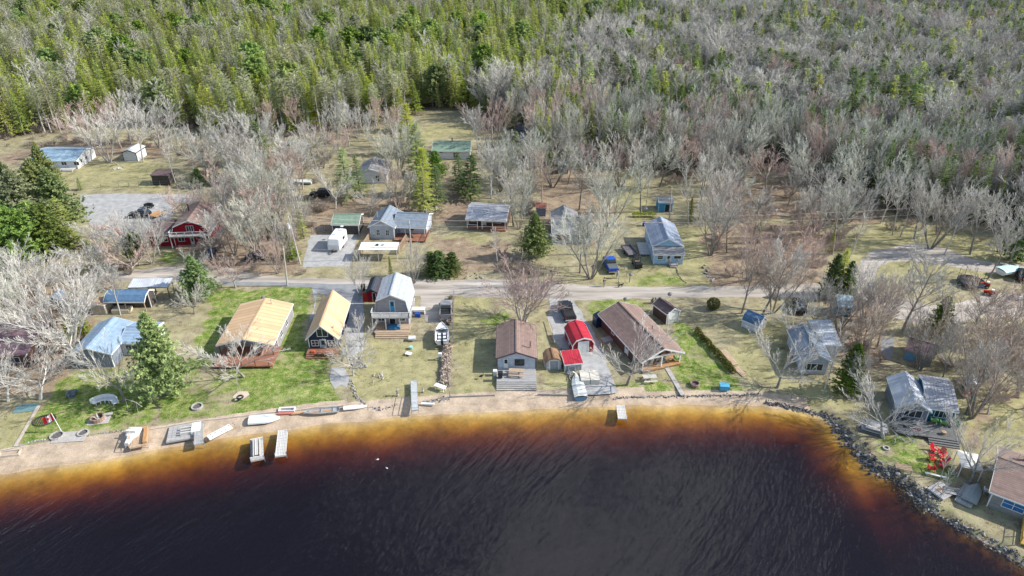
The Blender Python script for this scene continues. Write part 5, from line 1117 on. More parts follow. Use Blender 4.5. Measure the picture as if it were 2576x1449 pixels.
# ------------------------------------------------------------ boats
def hull(L, w, h, n=9, flat=.15, open_=True, tilt=0):
    """stern at x=0, bow at x=L"""
    secs = []
    for i in range(n):
        f = i / (n - 1); x = L * f; ww = w * (1 - max(0, (f - .45) / .55) ** 2.2) + .01; hh = h * (1 + .25 * f * f); k = .62 * (1 - .6 * f)
        secs.append([(x, -ww, hh), (x, -ww * .96, hh * .55), (x, -ww * k, .06 + .3 * h * f * f), (x, 0, .0 + .35 * h * f * f), (x, ww * k, .06 + .3 * h * f * f), (x, ww * .96, hh * .55), (x, ww, hh)])
    m = MB().loft(secs, closed=False, caps=False); m.f.append(tuple(range(7))); m.m.append(0); return m, secs
def boat(label, tail, front, L, w, h, mats, z=0., flip=False, seats=0, tarp=None, name='rowing_boat', cat='boat', cockpit=False):
    e = thing(name, label, cat, (tail.x, tail.y, z), aim(tail, front)); m, secs = hull(L, w, h)
    if flip:
        m.v = [(x, y, h * 1.28 - zz) for x, y, zz in m.v]; part('hull', m, mats[0], e)
        part('keel', MB().box(.1, L * .8, -.03, .03, h * 1.28 + .0, h * 1.28 + .03), mats[0], e)
        for s in (-.3, .3): part('strake', MB().box(.1, L * .6, s * w - .02, s * w + .02, h * 1.2, h * 1.25), mats[0], e)
        return e
    part('hull', m, mats[0], e); g = MB()
    for a, b_ in zip(secs[:-1], secs[1:]):
        for k in (0, 6): g.bar(a[k], b_[k], .07, .05)
    part('gunwale', g, mats[1], e)
    if tarp:
        t = MB().loft([[(s[0][0], s[0][1] * 1.02, s[0][2] + .03), (s[0][0], s[0][1] * .4, s[0][2] + .2), (s[0][0], s[6][1] * .4, s[0][2] + .2), (s[6][0], s[6][1] * 1.02, s[6][2] + .03)] for s in secs], closed=False, caps=False); part('boat_cover', t, tarp, e)
    elif cockpit:
        fl = MB().loft([[(s[0][0], s[0][1] * .97, s[0][2] * .9), (s[0][0], s[6][1] * .97, s[0][2] * .9)] for s in secs[5:]], closed=False, caps=False); part('fore_deck', fl, mats[0], e)
        part('cockpit_floor', MB().box(.3, L * .56, -w * .75, w * .75, h * .35, h * .4), P_NAVY, e)
        for s in (-1, 1):
            part('side_deck', MB().box(0, L * .56, s * w * .88 - .1, s * w * .88 + .1, h * .86, h * .95), mats[0], e)
            for x in (L * .2, L * .38): part('seat', MB().box(x, x + .5, s * w * .38 - .22, s * w * .38 + .22, h * .42, h * .8), mats[0], e)
        part('windscreen', MB().bar((L * .57, -w * .8, h + .1), (L * .6, 0, h + .2), .03, .12).bar((L * .6, 0, h + .2), (L * .57, w * .8, h + .1), .03, .12), GLASS, e)
        part('stern_deck', MB().box(0, .32, -w * .9, w * .9, h * .8, h * .95), mats[0], e); part('outboard_motor', MB().box(-.5, -.05, -.18, .18, h * .5, h * 1.35).box(-.4, -.2, -.08, .08, -.2, h * .5), BLACK, e)
    else:
        part('floor', MB().box(.1, L * .7, -w * .55, w * .55, .12, .15), mats[0], e)
        for i in range(seats): x = L * (.12 + .68 * i / max(1, seats - 1)); ww = w * (1 - max(0, (x / L - .45) / .55) ** 2.2) * .93; part('thwart', MB().box(x, x + .25, -ww, ww, h * .7, h * .76), mats[1], e)
    return e
bt = boat('white motorboat with navy cockpit on a trailer beside the brush fence', q('Z2', 2440, 928), q('Z2', 2438, 800), 4.9, 1.0, .8, (P_WHITE, P_WHITE), .55, cockpit=True, name='motorboat')
e = thing('boat_trailer', 'steel trailer under the white motorboat', 'trailer', (q('Z2', 2440, 928).x, q('Z2', 2440, 928).y, 0), aim(q('Z2', 2440, 928), q('Z2', 2438, 800)))
part('frame', MB().bar((0, -.6, .5), (3.8, -.5, .5), .09).bar((0, .6, .5), (3.8, .5, .5), .09).bar((3.8, -.5, .5), (5.6, 0, .5), .09).bar((3.8, .5, .5), (5.6, 0, .5), .09).bar((.1, -1, .5), (.1, 1, .5), .09), STEEL, e); wheels(e, (1.3,), 1.15, .3)
TARP = mat('pale_boat_cover', (.62, .64, .60), (.50, .52, .50), 2, .7, .3); BHULL = paint('faded_blue_hull', (.10, .24, .38), .4)
boat('faded blue boat under a pale cover, drawn up on the sand', q('Z3', 1822, 1440), q('Z3', 1780, 1270), 5.0, .85, .7, (BHULL, P_WHITE), -.35, tarp=TARP)
boat('white flat boat lying upside down on the sand below the lawn wall', q('Z8', 495, 610), q('Z8', 740, 588), 3.9, .85, .45, (mat('white_aluminium', (.72, .75, .76), rough=.35),), -.12, flip=True)
ALU = mat('brushed_aluminium', (.60, .62, .62), (.48, .50, .50), 2, .35, metal=.5)
boat('slim aluminium canoe with open seats at the lawn wall', q('Z8', 1400, 505), q('Z8', 1110, 535), 4.6, .5, .38, (ALU, ALU), -.12, seats=3, name='canoe', cat='canoe')
boat('white kayak hull turned over beside the aluminium canoe', q('Z8', 1445, 490), q('Z8', 1635, 470), 3.1, .36, .3, (P_WHITE,), -.05, flip=True, name='kayak', cat='kayak')
boat('boat under a bright turquoise-white cover at the right edge', at(2512, 695), at(2545, 690), 3.6, 1.1, .9, (P_WHITE, P_WHITE), .35, tarp=mat('aqua_boat_cover', (.45, .80, .80), (.60, .82, .80), 2, .6, .3), name='covered_boat')
boat('grey upturned boat on the grey platform near the brown cottage', at(2436, 1262, .4), at(2452, 1232, .4), 3.6, .8, .45, (mat('grey_green_fibreglass', (.30, .34, .33), rough=.5),), .32, flip=True)
boat('pale small boat drawn up behind leafless trees, centre left', q('B2', 760, 440), q('B2', 680, 470), 3.6, .7, .5, (P_WHITE, P_WHITE), 0, seats=2)
boat('blue-white boat resting by the track, behind the leafless trees', q('B2', 960, 575), q('B2', 790, 575), 4.6, .8, .6, (mat('pale_blue_hull', (.5, .62, .70), rough=.4), P_WHITE), .1, tarp=TARP)
boat('white skiff beside the road under the conifers, far left', at(20, 492), at(70, 492), 5, .9, .7, (P_WHITE, P_WHITE), .2, tarp=mat('white_boat_cover', (.7, .72, .72), rough=.6))
boat('white motor launch parked right of the far left skiff', at(88, 500), at(135, 497), 5.2, 1., .9, (P_WHITE, P_WHITE), .3, cockpit=True, name='motorboat')
# ------------------------------------------------------------ trees of the yards (survey of each base, height, spread factor)
G_, RD, LI, WH, TN = None, (BK_RED, BK_RED), (BK_GREY, BK_LICHEN), (BK_WHITE, BK_WHITE), (BK_TAN, BK_TAN)
YT = [
 (102,1005,8.5,1.25,'wide',WH,'broad pale leafless tree by the small teal mat, lower left'),
 (183,878,12.5,1.05,'clump',WH,'many stemmed pale tree leaning over the far left brown cottage'),
 (196,900,11,1.1,'wide',WH,'broad pale leafless tree behind the pale blue roofed bungalow'),
 (312,1008,9.5,.85,'wide',G_,'leafless grey tree in front of the pale blue roofed bungalow'),
 (613,948,7.2,1.45,'wide',G_,'wide leafless tree with tyre swing, before the broad cream roofed cabin'),
 (303,792,9.5,.8,'tall',WH,'pale tree with a forked trunk among the dark blue roofed shed and boards'),
 (593,724,6,1.0,'wide',RD,'small reddish roadside tree at the edge of the tarred verge'),
 (906,742,7,.75,'clump',WH,'slim forked pale tree by the green bin near the tiny red shed'),
 (912,872,4.2,1.3,'wide',G_,'low twisted leafless tree in front of the grey gambrel house'),
 (889,945,5.6,.9,'wide',WH,'leaning pale tree over the white rock pile right of the navy cabin'),
 (1043,712,6,1.0,'clump',G_,'bushy leafless tree just behind the grey gambrel house'),
 (1314,812,10,1.15,'clump',RD,'huge many stemmed maple with reddish tips behind the brown roofed beach cabin'),
 (1322,815,9,1.25,'wide',RD,'spreading maple stem with reddish tips right behind the beach cabin roof'),
 (1577,968,8.3,1.0,'wide',G_,'leafless tree with crooked dark trunk before the long brown bungalow'),
 (1866,788,12,.85,'tall',TN,'tall brown twigged tree by the roadside above the small blue shed'),
 (1917,792,12.5,.9,'tall',G_,'tall grey tree standing behind the small blue roofed shed'),
 (1943,786,12,.9,'clump',TN,'leaning group of dark stems left of the tarred drive'),
 (1990,700,8,1.1,'wide',RD,'reddish leafless tree across the road above the dark stem group'),
 (2174,800,9.5,.9,'clump',WH,'white forked birch at the foot of the road loop'),
 (2270,834,14,1.0,'tall',G_,'tall tree with a bent limb in the middle of the road loop'),
 (2285,722,11,.7,'thin',WH,'thin pale birch inside the road loop, behind the bent limb tree'),
 (2456,812,8.5,1.1,'wide',TN,'dark leaning tree at the turning place on the right'),
 (1955,975,7.5,1.1,'wide',G_,'low leafless tree left of the white cottage with three-part window'),
 (2008,962,8.5,.6,'thin',G_,'thin grey trunk against the left wall of the white cottage'),
 (2070,990,10.5,.7,'thin',WH,'slender white birch in front of the white cottage window'),
 (2145,1002,7.5,.9,'tall',G_,'leaning grey tree by the bushy pine right of the white cottage'),
 (2222,1102,7,1.35,'wide',WH,'pale spreading tree beside the white gable of the teal cottage'),
 (2366,1205,4.2,.8,'thin',WH,'white forked birch just below the red chairs'),
 (2360,1268,5.0,.8,'thin',WH,'leaning birch on the rocks below the red chairs'),
 (2440,1215,8.0,.9,'wide',G_,'grey tree leaning over the white canvas shelter'),
 (2430,1042,11,.9,'tall',G_,'tall leaning tree beside the narrow teal outhouse'),
 (2446,1048,12,1.1,'clump',TN,'brown stemmed tree group right of the narrow teal outhouse'),
 (2368,962,9,.8,'tall',G_,'grey tree beside the shed with purple-brown roof'),
 (2170,880,9,1.0,'clump',TN,'tangle of brown stems right of the white cottage'),
 (2110,830,9,1.0,'clump',G_,'leafless clump between the teal shed and the white cottage'),
 (2050,835,8,1.0,'wide',G_,'pale fan shaped tree over the roof of the white cottage'),
 (1990,850,6,1.2,'wide',WH,'low pale tree beside the dark parked car, right'),
 (2530,905,9,1.3,'wide',TN,'broad brown tree above the narrow teal outhouse, right edge'),
 (2560,1000,8,1.2,'wide',G_,'leafless tree at the right edge beyond the outhouse path'),
 (2490,940,8,1.1,'clump',RD,'reddish grey tree clump right of the purple roofed shed'),
 (2330,905,8.5,1.0,'clump',TN,'brown twigged clump behind the purple roofed shed'),
 (2545,840,7,1.2,'wide',RD,'reddish tree overhanging the gravel at the right edge'),
 (2486,700,11,.9,'tall',G_,'grey tree at the far side of the turning place'),
 (1486,700,12.5,.95,'clump',LI,'tall whitish many stemmed tree left of the royal blue pickup'),
 (1459,686,11,.8,'tall',LI,'pale tree in front of the low house with red window'),
 (1475,668,11.5,.8,'tall',G_,'dark stemmed tree by the corner of the low grey roofed house'),
 (1520,600,12,1.0,'tall',LI,'lichen pale tree between the low grey house and utility trailer'),
 (1535,570,11.5,1.0,'clump',LI,'pale feathery tree behind the utility trailer'),
 (1252,664,6.3,1.1,'thin',WH,'small white birch on the lawn below the posted porch cottage'),
 (1235,500,11.5,1.0,'tall',WH,'pale tree behind the cottage with the posted porch'),
 (1292,570,12,1.0,'tall',G_,'tall grey tree at the right corner of the posted porch cottage'),
 (1318,540,12,.9,'thin',WH,'birch beside the little red roofed shed'),
 (1364,515,11.5,.9,'tall',TN,'dark leaning trunk on the brown leaf litter'),
 (1457,528,13.5,.85,'tall',G_,'very straight dark trunk on the brown leaf litter'),
 (1612,535,13,.9,'tall',LI,'tall tree left of the bright blue shed'),
 (1622,532,12,.8,'thin',G_,'thin twin of the tall tree left of the bright blue shed'),
 (1732,568,13.5,.8,'thin',WH,'straight white birch behind the light blue house'),
 (1763,520,12,.9,'tall',G_,'dark trunked tree right of the straight white birch'),
 (1788,640,12.5,.95,'clump',G_,'many stemmed grey tree right of the light blue house'),
 (1893,610,11,.9,'tall',G_,'reddish trunk beside the small dark leaning spruce'),
 (1925,480,10,1.1,'wide',RD,'red tinged tree among white scrap wood'),
 (1870,450,12,1.0,'tall',LI,'double trunked tree by the weathered dark shed roof'),
 (2018,575,8,.9,'tall',G_,'short trunked tree by the brush pile'),
 (2058,590,12,.8,'thin',WH,'thin birch near the brush pile'),
 (2093,640,14,.95,'tall',LI,'tall dark trunk above the dark cedars, crown whitish'),
 (2131,662,13,.8,'thin',WH,'leaning birch by the road loop entrance'),
 (2245,592,12.5,.8,'thin',WH,'left of two straight birches above the road loop'),
 (2264,596,12.5,.9,'thin',WH,'right of two straight birches above the road loop'),
 (2300,600,13,.9,'tall',G_,'tree with a curved trunk above the road loop'),
 (2340,625,12,1.0,'clump',G_,'forked tree just above the road loop'),
 (2375,640,12,.9,'thin',WH,'leaning pale birch above the turning place'),
 (2440,640,13,1.0,'tall',G_,'tall grey tree above the turning place'),
 (2540,660,13,.9,'thin',WH,'pair of pale stems at the right edge above the covered boat'),
 (275,408,12,1.1,'clump',WH,'leaning birch group left of the small white shed'),
 (305,372,13,1.1,'tall',RD,'broad pinkish tree behind the small white shed'),
 (330,362,13.5,1.1,'tall',WH,'pale tall tree directly behind the small white shed'),
 (361,408,13,.9,'tall',WH,'white trunk at the right wall of the small white shed'),
 (400,372,12.5,1.1,'clump',WH,'pale clump behind the slatted brown shed'),
 (445,470,13,.7,'thin',WH,'long leaning birch over the slatted brown shed'),
 (232,372,11,1.1,'clump',RD,'pinkish grey clump left of the leaning birches'),
 (520,440,10.5,1.25,'wide',G_,'very broad leafless crown above the low dark cedars'),
 (468,560,8,1.0,'wide',RD,'reddish bush tree behind the red house'),
 (545,545,8,1.1,'wide',RD,'reddish leafless tree right of the red house roof'),
 (500,702,5.6,.8,'clump',WH,'small pale tree in front of the red house door'),
 (530,640,5,1.1,'shrub',TN,'brown bush at the corner of the red house'),
 (590,640,8.5,1.0,'clump',RD,'pinkish bushy tree by the dark blue parked car'),
 (640,650,11.5,.9,'tall',WH,'pale trunk above the dark small car in brush'),
 (625,520,12,1.0,'tall',WH,'pale tree in the thicket, left of its tallest birch'),
 (660,640,12.5,.9,'tall',LI,'lichen covered tree in the thicket by the utility pole'),
 (700,640,12.5,.9,'thin',WH,'white birch leaning in the thicket by the utility pole'),
 (685,560,13,1.0,'clump',LI,'large lichen clump in the middle of the thicket'),
 (740,580,12,.9,'thin',WH,'pale birch at the right side of the thicket'),
 (765,580,13.5,.8,'thin',WH,'tallest birch right of the thicket, near the camper'),
 (735,480,13,1.1,'tall',WH,'broad pale tree behind the thicket'),
 (605,470,13,1.0,'tall',G_,'grey tree behind the reddish leafless tree'),
 (576,430,12,1.0,'tall',WH,'white forked tree at the edge of the spruce wood'),
 (650,395,12,1.0,'wide',WH,'wide pale tree in front of the spruce wood'),
 (828,412,12,.7,'thin',WH,'straight birch behind the white scrap heap, centre left'),
 (800,440,12,1.1,'tall',G_,'grey crown over the boat behind the black car'),
 (844,525,8,1.0,'wide',WH,'small pale tree right of the black car in shade'),
 (930,545,7,1.0,'wide',G_,'small leafless tree behind the sage green roofed shed'),
 (1000,450,12,1.0,'clump',LI,'lichen pale tree between grey cottage and the tall gold spruces'),
 (1028,530,9,.9,'tall',G_,'grey tree behind the slate roofed house'),
 (1002,525,9,.9,'clump',TN,'brown stems left of the tall gold spruces'),
 (1205,385,12.5,1.0,'tall',WH,'pale tree at the right end of the green roofed cottage'),
 (1240,378,12,1.1,'clump',RD,'pinkish clump right of the grassy clearing'),
 (1262,470,11,1.1,'clump',LI,'pale clump behind the posted porch cottage, right'),
 (1390,470,11,1.2,'clump',LI,'bushy pale tree above the slate blue shed'),
 (1560,470,12,1.1,'clump',G_,'grey clump between the leaf litter and the green strip'),
 (1660,470,12,1.1,'tall',LI,'pale tree above the bright blue shed'),
 (1700,420,13,1.1,'clump',RD,'large red topped maple at the front of the hardwoods'),
 (1720,470,12,1.0,'tall',RD,'smaller red topped maple below the large one'),
 (1830,540,9,1.1,'wide',LI,'low lichen pale tree near white scrap wood'),
 (2120,560,10,1.2,'clump',G_,'broad grey clump left of the road loop lawn'),
 (2160,520,12,1.2,'clump',LI,'big feathery tree at the edge of the right-hand wood'),
 (2050,500,12,1.2,'clump',LI,'big rounded grey crown above the brush pile'),
 (60,745,9,1.2,'wide',WH,'pale broad tree near the left road end'),
 (110,760,9.5,1.2,'wide',WH,'second pale broad tree near the left road end'),
 (250,700,7.5,1.2,'wide',G_,'fan shaped grey tree left of the roadside pine'),
 (330,690,7.5,1.2,'wide',RD,'reddish grey fan tree between pole and roadside pine'),
 (300,640,7.5,1.2,'wide',WH,'pale fan tree behind the utility pole, left'),
 (35,870,8.5,1.2,'wide',WH,'pale tree over the far left brown cottage'),
 (20,1010,6.5,1.2,'wide',WH,'pale spreading tree at the far left above the beach lawn'),
 (490,790,5,1.1,'wide',G_,'small leafless tree below the roadside pine'),
 (860,910,4,1.1,'wide',G_,'small grey bush tree against the navy cabin'),
 (2312,930,8,.9,'clump',G_,'grey clump above the teal cottage roof'),
]
for x, y, H, wf, key, mm, lab in YT:
    nm = {'thin': 'birch_tree', 'shrub': 'leafless_bush'}.get(key, 'bare_tree'); base = {'wide': 8.6, 'shrub': 3.0}.get(key, 10.)
    H *= 1.07; tree(nm, lab, 'bush' if key == 'shrub' else 'tree', at(x, y), H, H / base * wf * 1.12, key, mm, tilt=.04)
CT = [
 (421,992,12.8,.98,'whitepine',LF_PINE,'huge bright green pine between the pale bungalow and broad cream cabin'),
 (505,748,7.8,1.3,'whitepine',LF_PINE,'round bright green pine at the roadside, left of the tarred verge'),
 (1345,648,9,1.1,'whitepine',LF_PINE,'dense bright green pine beside the low house with red window'),
 (1085,690,4.6,1.9,'bushy',LF_DARK,'left of the three small dark spruces at the roadside'),
 (1112,694,5.1,1.9,'bushy',LF_DARK,'middle one of the three small dark spruces at the roadside'),
 (1138,690,4.4,1.9,'bushy',LF_DARK,'right of the three small dark spruces at the roadside'),
 (984,695,4,.9,'cedar',None,'yellow green cedar behind the grey gambrel house'),
 (876,500,11.5,1.1,'spruce',LF_PINE,'tall spruce left of the white walled grey cottage'),
 (908,495,9.5,1.0,'spruce',LF_DARK,'dark spruce in front of the white walled grey cottage'),
 (1012,330,12,1.1,'spruce',LF_GOLD,'topmost of the tall gold green spruces in a row'),
 (1030,390,13,1.1,'spruce',LF_GOLD,'second of the gold green spruces in a row'),
 (1050,440,12.5,1.2,'spruce',LF_PINE,'fresh green spruce, third in the row of gold green ones'),
 (1062,490,11,1.2,'slim',LF_GOLD,'fourth of the gold green spruces in a row'),
 (1070,540,10.5,1.2,'slim',LF_GOLD,'lowest of the gold green spruces in a row, by timber pile'),
 (1100,515,9,1.2,'spruce',LF_DARK,'dark spruce right of the lowest gold green spruce'),
 (1102,445,6.5,1.5,'bushy',LF_PINE,'round dense evergreen at the left end of the green roofed cottage'),
 (1178,498,10,1.5,'spruce',LF_DARK,'wide dark spruce above the posted porch cottage'),
 (1160,470,8,1.3,'spruce',LF_DARK,'dark spruce behind the wide dark spruce'),
 (665,418,11,1.4,'spruce',LF_DARK,'wide dark spruce standing before the conifer wood, left'),
 (700,450,8,1.2,'spruce',LF_SPRUCE,'spruce just right of the wide dark spruce, left'),
 (500,470,4.5,1.8,'bushy',LF_DARK,'low dark evergreen clump beneath the very broad leafless crown'),
 (545,465,4,1.6,'bushy',LF_DARK,'smaller low evergreen clump beside the first, below broad crown'),
 (1366,348,8,.8,'slim',LF_PINE,'narrow green spruce near the charcoal roofed shed'),
 (1300,392,6.5,1.2,'spruce',LF_GOLD,'gold green young spruce in front of the outbuildings in the wood'),
 (1338,400,6.5,1.2,'spruce',LF_SPRUCE,'green spruce between tall leafless crowns, centre'),
 (1735,560,5.5,1.1,'cedar',LF_GOLD,'yellow green cedar behind the straight white birch'),
 (1905,612,5,.75,'slim',LF_DARK,'small dark leaning spruce on the leaf litter'),
 (2082,748,8,1.0,'bushy',LF_DARK,'left dark cedar over the road end'),
 (2105,742,8.5,1.0,'spruce',LF_SPRUCE,'middle green cedar over the road end'),
 (2128,748,7,1.0,'bushy',LF_DARK,'right dark cedar over the road end'),
 (2355,835,6.5,1.3,'bushy',LF_DARK,'dark evergreen on the bank inside the road loop'),
 (2125,985,8,1.1,'bushy',LF_DARK,'dark green pine right of the white cottage with three-part window'),
 (2085,640,5,.8,'cedar',LF_SPRUCE,'small green cedar beneath the tall dark trunk'),
 (204,478,3,1.2,'spruce',LF_PINE,'tiny lone spruce at the edge of the far left lawn'),
 (350,668,6.5,1.1,'pine',LF_OLD,'olive coloured pine beside the utility pole, left'),
 (100,400,4.5,1.3,'bushy',LF_GOLD,'low gold green evergreen behind the long sky blue roof'),
 (128,475,8.5,.9,'whitepine',LF_OLD,'thin grey green pine in front of the long sky blue roof'),
 (40,560,11,1.1,'whitepine',LF_OLD,'leftmost of the grey green pines by the gravel lot'),
 (75,600,11.5,1.2,'whitepine',LF_OLD,'second grey green pine by the gravel lot'),
 (110,560,11,1.1,'whitepine',LF_OLD,'third grey green pine by the gravel lot'),
 (160,575,10.5,1.1,'whitepine',LF_OLD,'rightmost grey green pine by the gravel lot'),
 (15,640,11,1.2,'bushy',LF_PINE,'big green evergreen at the left edge'),
 (60,668,9,1.3,'pine',LF_PINE,'round green pine at the left road end'),
 (110,650,9.5,1.2,'spruce',LF_PINE,'bright green spruce at the left road end'),
 (150,640,9,1.2,'bushy',LF_DARK,'dark evergreen left of the gravel lot'),
 (185,625,8.5,1.2,'spruce',LF_SPRUCE,'spruce nearest the gravel lot'),
 (30,700,5,1.3,'bushy',LF_PINE,'low green evergreen just above the left road end'),
 (735,650,5.5,1.3,'bushy',LF_PINE,'bright evergreen under the utility pole with transformer'),
 (765,600,6,.9,'spruce',LF_SPRUCE,'slim evergreen between thicket and camper'),
 (695,600,5,1.1,'bushy',LF_DARK,'dark evergreen inside the thicket'),
 (215,840,3.8,1.3,'bushy',LF_GOLD,'gold green evergreen behind the pale bungalow'),
 (180,850,4,1.2,'bushy',LF_SPRUCE,'small green evergreen at the foot of pale leaning stems'),
 (2548,655,9,1.2,'bushy',LF_DARK,'dark evergreen at the right edge above the covered boat'),
 (1215,232,15,1.1,'pine',LF_PINE,'giant pine rising above the conifer wood, centre'),
 (1580,170,14,1.2,'pine',LF_PINE,'giant pine where conifers meet hardwoods'),
 (925,165,14,1.2,'pine',LF_DARK,'dark giant pine in the conifer wood'),
 (1505,160,13,1.0,'spruce',LF_DARK,'dark broad spruce left of the giant pine among hardwoods'),
 (650,90,13,1.1,'pine',LF_GREYG,'grey green giant pine far off in the conifer wood'),
 (2370,480,9,1.2,'bushy',LF_SPRUCE,'green evergreen in the right-hand wood above the birches'),
 (2465,490,9,1.3,'spruce',LF_SPRUCE,'wide green spruce in the right-hand wood'),
 (2250,470,9,1.2,'spruce',LF_DARK,'dark spruce at the front of the right-hand wood'),
]
for x, y, H, wf, key, lf, lab in CT:
    if x < 200 and y > 470 and H > 4: H *= 1.2; wf *= 1.15
    if key in ('spruce', 'slim'): wf *= 1.35
    if key == 'slim': key = 'spruce'
    nm = 'pine_tree' if key in ('pine', 'barelow', 'whitepine') else ('cedar_tree' if key == 'cedar' else 'spruce_tree')
    tree(nm, lab, 'tree', at(x, y), H, H / 10. * wf, key, (None, lf) if lf else None, tilt=.03)
# loose stands of leafless trees between the yards, clear of roofs and roads
TH = [('the thicket between red house and gravel drive', [(540,690),(530,560),(570,470),(640,440),(760,440),(775,560),(765,690),(640,700)], 4.7, (LI, WH, G_, RD, WH), ('thin', 'tall', 'clump', 'tall')),
 ('the stand behind the slatted shed and gravel lot', [(440,345),(840,345),(860,400),(780,450),(560,460),(440,430)], 6.5, (G_, WH, RD, LI), ('tall', 'clump', 'thin', 'wide')),
 ('the stand left of the gold green spruces', [(860,345),(1000,335),(1010,430),(960,430),(950,380),(880,400)], 5.9, (G_, WH, RD), ('tall', 'thin', 'clump')),
 ('the stand round the white scrap heaps', [(1800,500),(1880,450),(2010,450),(2100,560),(2060,600),(1950,560),(1850,610),(1800,610)], 10, (LI, G_, RD), ('tall', 'clump')),
 ('the strip of trees above the road loop', [(2180,545),(2260,560),(2576,620),(2620,670),(2430,640),(2230,585)], 7.8, (WH, G_, LI), ('thin', 'tall', 'clump')),
 ('the grove at the right edge above the outhouse', [(2440,860),(2576,820),(2650,1100),(2480,1080),(2430,1000)], 6.0, (G_, TN, RD), ('clump', 'tall', 'wide')),
 ('the trees beside the far left road end', [(0,715),(190,715),(240,735),(330,720),(210,840),(60,880),(0,880)], 6.8, (WH, G_, LI), ('wide', 'clump')),
 ('the trees above the left road, by the pole', [(215,690),(230,620),(330,600),(385,640),(390,672),(240,690)], 6.0, (WH, G_, RD), ('wide', 'clump')),
 ('the stand behind the posted porch cottage', [(1210,430),(1345,420),(1365,540),(1300,600),(1290,500),(1215,490)], 6.5, (LI, WH, G_), ('tall', 'clump')),
 ('the front of the hardwoods above the leaf litter', [(1370,425),(1640,415),(1640,455),(1400,465)], 6.5, (LI, G_, RD), ('tall', 'clump', 'tall')),
 ('the stand right of the bright blue shed', [(1750,440),(1830,450),(1830,640),(1790,650),(1760,560)], 6.5, (LI, G_), ('clump', 'tall')),
 ('the tangle right of the white cottage', [(2150,800),(2215,800),(2235,900),(2180,960),(2150,900)], 5.5, (TN, G_, RD), ('clump', 'tall')),
 ('the reddish scrub trees above the road, right', [(1870,640),(1960,600),(2045,610),(2060,705),(1880,705)], 7.5, (RD, TN, RD), ('clump', 'wide'))]
g3 = np.random.default_rng(17); roadw = W2(ROAD); lotw = W2([(200,485),(500,485),(500,510),(430,560),(380,600),(250,590),(205,545)]); ntree = 0
for nm_, pg, sp, mm, kk in TH:
    pw = W2(pg); xs = [p[0] for p in pw]; ys = [p[1] for p in pw]; done = []
    for _ in range(600):
        x, y = g3.uniform(min(xs), max(xs)), g3.uniform(min(ys), max(ys)); P1 = np.array([[x, y]])
        if not inpoly(P1, pw)[0] or inpoly(P1, roadw)[0] or inpoly(P1, lotw)[0] or any((x - a)**2 + (y - c)**2 < sp * sp for a, c in done): continue
        v = Vector((x, y, 0)); bad = False
        for f in FOOT:
            u = (v - f.a).dot(f.ex); w_ = (v - f.a).dot(f.ey)
            if -1 < u < f.W + 1 and -6 < w_ < 10: bad = True; break
        if bad: continue
        done.append((x, y)); k = kk[int(g3.random() * len(kk))]; m_ = mm[int(g3.random() * len(mm))]
        base = {'wide': 8.6}.get(k, 10.); H = {'wide': 7.5, 'thin': 11, 'tall': 11, 'clump': 9.5}[k] * g3.uniform(.8, 1.15)
        ph = {'thin': 'slender birch', 'tall': 'tall leafless tree', 'clump': 'many stemmed leafless tree', 'wide': 'broad leafless tree'}[k]; tint = 'reddish ' if m_ == RD else 'brown twigged ' if m_ == TN else 'pale ' if m_ == WH else 'lichen grey ' if m_ == LI else 'grey '
        tree('birch_tree' if k == 'thin' else 'bare_tree', f"{tint}{ph} in {nm_}", 'tree', v, H, H / base * g3.uniform(.85, 1.2), k, m_, group=f"{tint}{ph}s in {nm_}"[:90], tilt=.05); ntree += 1
print('stands', ntree)
# round clipped bush by the road
rb = TB(); rr = np.random.default_rng(3)
for i in range(1500):
    v = unit(rr.normal(0, 1, 3)); p = v * np.array([1.05, 1.0, 1.0]) * (.86 + .18 * rr.random()) + np.array([0, 0, 1.0]); a = unit(rr.normal(0, 1, 3)) * .14; c = unit(np.cross(a, rr.normal(0, 1, 3))) * .1
    if p[2] > 0: rb.tri(p + a, p - a * .5 + c, p - a * .5 - c, rr.random())
LF_OLIVE = leaf_mat('olive_leaves', (.10, .13, .02), (.24, .24, .03))
obj('round_bush', rb.mesh('round_bush', LF_OLIVE), None, at(1793, 777), label='round clipped yellow green bush on the lawn by the road', category='bush')
def hedge(name, a, b, w, h, n, m, label, cat='hedge', sz=.13, sparse=False):
    t = TB(); L = (b - a).length; d = (b - a).normalized(); s = Vector((-d.y, d.x, 0))
    for i in range(n):
        u = rr.random() * L; th = rr.random() * math.pi; k = (.8 + .25 * rr.random()) * (1 + .25 * math.sin(u * 2.1) * rr.random()); p = np.array(a + d * u + s * (math.cos(th) * w / 2 * k)) + np.array([0, 0, math.sin(th) * h * k])
        v = unit(rr.normal(0, 1, 3)) * sz; c = unit(np.cross(v, rr.normal(0, 1, 3))) * sz * .7
        t.tri(p + v, p - v * .5 + c, p - v * .5 - c, rr.random())
    o = a.copy(); t.V = [np.array(v) - np.array(o) for v in t.V]
    obj(name, t.mesh(name, m), None, o, label=label, category=cat)
hedge('hedge', q('Z4', 1135, 760), q('Z4', 1520, 1190), .7, .9, 3200, LF_OLIVE, 'narrow yellow green hedge beside the boardwalk')
hedge('brush_strip', q('Z3', 520, 430), q('Z3', 480, 700), .8, .7, 1500, BK_TAN, 'strip of brown dead brush along the wire fence, upper half', 'brush', .2)
hedge('brush_strip', q('Z3', 475, 900), q('Z3', 440, 1320), 1.3, .6, 1500, BK_TAN, 'strip of brown dead brush along the wire fence, lower half', 'brush', .2)
hedge('clipped_hedge', at(1590, 546), at(1650, 546), .9, 1.0, 900, LF_GOLD, 'short clipped hedge behind the light blue house')
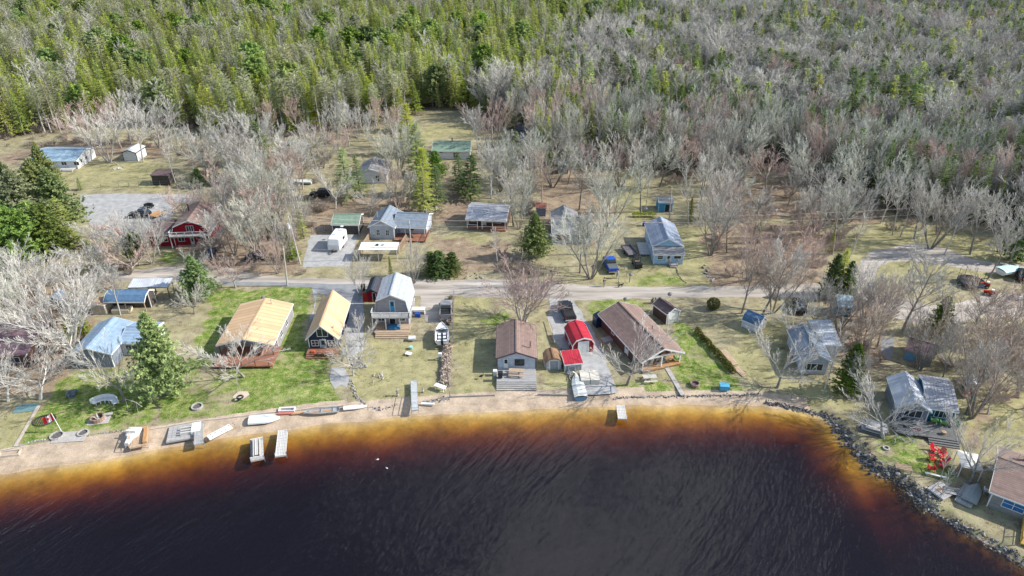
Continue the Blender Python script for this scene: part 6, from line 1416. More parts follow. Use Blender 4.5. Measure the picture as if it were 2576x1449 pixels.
hedge('blue_juniper', q('Z7', 690, 185), q('Z7', 775, 180), 1.2, .6, 500, leaf_mat('blue_grey_needles', (.22, .26, .30), (.34, .38, .42)), 'low blue grey juniper on the shaded lawn, lower left', 'shrub')
# ------------------------------------------------------------ shore walls, rocks
ROCK = mat('shore_rock', (.42, .40, .37), (.22, .21, .20), 1.6, .85, .5, 6, vary=.35, coord='Object'); ROCKD = mat('dark_wet_rock', (.13, .13, .14), (.05, .05, .06), 1.6, .6, .5, 6, vary=.3, coord='Object')
def rock_mesh(seed, m):
    import bmesh
    r = random.Random(seed); bm = bmesh.new()
    for i in range(15):
        v = Vector((r.gauss(0, 1), r.gauss(0, 1), r.gauss(0, 1))).normalized() * r.uniform(.8, 1.05); bm.verts.new((v.x, v.y * .8, v.z * .62))
    bmesh.ops.convex_hull(bm, input=bm.verts); me = bpy.data.meshes.new('stone')
    for v in [v for v in bm.verts if not v.link_faces]: bm.verts.remove(v)
    bm.to_mesh(me); bm.free(); me.materials.append(m); return me
RKS = [rock_mesh(i, ROCK) for i in range(6)]; RKD = [rock_mesh(i + 20, ROCKD) for i in range(4)]
rk = random.Random(12)
def ground_z(x, y):
    P1 = np.array([[x, y]]); s = side(P1, SHORE); ro = np.clip((P1[:, 0] - 40.5) / 5, 0, 1); return float(height(P1, s, ro)[0])
def stones(name, label, px, n, r0, r1, spread, dark=0., small=0, cat='stone wall', lift=.0):
    pts = [at(x, y, -.2) for x, y in px]; seg = [(a - b).length for a, b in zip(pts[:-1], pts[1:])]; T = sum(seg)
    root = thing(name, label, cat, (pts[0].x, pts[0].y, 0)); sm = MB()
    for i in range(n + small):
        t = rk.random() * T if i >= n else (i + rk.random()) / n * T
        k = 0
        while k < len(seg) - 1 and t > seg[k]: t -= seg[k]; k += 1
        p = pts[k].lerp(pts[k + 1], min(1, t / seg[k])); d = (pts[k + 1] - pts[k]).normalized(); o = rk.gauss(0, spread); x, y = p.x - d.y * o, p.y + d.x * o
        z = ground_z(x, y) + lift
        if i < n:
            r = rk.uniform(r0, r1) * .8; s = obj('stone', rk.choice(RKD if rk.random() < dark else RKS), root, (x - pts[0].x, y - pts[0].y, z + r * .25), rk.random() * 6.28)
            s.scale = (r, r * rk.uniform(.7, 1.1), r * rk.uniform(.7, 1.1)); s.rotation_euler = (rk.uniform(-.4, .4), rk.uniform(-.4, .4), rk.random() * 6.28)
        else:
            r = rk.uniform(.06, r0); me_ = rk.choice(RKD if rk.random() < dark else RKS); M = Matrix.Translation((x - pts[0].x, y - pts[0].y, z + .03)) @ Matrix.Rotation(rk.random() * 6.28, 4, 'Z') @ Matrix.Diagonal((r, r, r, 1))
            sm.add([M @ v.co for v in me_.vertices], [tuple(p_.vertices) for p_ in me_.polygons], 0 if me_ in RKS else 1)
    if small: part('rubble', sm, [ROCK, ROCKD], root, kind='stuff')
    return root
stones('rock_bank', 'dark stone bank along the right-hand shore, from beach end to the point', [(1925,1008),(1990,1022),(2060,1038),(2095,1052)], 100, .13, .34, .24, .85, 350)
stones('rock_bank', 'tumbled rock bank below the red chairs and teal cottage', [(2095,1052),(2120,1085),(2150,1120),(2175,1150),(2195,1172),(2225,1190),(2262,1200),(2290,1225)], 150, .15, .46, .5, .7, 700)
stones('rock_bank', 'heap of pale shore rocks below the leaning birch', [(2290,1225),(2312,1248),(2330,1265),(2345,1282)], 110, .12, .34, .8, .45, 400)
stones('rock_bank', 'rock edging along the lawn of the brown cottage', [(2345,1282),(2400,1312),(2450,1340),(2500,1368),(2580,1415)], 110, .14, .32, .28, .6, 400)
stones('stone_wall', 'low stone edging above the beach in front of the long bungalow', [(1542,1000),(1620,997),(1720,996),(1800,994),(1915,992)], 120, .13, .27, .12, .5, 150)
stones('stone_row', 'curved row of stones at the beach end of the thin lawn', [(880,955),(895,1000),(925,1025),(960,1030),(1000,1018)], 70, .13, .3, .15, .25, 80)
stones('stone_row', 'row of stones right of the long grey gangway', [(1058,1015),(1090,1010),(1135,1002)], 45, .13, .3, .2, .25, 60)
stones('stone_wall', 'low grey stone edging between the lower left lawn and the sand', [(38,1128),(90,1112),(135,1108)], 45, .12, .24, .08, .1, 60)
stones('stone_wall', 'thin stone edging right of the slab patio above the sand', [(195,1104),(260,1092),(310,1087)], 45, .1, .2, .07, .1, 50)
stones('rock_pile', 'pile of white rocks and branches right of the navy cabin', [(880,900),(900,915),(915,930)], 34, .15, .38, .35, 0, 80, 'rock pile')
stones('boulder_row', 'row of pale boulders up the slope right of the light blue house', [(1768,668),(1775,685),(1782,700),(1790,712)], 16, .25, .5, .25, .2, 0, 'boulders')
stones('garden_edging', 'dark curved garden edging on the lawn below the light blue house', [(1701,678),(1706,695),(1716,708),(1726,714)], 34, .13, .24, .06, .8, 0, 'garden edging')
stones('boulder_group', 'few grey boulders by the road, above the maple', [(1165,697),(1200,695),(1215,705)], 9, .25, .5, .5, .2, 0, 'boulders')
WOODW = boards('sun_bleached_timber', (.66, .58, .48)); RAIL = boards('old_grey_timber', (.44, .41, .37))
def timber_wall(name, label, px, h=.36, w=.16, m=WOODW, zt=.03):
    pts = [at(x, y, 0) for x, y in px]; e = thing(name, label, 'retaining wall', (pts[0].x, pts[0].y, 0))
    for a, b in zip(pts[:-1], pts[1:]):
        L = (b - a).length; n = max(1, round(L / 2.4))
        for i in range(n):
            p0 = a.lerp(b, i / n) - pts[0]; p1 = a.lerp(b, (i + .985) / n) - pts[0]
            part('timber', MB().bar((p0.x, p0.y, zt - h / 2 + .06), (p1.x, p1.y, zt - h / 2 + .06), w, h), m, e)
    return e
timber_wall('timber_wall', 'bleached timber edging between the green lawn and the sand', [(312,1086),(380,1080),(495,1060),(620,1046),(695,1036)])
timber_wall('timber_wall', 'bleached timber edging behind the canoe', [(735,1034),(790,1026),(865,1020)])
timber_wall('timber_wall', 'short timber edging at the far left of the beach', [(-80,1148),(0,1134),(36,1127)])
timber_wall('timber_wall', 'low timber edge of the lawn below the beach cabin', [(1135,998),(1180,996),(1246,994)], .3, .12, RAIL)
timber_wall('timber_wall', 'low timber edge right of the beach steps', [(1352,992),(1430,993)], .3, .12, RAIL)
def planks(name, label, a, b, w, n, m, z=.05, cat='boardwalk'):
    e = thing(name, label, cat, (a.x, a.y, z), math.atan2(b.y - a.y, b.x - a.x)); L = math.hypot(b.x - a.x, b.y - a.y)
    for i in range(n): part('plank', MB().box(L * i / n + .01, L * (i + 1) / n - .01, -w / 2, w / 2, 0, .06), m, e)
    return e
planks('boardwalk', 'pale plank strip crossing the lower left lawn', q('Z7', 395, 292), q('Z7', 152, 708), .42, 14, WOODW)
planks('boardwalk', 'upper pinkish boardwalk beside the hedge', q('Z4', 1400, 948), q('Z4', 1530, 1100), .9, 8, D_TAN)
planks('boardwalk', 'lower pinkish boardwalk beside the hedge', q('Z4', 1530, 1125), q('Z4', 1625, 1210), .9, 6, D_TAN)
planks('slab_path', 'path of grey slabs from the bungalow porch to the shore', q('Z4', 835, 1120), q('Z4', 1000, 1400), .62, 12, CONC, .02, 'path')
planks('plank_fence', 'row of grey fence boards lying behind the barn shed yard', q('Z3', 1490, 660), q('Z3', 1560, 900), .12, 6, WOODW, .5, 'fence')
planks('mat', 'teal mat on the ground at the foot of the broad pale tree', q('Z7', 150, 330), q('Z7', 375, 305), 1.7, 1, mat('teal_mat', (.16, .28, .29), (.12, .22, .23), 2, .8), .015, 'mat')

# ------------------------------------------------------------ docks and things on the beach
def dock(label, a, b, w, z=.0, legs=True, m=D_PALE, name='dock', rails=False, th=.16, cat='dock'):
    e = thing(name, label, cat, (a.x, a.y, z), math.atan2(b.y - a.y, b.x - a.x)); L = math.hypot(b.x - a.x, b.y - a.y)
    part('frame', MB().box(0, L, -w / 2, -w / 2 + .06, -th, 0).box(0, L, w / 2 - .06, w / 2, -th, 0).box(0, .06, -w / 2 + .06, w / 2 - .06, -th, 0).box(L - .06, L, -w / 2 + .06, w / 2 - .06, -th, 0), m, e)
    n = max(3, int(L / .5)); 
    for i in range(n): part('board', MB().box(L * i / n + .012, L * (i + 1) / n - .012, -w / 2, w / 2, .003, .05), m, e)
    if legs:
        for x in (.3, L - .3):
            for y in (-w / 2 - .04, w / 2 + .04): part('leg', MB().cyl(x, y, -.9, .35, .035, 8), STEEL, e)
    if rails:
        for y in (-w / 2 + .03, w / 2 - .03): part('rail', MB().bar((L * .05, y, .9), (L * .55, y, .9), .05).bar((L * .05, y, 0), (L * .05, y, .9), .05).bar((L * .55, y, 0), (L * .55, y, .9), .05), STEEL, e)
    return e
ZD = .18
e = dock('grey floating dock section with bench frame, left one of the pair in shallows', q('Z8', 575, 1000, ZD), q('Z8', 570, 790, ZD), 1.5, ZD - .1, m=D_GREY)
part('bench_frame', MB().box(.4, 3.6, -.42, -.3, .06, .5).box(.4, 3.6, .3, .42, .06, .5).box(.3, .5, -.75, .75, .06, .22).box(3.7, 3.9, -.75, .75, .06, .22).box(.5, 3.5, -.2, .2, .36, .42), D_PALE, e)
dock('long white dock reaching from the sand into amber shallows', q('Z8', 808, 965, ZD), q('Z8', 835, 705, ZD), 1.25, ZD)
dock('small pale floating dock off the right end of the beach', at(1566, 1054, ZD), at(1561, 1020, ZD), 1.15, ZD)
dock('long grey gangway standing on the lawn edge, one end on sand', q('Z8', 2165, 505, .6), q('Z8', 2150, 210, .6), .85, .62, m=mat('grey_decking_metal', (.52, .55, .55), (.44, .46, .46), 2, .5, stripe='U', stripe_w=.3), name='gangway', rails=True, cat='gangway')
e = dock('broad grey dock platform lying on the sand', q('Z7', 1690, 590, 0), q('Z7', 1960, 545, 0), 3.0, .1, False, D_GREY)
part('stair_side', MB().box(1.6, 3.2, -.8, -.6, .06, .5).box(1.6, 3.2, -.3, -.1, .06, .5).box(1.6, 3.2, .2, .4, .06, .5), D_PALE, e); part('box', MB().box(2.9, 4.0, -.9, .9, .06, .55), P_WHITE, e)
dock('upright grey dock section across the end of the broad platform', q('Z7', 1998, 680, .5), q('Z7', 2005, 460, .5), 1.05, .55, m=D_GREY)
e = dock('white perforated dock panel lying askew on the sand', q('Z7', 2095, 630, 0), q('Z7', 2325, 510, 0), .9, .25, False, P_WHITE); L_ = 4.
for i in range(6):
    for s in (-.22, .22): part('hole', MB().cyl(.5 + i * .6, s, .052, .058, .07, 10), BLACK, e)
e = dock('reddish wooden landing with a side bench on the sand', q('Z7', 1395, 715, .1), q('Z7', 1420, 520, .1), 1.9, .3, True, D_TAN, 'landing', cat='landing')
part('bench', MB().box(.2, 3.2, -.95, -.55, .05, .45), D_ORANGE, e); part('railing', MB().bar((.1, 1.0, .8), (3.2, 1.0, .8), .07).bar((.1, 1.0, 0), (.1, 1.0, .8), .07).bar((1.6, 1.0, 0), (1.6, 1.0, .8), .07).bar((3.2, 1.0, 0), (3.2, 1.0, .8), .07), D_TAN, e)
e = thing('pedal_boat', 'white pedal boat stood on the sand left of the reddish landing', 'pedal boat', q('Z7', 1280, 700), R(90)); part('hull', MB().loft([sec(0, .3, 0, .5), sec(1.1, .38, 0, .6), sec(1.4, .75, 0, .75), sec(2.6, .8, 0, .85)]), P_WHITE, e); part('seat_back', MB().box(1.5, 1.7, -.6, .6, .76, 1.2), P_WHITE, e); part('rudder', MB().bar((-.4, 0, .1), (0, 0, .3), .06), STEEL, e)
e = thing('raft', 'white framed raft with a red end propped on the lawn wall', 'raft', q('Z8', 780, 555), R(3)); 
for n_, (x0, x1, y0, y1) in {'a': (0, 2.1, 1.1, 1.3), 'b': (0, 2.1, .5, .62), 'c': (0, .12, .63, 1.09), 'd': (1.98, 2.1, .63, 1.09)}.items(): part('rail', MB().box(x0, x1, y0, y1, .0, .3), P_WHITE, e)
part('red_board', MB().box(.0, 2.0, .1, .42, -.05, .12), mat('coral_paint', (.60, .20, .15), rough=.5), e)
solo('long_plank', MB().box(0, 5.2, -.15, .15, 0, .07), D_ORANGE, 'long orange brown plank lying against the lawn wall', 'plank', q('Z8', 920, 545), R(8))
e = thing('sunken_timbers', 'pale timber frame half sunk in the sand, far left', 'frame', q('Z7', -30, 810), R(12)); 
for y in (0, .9): part('beam', MB().box(0, 2.4, y - .06, y + .06, -.2, .1), WOODW, e)
for x in (.1, 2.3): part('beam', MB().box(x - .06, x + .06, .07, .83, -.2, .1), WOODW, e)
def table_slab(name, label, p, rz, L, w, h, m, cat):
    e = thing(name, label, cat, p, rz); part('top', MB().box(-L / 2, L / 2, -w / 2, w / 2, h - .07, h), m, e)
    for x in (-L / 2 + .2, L / 2 - .2):
        for y in (-w / 2 + .12, w / 2 - .12): part('leg', MB().box(x - .05, x + .05, y - .05, y + .05, 0, h - .07), m, e)
    return e
table_slab('board_table', 'white topped table tilted over dead brush near the fence end', q('Z8', 2420, 300), R(-28), 1.7, .75, .7, WHITE, 'table')
solo('white_beam', MB().box(-.9, .9, -.15, .15, -.1, .12), WHITE, 'short white beam on the sand beside the stones', 'beam', q('Z8', 2290, 442), R(-4))
def statue(label, p, h, m, n=4, name='stacked_stones', cat='garden ornament'):
    e = thing(name, label, cat, p)
    for i in range(n):
        s = obj('stone', rk.choice(RKS), e, (rk.uniform(-.05, .05), rk.uniform(-.05, .05), h * (i + .5) / n), rk.random() * 6); s.scale = (h / n * .8, h / n * .7, h / n * .85)
statue('cairn of stacked stones left of the long gangway', q('Z8', 1990, 360), 1.3, ROCK); statue('dark cairn of stones right of the long gangway', q('Z8', 2245, 330), 1.0, ROCK)
def driftwood(label, p, n, L, m, name='driftwood', cat='driftwood'):
    mb = MB()
    for i in range(n):
        a = rk.random() * 6.28; x, y = rk.gauss(0, L * .22), rk.gauss(0, L * .22); c = rk.uniform(.3, .6) * L; mb.tube([(x, y, .1), (x + math.cos(a) * c * .5, y + math.sin(a) * c * .5, .1 + rk.random() * .4), (x + math.cos(a) * c, y + math.sin(a) * c, rk.random() * .6)], [.07, .05, .02], 5)
    solo(name, mb, m, label, cat, p)
WD = mat('bleached_wood', (.58, .54, .48), (.38, .34, .30), 3, .8, .3)
driftwood('upturned grey root stump on the thin lawn', q('Z2', 1800, 1220), 9, 1.8, WD); driftwood('bleached branches thrown on the white rock pile', q('Z2', 1560, 1090), 14, 2.6, WD, 'branch_pile', 'branch pile')
driftwood('white scrap wood heap below the hardwoods', q('B5', 1120, 340), 24, 5, WHITE, 'scrap_heap', 'scrap heap'); driftwood('second smaller white scrap heap by the leafless tree', q('B5', 1390, 600), 12, 3.5, WHITE, 'scrap_heap', 'scrap heap')
driftwood('pale rubble and boards behind the slate roofed house', q('B2', 2170, 860), 26, 4, WHITE, 'timber_pile', 'timber pile'); driftwood('brush pile with dark needles near the hardwoods', q('B5', 1660, 640), 26, 2.6, LF_DARK, 'brush_pile', 'brush pile')
driftwood('pale junk beside the flatbed trailer at the red house', q('B1', 1740, 850), 22, 3.5, WOODW, 'junk_pile', 'junk pile'); driftwood('dark scrap between the rusty shed and the red lean-to', q('Z3', 1625, 960), 18, 2.0, WD, 'scrap_heap', 'scrap heap')
driftwood('wheels and poles heaped under the red lean-to', q('Z3', 1730, 1195), 16, 2.0, STEEL, 'scrap_heap', 'scrap heap'); driftwood('white frame wreck on the far left lawn', q('B1', 1190, 420), 9, 3.0, WHITE, 'swing_wreck', 'frame'); driftwood('broken boards round the white scrap at centre left', q('B2', 1050, 420), 20, 4, WOODW, 'timber_pile', 'timber pile')
# fire rings, tyres, benches
def ring(name, label, p, r, h, m, cat, n=16, th=.16, group=None):
    e = thing(name, label, cat, p)
    for i in range(n):
        a0, a1 = 2 * math.pi * i / n, 2 * math.pi * (i + .92) / n; c = [((r - th * k) * math.cos(a), (r - th * k) * math.sin(a)) for k, a in ((0, a0), (0, a1), (1, a1), (1, a0))]; part('brick', MB().prism(c, 'z', 0, h), m, e)
    part('ash', MB().cyl(0, 0, .0, h * .3, r - th - .01, 16), mat('ash', (.16, .15, .14), (.08, .08, .08), 4, .95), e); return e
BRICK = mat('weathered_brick', (.36, .24, .19), (.26, .17, .14), 3, .9, .3, vary=.2, coord='Object')
solo('paving_slab', MB().box(-1.3, 1.3, -1.1, 1.1, .01, .05), CONC, 'square pinkish paving slab under the round brick fire pit', 'paving', q('Z7', 1005, 425), R(10))
ring('fire_pit', 'round brick fire pit in front of the curved white bench', q('Z7', 985, 432, .06), .85, .5, BRICK, 'fire pit'); driftwood('burnt logs in the round brick fire pit', q('Z7', 985, 425, .4), 6, .9, WD, 'firewood', 'firewood')
ring('fire_ring', 'stone fire ring on the lawn left of the tyre swing', q('Z7', 1985, 308), .75, .25, CONC, 'fire ring'); ring('fire_ring', 'brown fire ring with white stones near the blue box', q('Z4', 1122, 1300), .68, .42, BRICK, 'fire ring'); ring('fire_ring', 'small dark fire ring on the lawn before the red chairs', q6(888, 492), .42, .22, CONC, 'fire ring')
def torus(R_, r_, n=20, k=8):
    return MB().loft([[((R_ + r_ * math.cos(b)) * math.cos(a), (R_ + r_ * math.cos(b)) * math.sin(a), r_ * math.sin(b)) for b in np.linspace(0, 2 * math.pi, k, endpoint=False)] for a in np.linspace(0, 2 * math.pi, n + 1)], caps=False)
tb = q('Z7', 2415, 205, .5); e = thing('tyre_swing', 'tyre swing hanging level over bare sand below the wide leafless tree', 'swing', (tb.x, tb.y, .5)); part('tyre', torus(.36, .13), TYRE, e, smooth=True)
tp = q('Z7', 2375, 10, 4.2)
for a in (0, 2.1, 4.2): part('rope', MB().tube([(.36 * math.cos(a), .36 * math.sin(a), .05), (tp.x - tb.x, tp.y - tb.y, 3.4)], .02, 5), WD, e)
for lab, x, y, r in (('left stone edged flower ring by the slab patio', 575, 600, .85), ('right stone edged flower ring by the slab patio', 838, 572, .7)): ring('flower_ring', lab, q('Z7', x, y), r, .22, CONC, 'flower bed', 14)
e = thing('slab_patio', 'grey slab patio set into the lawn edge between two flower rings', 'patio', q('Z7', 705, 606), R(6))
for i in range(4): part('slab', MB().box(-1.95 + i * .98, -.99 + i * .98, -1.0, 1.0, .0, .06), CONC, e)
e = thing('curved_bench', 'curved white bench facing the round brick fire pit', 'bench', q('Z7', 1030, 330))
for i in range(6):
    a0, a1 = R(25 + i * 22), R(25 + (i + .97) * 22); c = [(r * math.cos(a), r * math.sin(a)) for r, a in ((1.35, a0), (1.35, a1), (2.0, a1), (2.0, a0))]; part('seat_board', MB().prism(c, 'z', .4, .48), WHITE, e)
    c = [(r * math.cos(a), r * math.sin(a)) for r, a in ((2.02, a0), (2.02, a1), (2.1, a1), (2.1, a0))]; part('backrest', MB().prism(c, 'z', .3, 1.0), WHITE, e)
    am = (a0 + a1) / 2; part('leg', MB().box(1.4 * math.cos(am) - .05, 1.4 * math.cos(am) + .05, 1.4 * math.sin(am) - .05, 1.4 * math.sin(am) + .05, 0, .4), WHITE, e)
# flag
fb = q('Z7', 622, 556); ft = hgt(fb, 947.6 + 365 / 4); e = thing('flagpole', 'white leaning flagpole with the Canadian flag beside the slab patio', 'flagpole', fb); part('pole', MB().tube([(0, 0, 0), (-.35, 0, ft)], [.05, .035], 8), WHITE, e)
FR_ = mat('flag_red', (.66, .015, .03), (.6, .015, .03), rough=.7); FWh = mat('flag_white', (.82, .82, .82), (.78, .78, .78), rough=.7)
fx = -.33; LEAF = [(0, -.28), (.03, -.10), (.26, -.14), (.20, -.04), (.36, .08), (.27, .11), (.30, .22), (.18, .19), (.15, .14), (.11, .34), (.05, .30), (0, .42)]
LEAF = LEAF + [(-x, y) for x, y in LEAF[-2:0:-1]]
def fp(u, v): return (fx - .02 - u * .92 * .75 - .1 * v * 0, .12 * math.sin(u * 5), ft - .15 - v * 1.0 - u * .35)     # hangs and ripples
def fquad(mb, u0, u1, v0, v1, n=5):
    for i in range(n):
        a, b = u0 + (u1 - u0) * i / n, u0 + (u1 - u0) * (i + 1) / n; mb.add([fp(a, v0), fp(b, v0), fp(b, v1), fp(a, v1)], [(0, 1, 2, 3)])
m1 = MB(); fquad(m1, 0, .5, 0, 1); fquad(m1, 1.5, 2., 0, 1); fl = part('flag', m1, FR_, e); m2 = MB(); fquad(m2, .5, 1.5, 0, 1, 8); part('white_field', m2, FWh, fl)
m3 = MB(); pl = [fp(1 + x, .5 - y) for x, y in LEAF]; m3.add([(x, y - .03, z) for x, y, z in pl], [tuple(range(len(pl)))]); part('maple_leaf', m3, FR_, fl)
e = thing('oval_sign', 'oval openwork lattice disc lying on the lawn beside the flagpole', 'lattice disc', q('Z7', 450, 442), R(12)); tr_ = torus(1., .05, 24, 6); tr_.v = [(x * 1.35, y * 1.1, z + .08) for x, y, z in tr_.v]; part('rim', tr_, S_DARK, e)
for i in range(9): x = -1.1 + i * .275; yy_ = 1.1 * math.sqrt(max(0, 1 - (x / 1.35)**2)); part('slat', MB().box(x - .05, x + .05, -yy_, yy_, .05, .1), S_DARK, e)
e = thing('sapling_frame', 'crooked pole frame on the lawn right of the curved bench', 'frame', q('Z7', 1390, 360))
for a, b in (((0, 0, 0), (.1, .1, 1.6)), ((-1.6, .6, 0), (-1.5, .6, 1.8)), ((-1.5, .6, 1.8), (.1, .1, 1.6)), ((.1, .1, 1.6), (.8, 0, .9))): part('pole', MB().bar(a, b, .06), WD, e)
# tables and seats
def picnic(label, p, rz, m, L=1.9):
    e = thing('picnic_table', label, 'picnic table', p, rz)
    for i in range(5): part('top_board', MB().box(-L / 2, L / 2, -.38 + i * .155, -.235 + i * .155, .72, .76), m, e)
    for s in (-1, 1):
        part('bench_seat', MB().box(-L / 2, L / 2, s * .72 - .13, s * .72 + .13, .42, .46), m, e)
    for x in (-L / 2 + .3, L / 2 - .3): part('leg', MB().bar((x, -.72, 0), (x, -.2, .72), .08).bar((x, .72, 0), (x, .2, .72), .08).box(x - .04, x + .04, -.8, .8, .34, .42), m, e)
    return e
picnic('pale picnic table on the grass in front of the long bungalow', q('Z4', 665, 1255), R(4), D_PALE); picnic('brown picnic table on the grey beach steps deck', q('Z3', 1175, 1195, .5), R(-4), D_TAN, 2.2)
solo('barbecue', MB().box(-.3, .3, -.25, .25, .1, .6).box(-.35, .35, -.3, .3, .62, 1.0).bar((.4, -.25, .7), (.7, -.25, .7), .05), BLACK, 'black barbecue on the left of the grey beach deck', 'barbecue', q('Z3', 1010, 1225, .5))
solo('cabinet_box', MB().box(-.25, .25, -.25, .25, 0, .8).box(-.28, .28, -.28, .28, .8, .86), WHITE, 'white box standing left of the grey beach deck', 'box', q('Z3', 958, 1200))
e = thing('heron_ornament', 'dark bird ornament on the lawn left of the beach cabin', 'garden ornament', q('Z3', 820, 1238)); part('body', MB().loft([[(x, y * math.cos(a), .55 + x * .3 + y * math.sin(a)) for a in np.linspace(0, 6.28, 8, endpoint=False)] for x, y in ((-.35, .03), (-.15, .16), (.1, .17), (.28, .06))]), BLACK, e, smooth=True); part('neck', MB().tube([(.22, 0, .6), (.3, 0, .9), (.22, 0, 1.1), (.42, 0, 1.1)], [.06, .04, .05, .01], 6), BLACK, e); part('leg', MB().tube([(0, 0, 0), (0, 0, .45)], .025, 5), BLACK, e)
e = thing('dock_stack', 'stack of cream dock sections beside the gravel, under tree shade', 'dock sections', q('Z3', 1915, 1290), R(2))
for x in (-.68, .68):
    for z in (.1, .35, .6): part('dock_section', MB().box(x - .64, x + .64, -.1, 2.2, z, z + .2), mat('cream_panel', (.70, .66, .56), (.60, .56, .47), 2, .7), e)
solo('storage_box', MB().box(-.6, .6, -.45, .45, 0, .62).box(-.64, .64, -.5, .5, .62, .7), [mat('sky_blue_box', (.10, .40, .60), rough=.5)], 'sky blue storage box near the stone edging', 'box', q('Z4', 1415, 1335), R(-6))
solo('water_tank', MB().box(-.9, .9, -.7, .7, 0, 1.7).prism([(-.9, 1.7), (.9, 1.7), (0, 2.1)], 'y', -.7, .7), P_NAVY, 'navy tank shed at the left rear corner of the long bungalow', 'tank', q('Z4', 160, 690), R(20))
solo('garden_cart', MB().box(-.5, .5, -.4, .4, .3, .6).cyl(-.55, 0, .2, .3, .2), WHITE, 'white cart left by the grey gambrel house steps', 'cart', q('Z2', 2135, 850)); solo('white_board', MB().box(-.45, .45, -.35, .35, .25, .32).box(-.4, -.3, -.3, -.2, 0, .24).box(.3, .4, .2, .3, 0, .24), WHITE, 'small white table on the thin lawn', 'table', q('Z2', 2100, 995), R(-20)); solo('teal_pot', MB().cyl(0, 0, 0, .45, .22, 12, r2=.32), mat('pale_teal_glaze', (.35, .62, .60), rough=.4), 'pale teal pot beside the small white table', 'pot', q('Z2', 2125, 935))
solo('workbench', MB().box(-1.1, 1.1, -.5, .5, .8, .9).box(-1, -.9, -.4, .4, 0, .8).box(.9, 1, -.4, .4, 0, .8), WHITE, 'white workbench against the right wall of the gambrel house', 'workbench', q('Z2', 2200, 575)); solo('cool_box', MB().box(-.45, .45, -.3, .3, 0, .5).box(-.45, .45, -.3, .3, .51, .6), P_BLUE, 'blue cool box under the white workbench end', 'cool box', q('Z2', 2192, 608))
e = thing('steel_litter', 'white engine stand below the motorboat trailer', 'engine stand', q('Z2', 2420, 1045)); part('frame', MB().bar((-.4, 0, 0), (0, 0, 1), .07).bar((.4, 0, 0), (0, 0, 1), .07).bar((-.4, .5, 0), (0, 0, 1), .07), WHITE, e); part('motor', MB().box(-.25, .25, -.2, .2, .7, 1.2), P_WHITE, e)
solo('green_bin', MB().loft([[(-.33 * s, -.33 * s, z), (.33 * s, -.33 * s, z), (.33 * s, .33 * s, z), (-.33 * s, .33 * s, z)] for s, z in ((.8, 0), (1, 1.0), (1.08, 1.02), (1.0, 1.12))]), mat('dark_green_plastic', (.02, .10, .05), rough=.5), 'dark green wheeled bin behind the tiny red shed', 'bin', q('Z2', 1645, 345))
solo('green_bin', MB().loft([[(-.45 * s, -.4 * s, z), (.45 * s, -.4 * s, z), (.45 * s, .4 * s, z), (-.45 * s, .4 * s, z)] for s, z in ((.85, 0), (1, 1.0), (1.05, 1.02), (1.0, 1.1))]), mat('dark_green_plastic', (.02, .10, .05)), 'green bin at the right corner of the teal cottage', 'bin', at(2396, 1078), R(-14))
solo('blue_tarp_heap', MB().loft([[(r * math.cos(a), r * math.sin(a) * .5, z) for a in np.linspace(0, 6.28, 10, endpoint=False)] for r, z in ((1.3, 0), (1.2, .35), (.7, .6), (.2, .7))]), mat('blue_cover', (.03, .16, .30), (.02, .10, .2), 2, .5), 'blue covered furniture under the balcony of the gambrel house', 'covered furniture', q('Z2', 1945, 725, .45)); solo('blue_drum', MB().cyl(0, 0, 0, .9, .32, 12), P_BLUE, 'blue drum beside the side deck of the light blue house', 'drum', q('B4', 2118, 395)); solo('wash_tub', MB().cyl(0, 0, .3, .55, .35, 14).cyl(0, 0, 0, .3, .05), P_WHITE, 'white round tub on the shaded grass by the bright blue shed', 'tub', q('B4', 2140, 240))
CH = {}
def adirondack(label, p, rz, m, group=None):
    e = thing('garden_chair', label, 'chair', p, rz, group)
    for i in range(4): part('seat_slat', MB().box(-.28, .28, -.28 + i * .14, -.16 + i * .14, .36 - i * .03, .39 - i * .03), m, e)
    for i in range(5): x = -.24 + i * .12; h = 1.02 - abs(i - 2) * .06; part('back_slat', MB().bar((x, .24, .28), (x, .52, h), .105, .03), m, e)
    for s in (-1, 1): part('arm', MB().box(s * .36 - .07, s * .36 + .07, -.36, .36, .56, .59), m, e); part('leg', MB().box(s * .33 - .03, s * .33 + .03, -.33, -.25, 0, .56).bar((s * .31, -.28, .36), (s * .31, .42, .06), .05, .09), m, e)
    return e
CRED = paint('scarlet_plastic', (.62, .008, .03), .4); CGRN = paint('leaf_green_plastic', (.20, .42, .14), .4)
for (x, y, a, lab) in ((915, 90, 20, 'topmost of the scarlet garden chairs round the lawn corner'), (1060, 165, -40, 'scarlet garden chair on the right of the topmost one'), (880, 250, 80, 'scarlet garden chair on the left, turned to the lake'), (1100, 285, -90, 'scarlet garden chair furthest right of its circle'), (870, 430, 170, 'lowest scarlet garden chair by the grass edge'), (1065, 370, -130, 'scarlet garden chair behind the forked birch top')):
    adirondack(lab, at((2650 + x / 6.104) / 1.1925, (1340 + y / 6.104) / 1.1925), R(a), CRED, 'scarlet garden chairs in a circle on the lawn')
adirondack('single scarlet garden chair beside the dark deck steps', at(2301, 1088), R(-160), CRED)
for x, y, lab in ((2348, 1062, 'left green garden chair on the dark deck'), (2371, 1068, 'right green garden chair on the dark deck')): adirondack(lab, at(x, y, .45), R(160), CGRN, 'green garden chairs on the dark deck').location.z = .46
adirondack('pale grey garden chair at the corner of the brown cottage', at(2482, 1240), R(150), P_WHITE)
solo('flower_pot', MB().cyl(0, 0, 0, .4, .22, 10, r2=.3), S_TAN, 'brown flower pot on the dark deck edge', 'pot', at(2373, 1092, .45) )
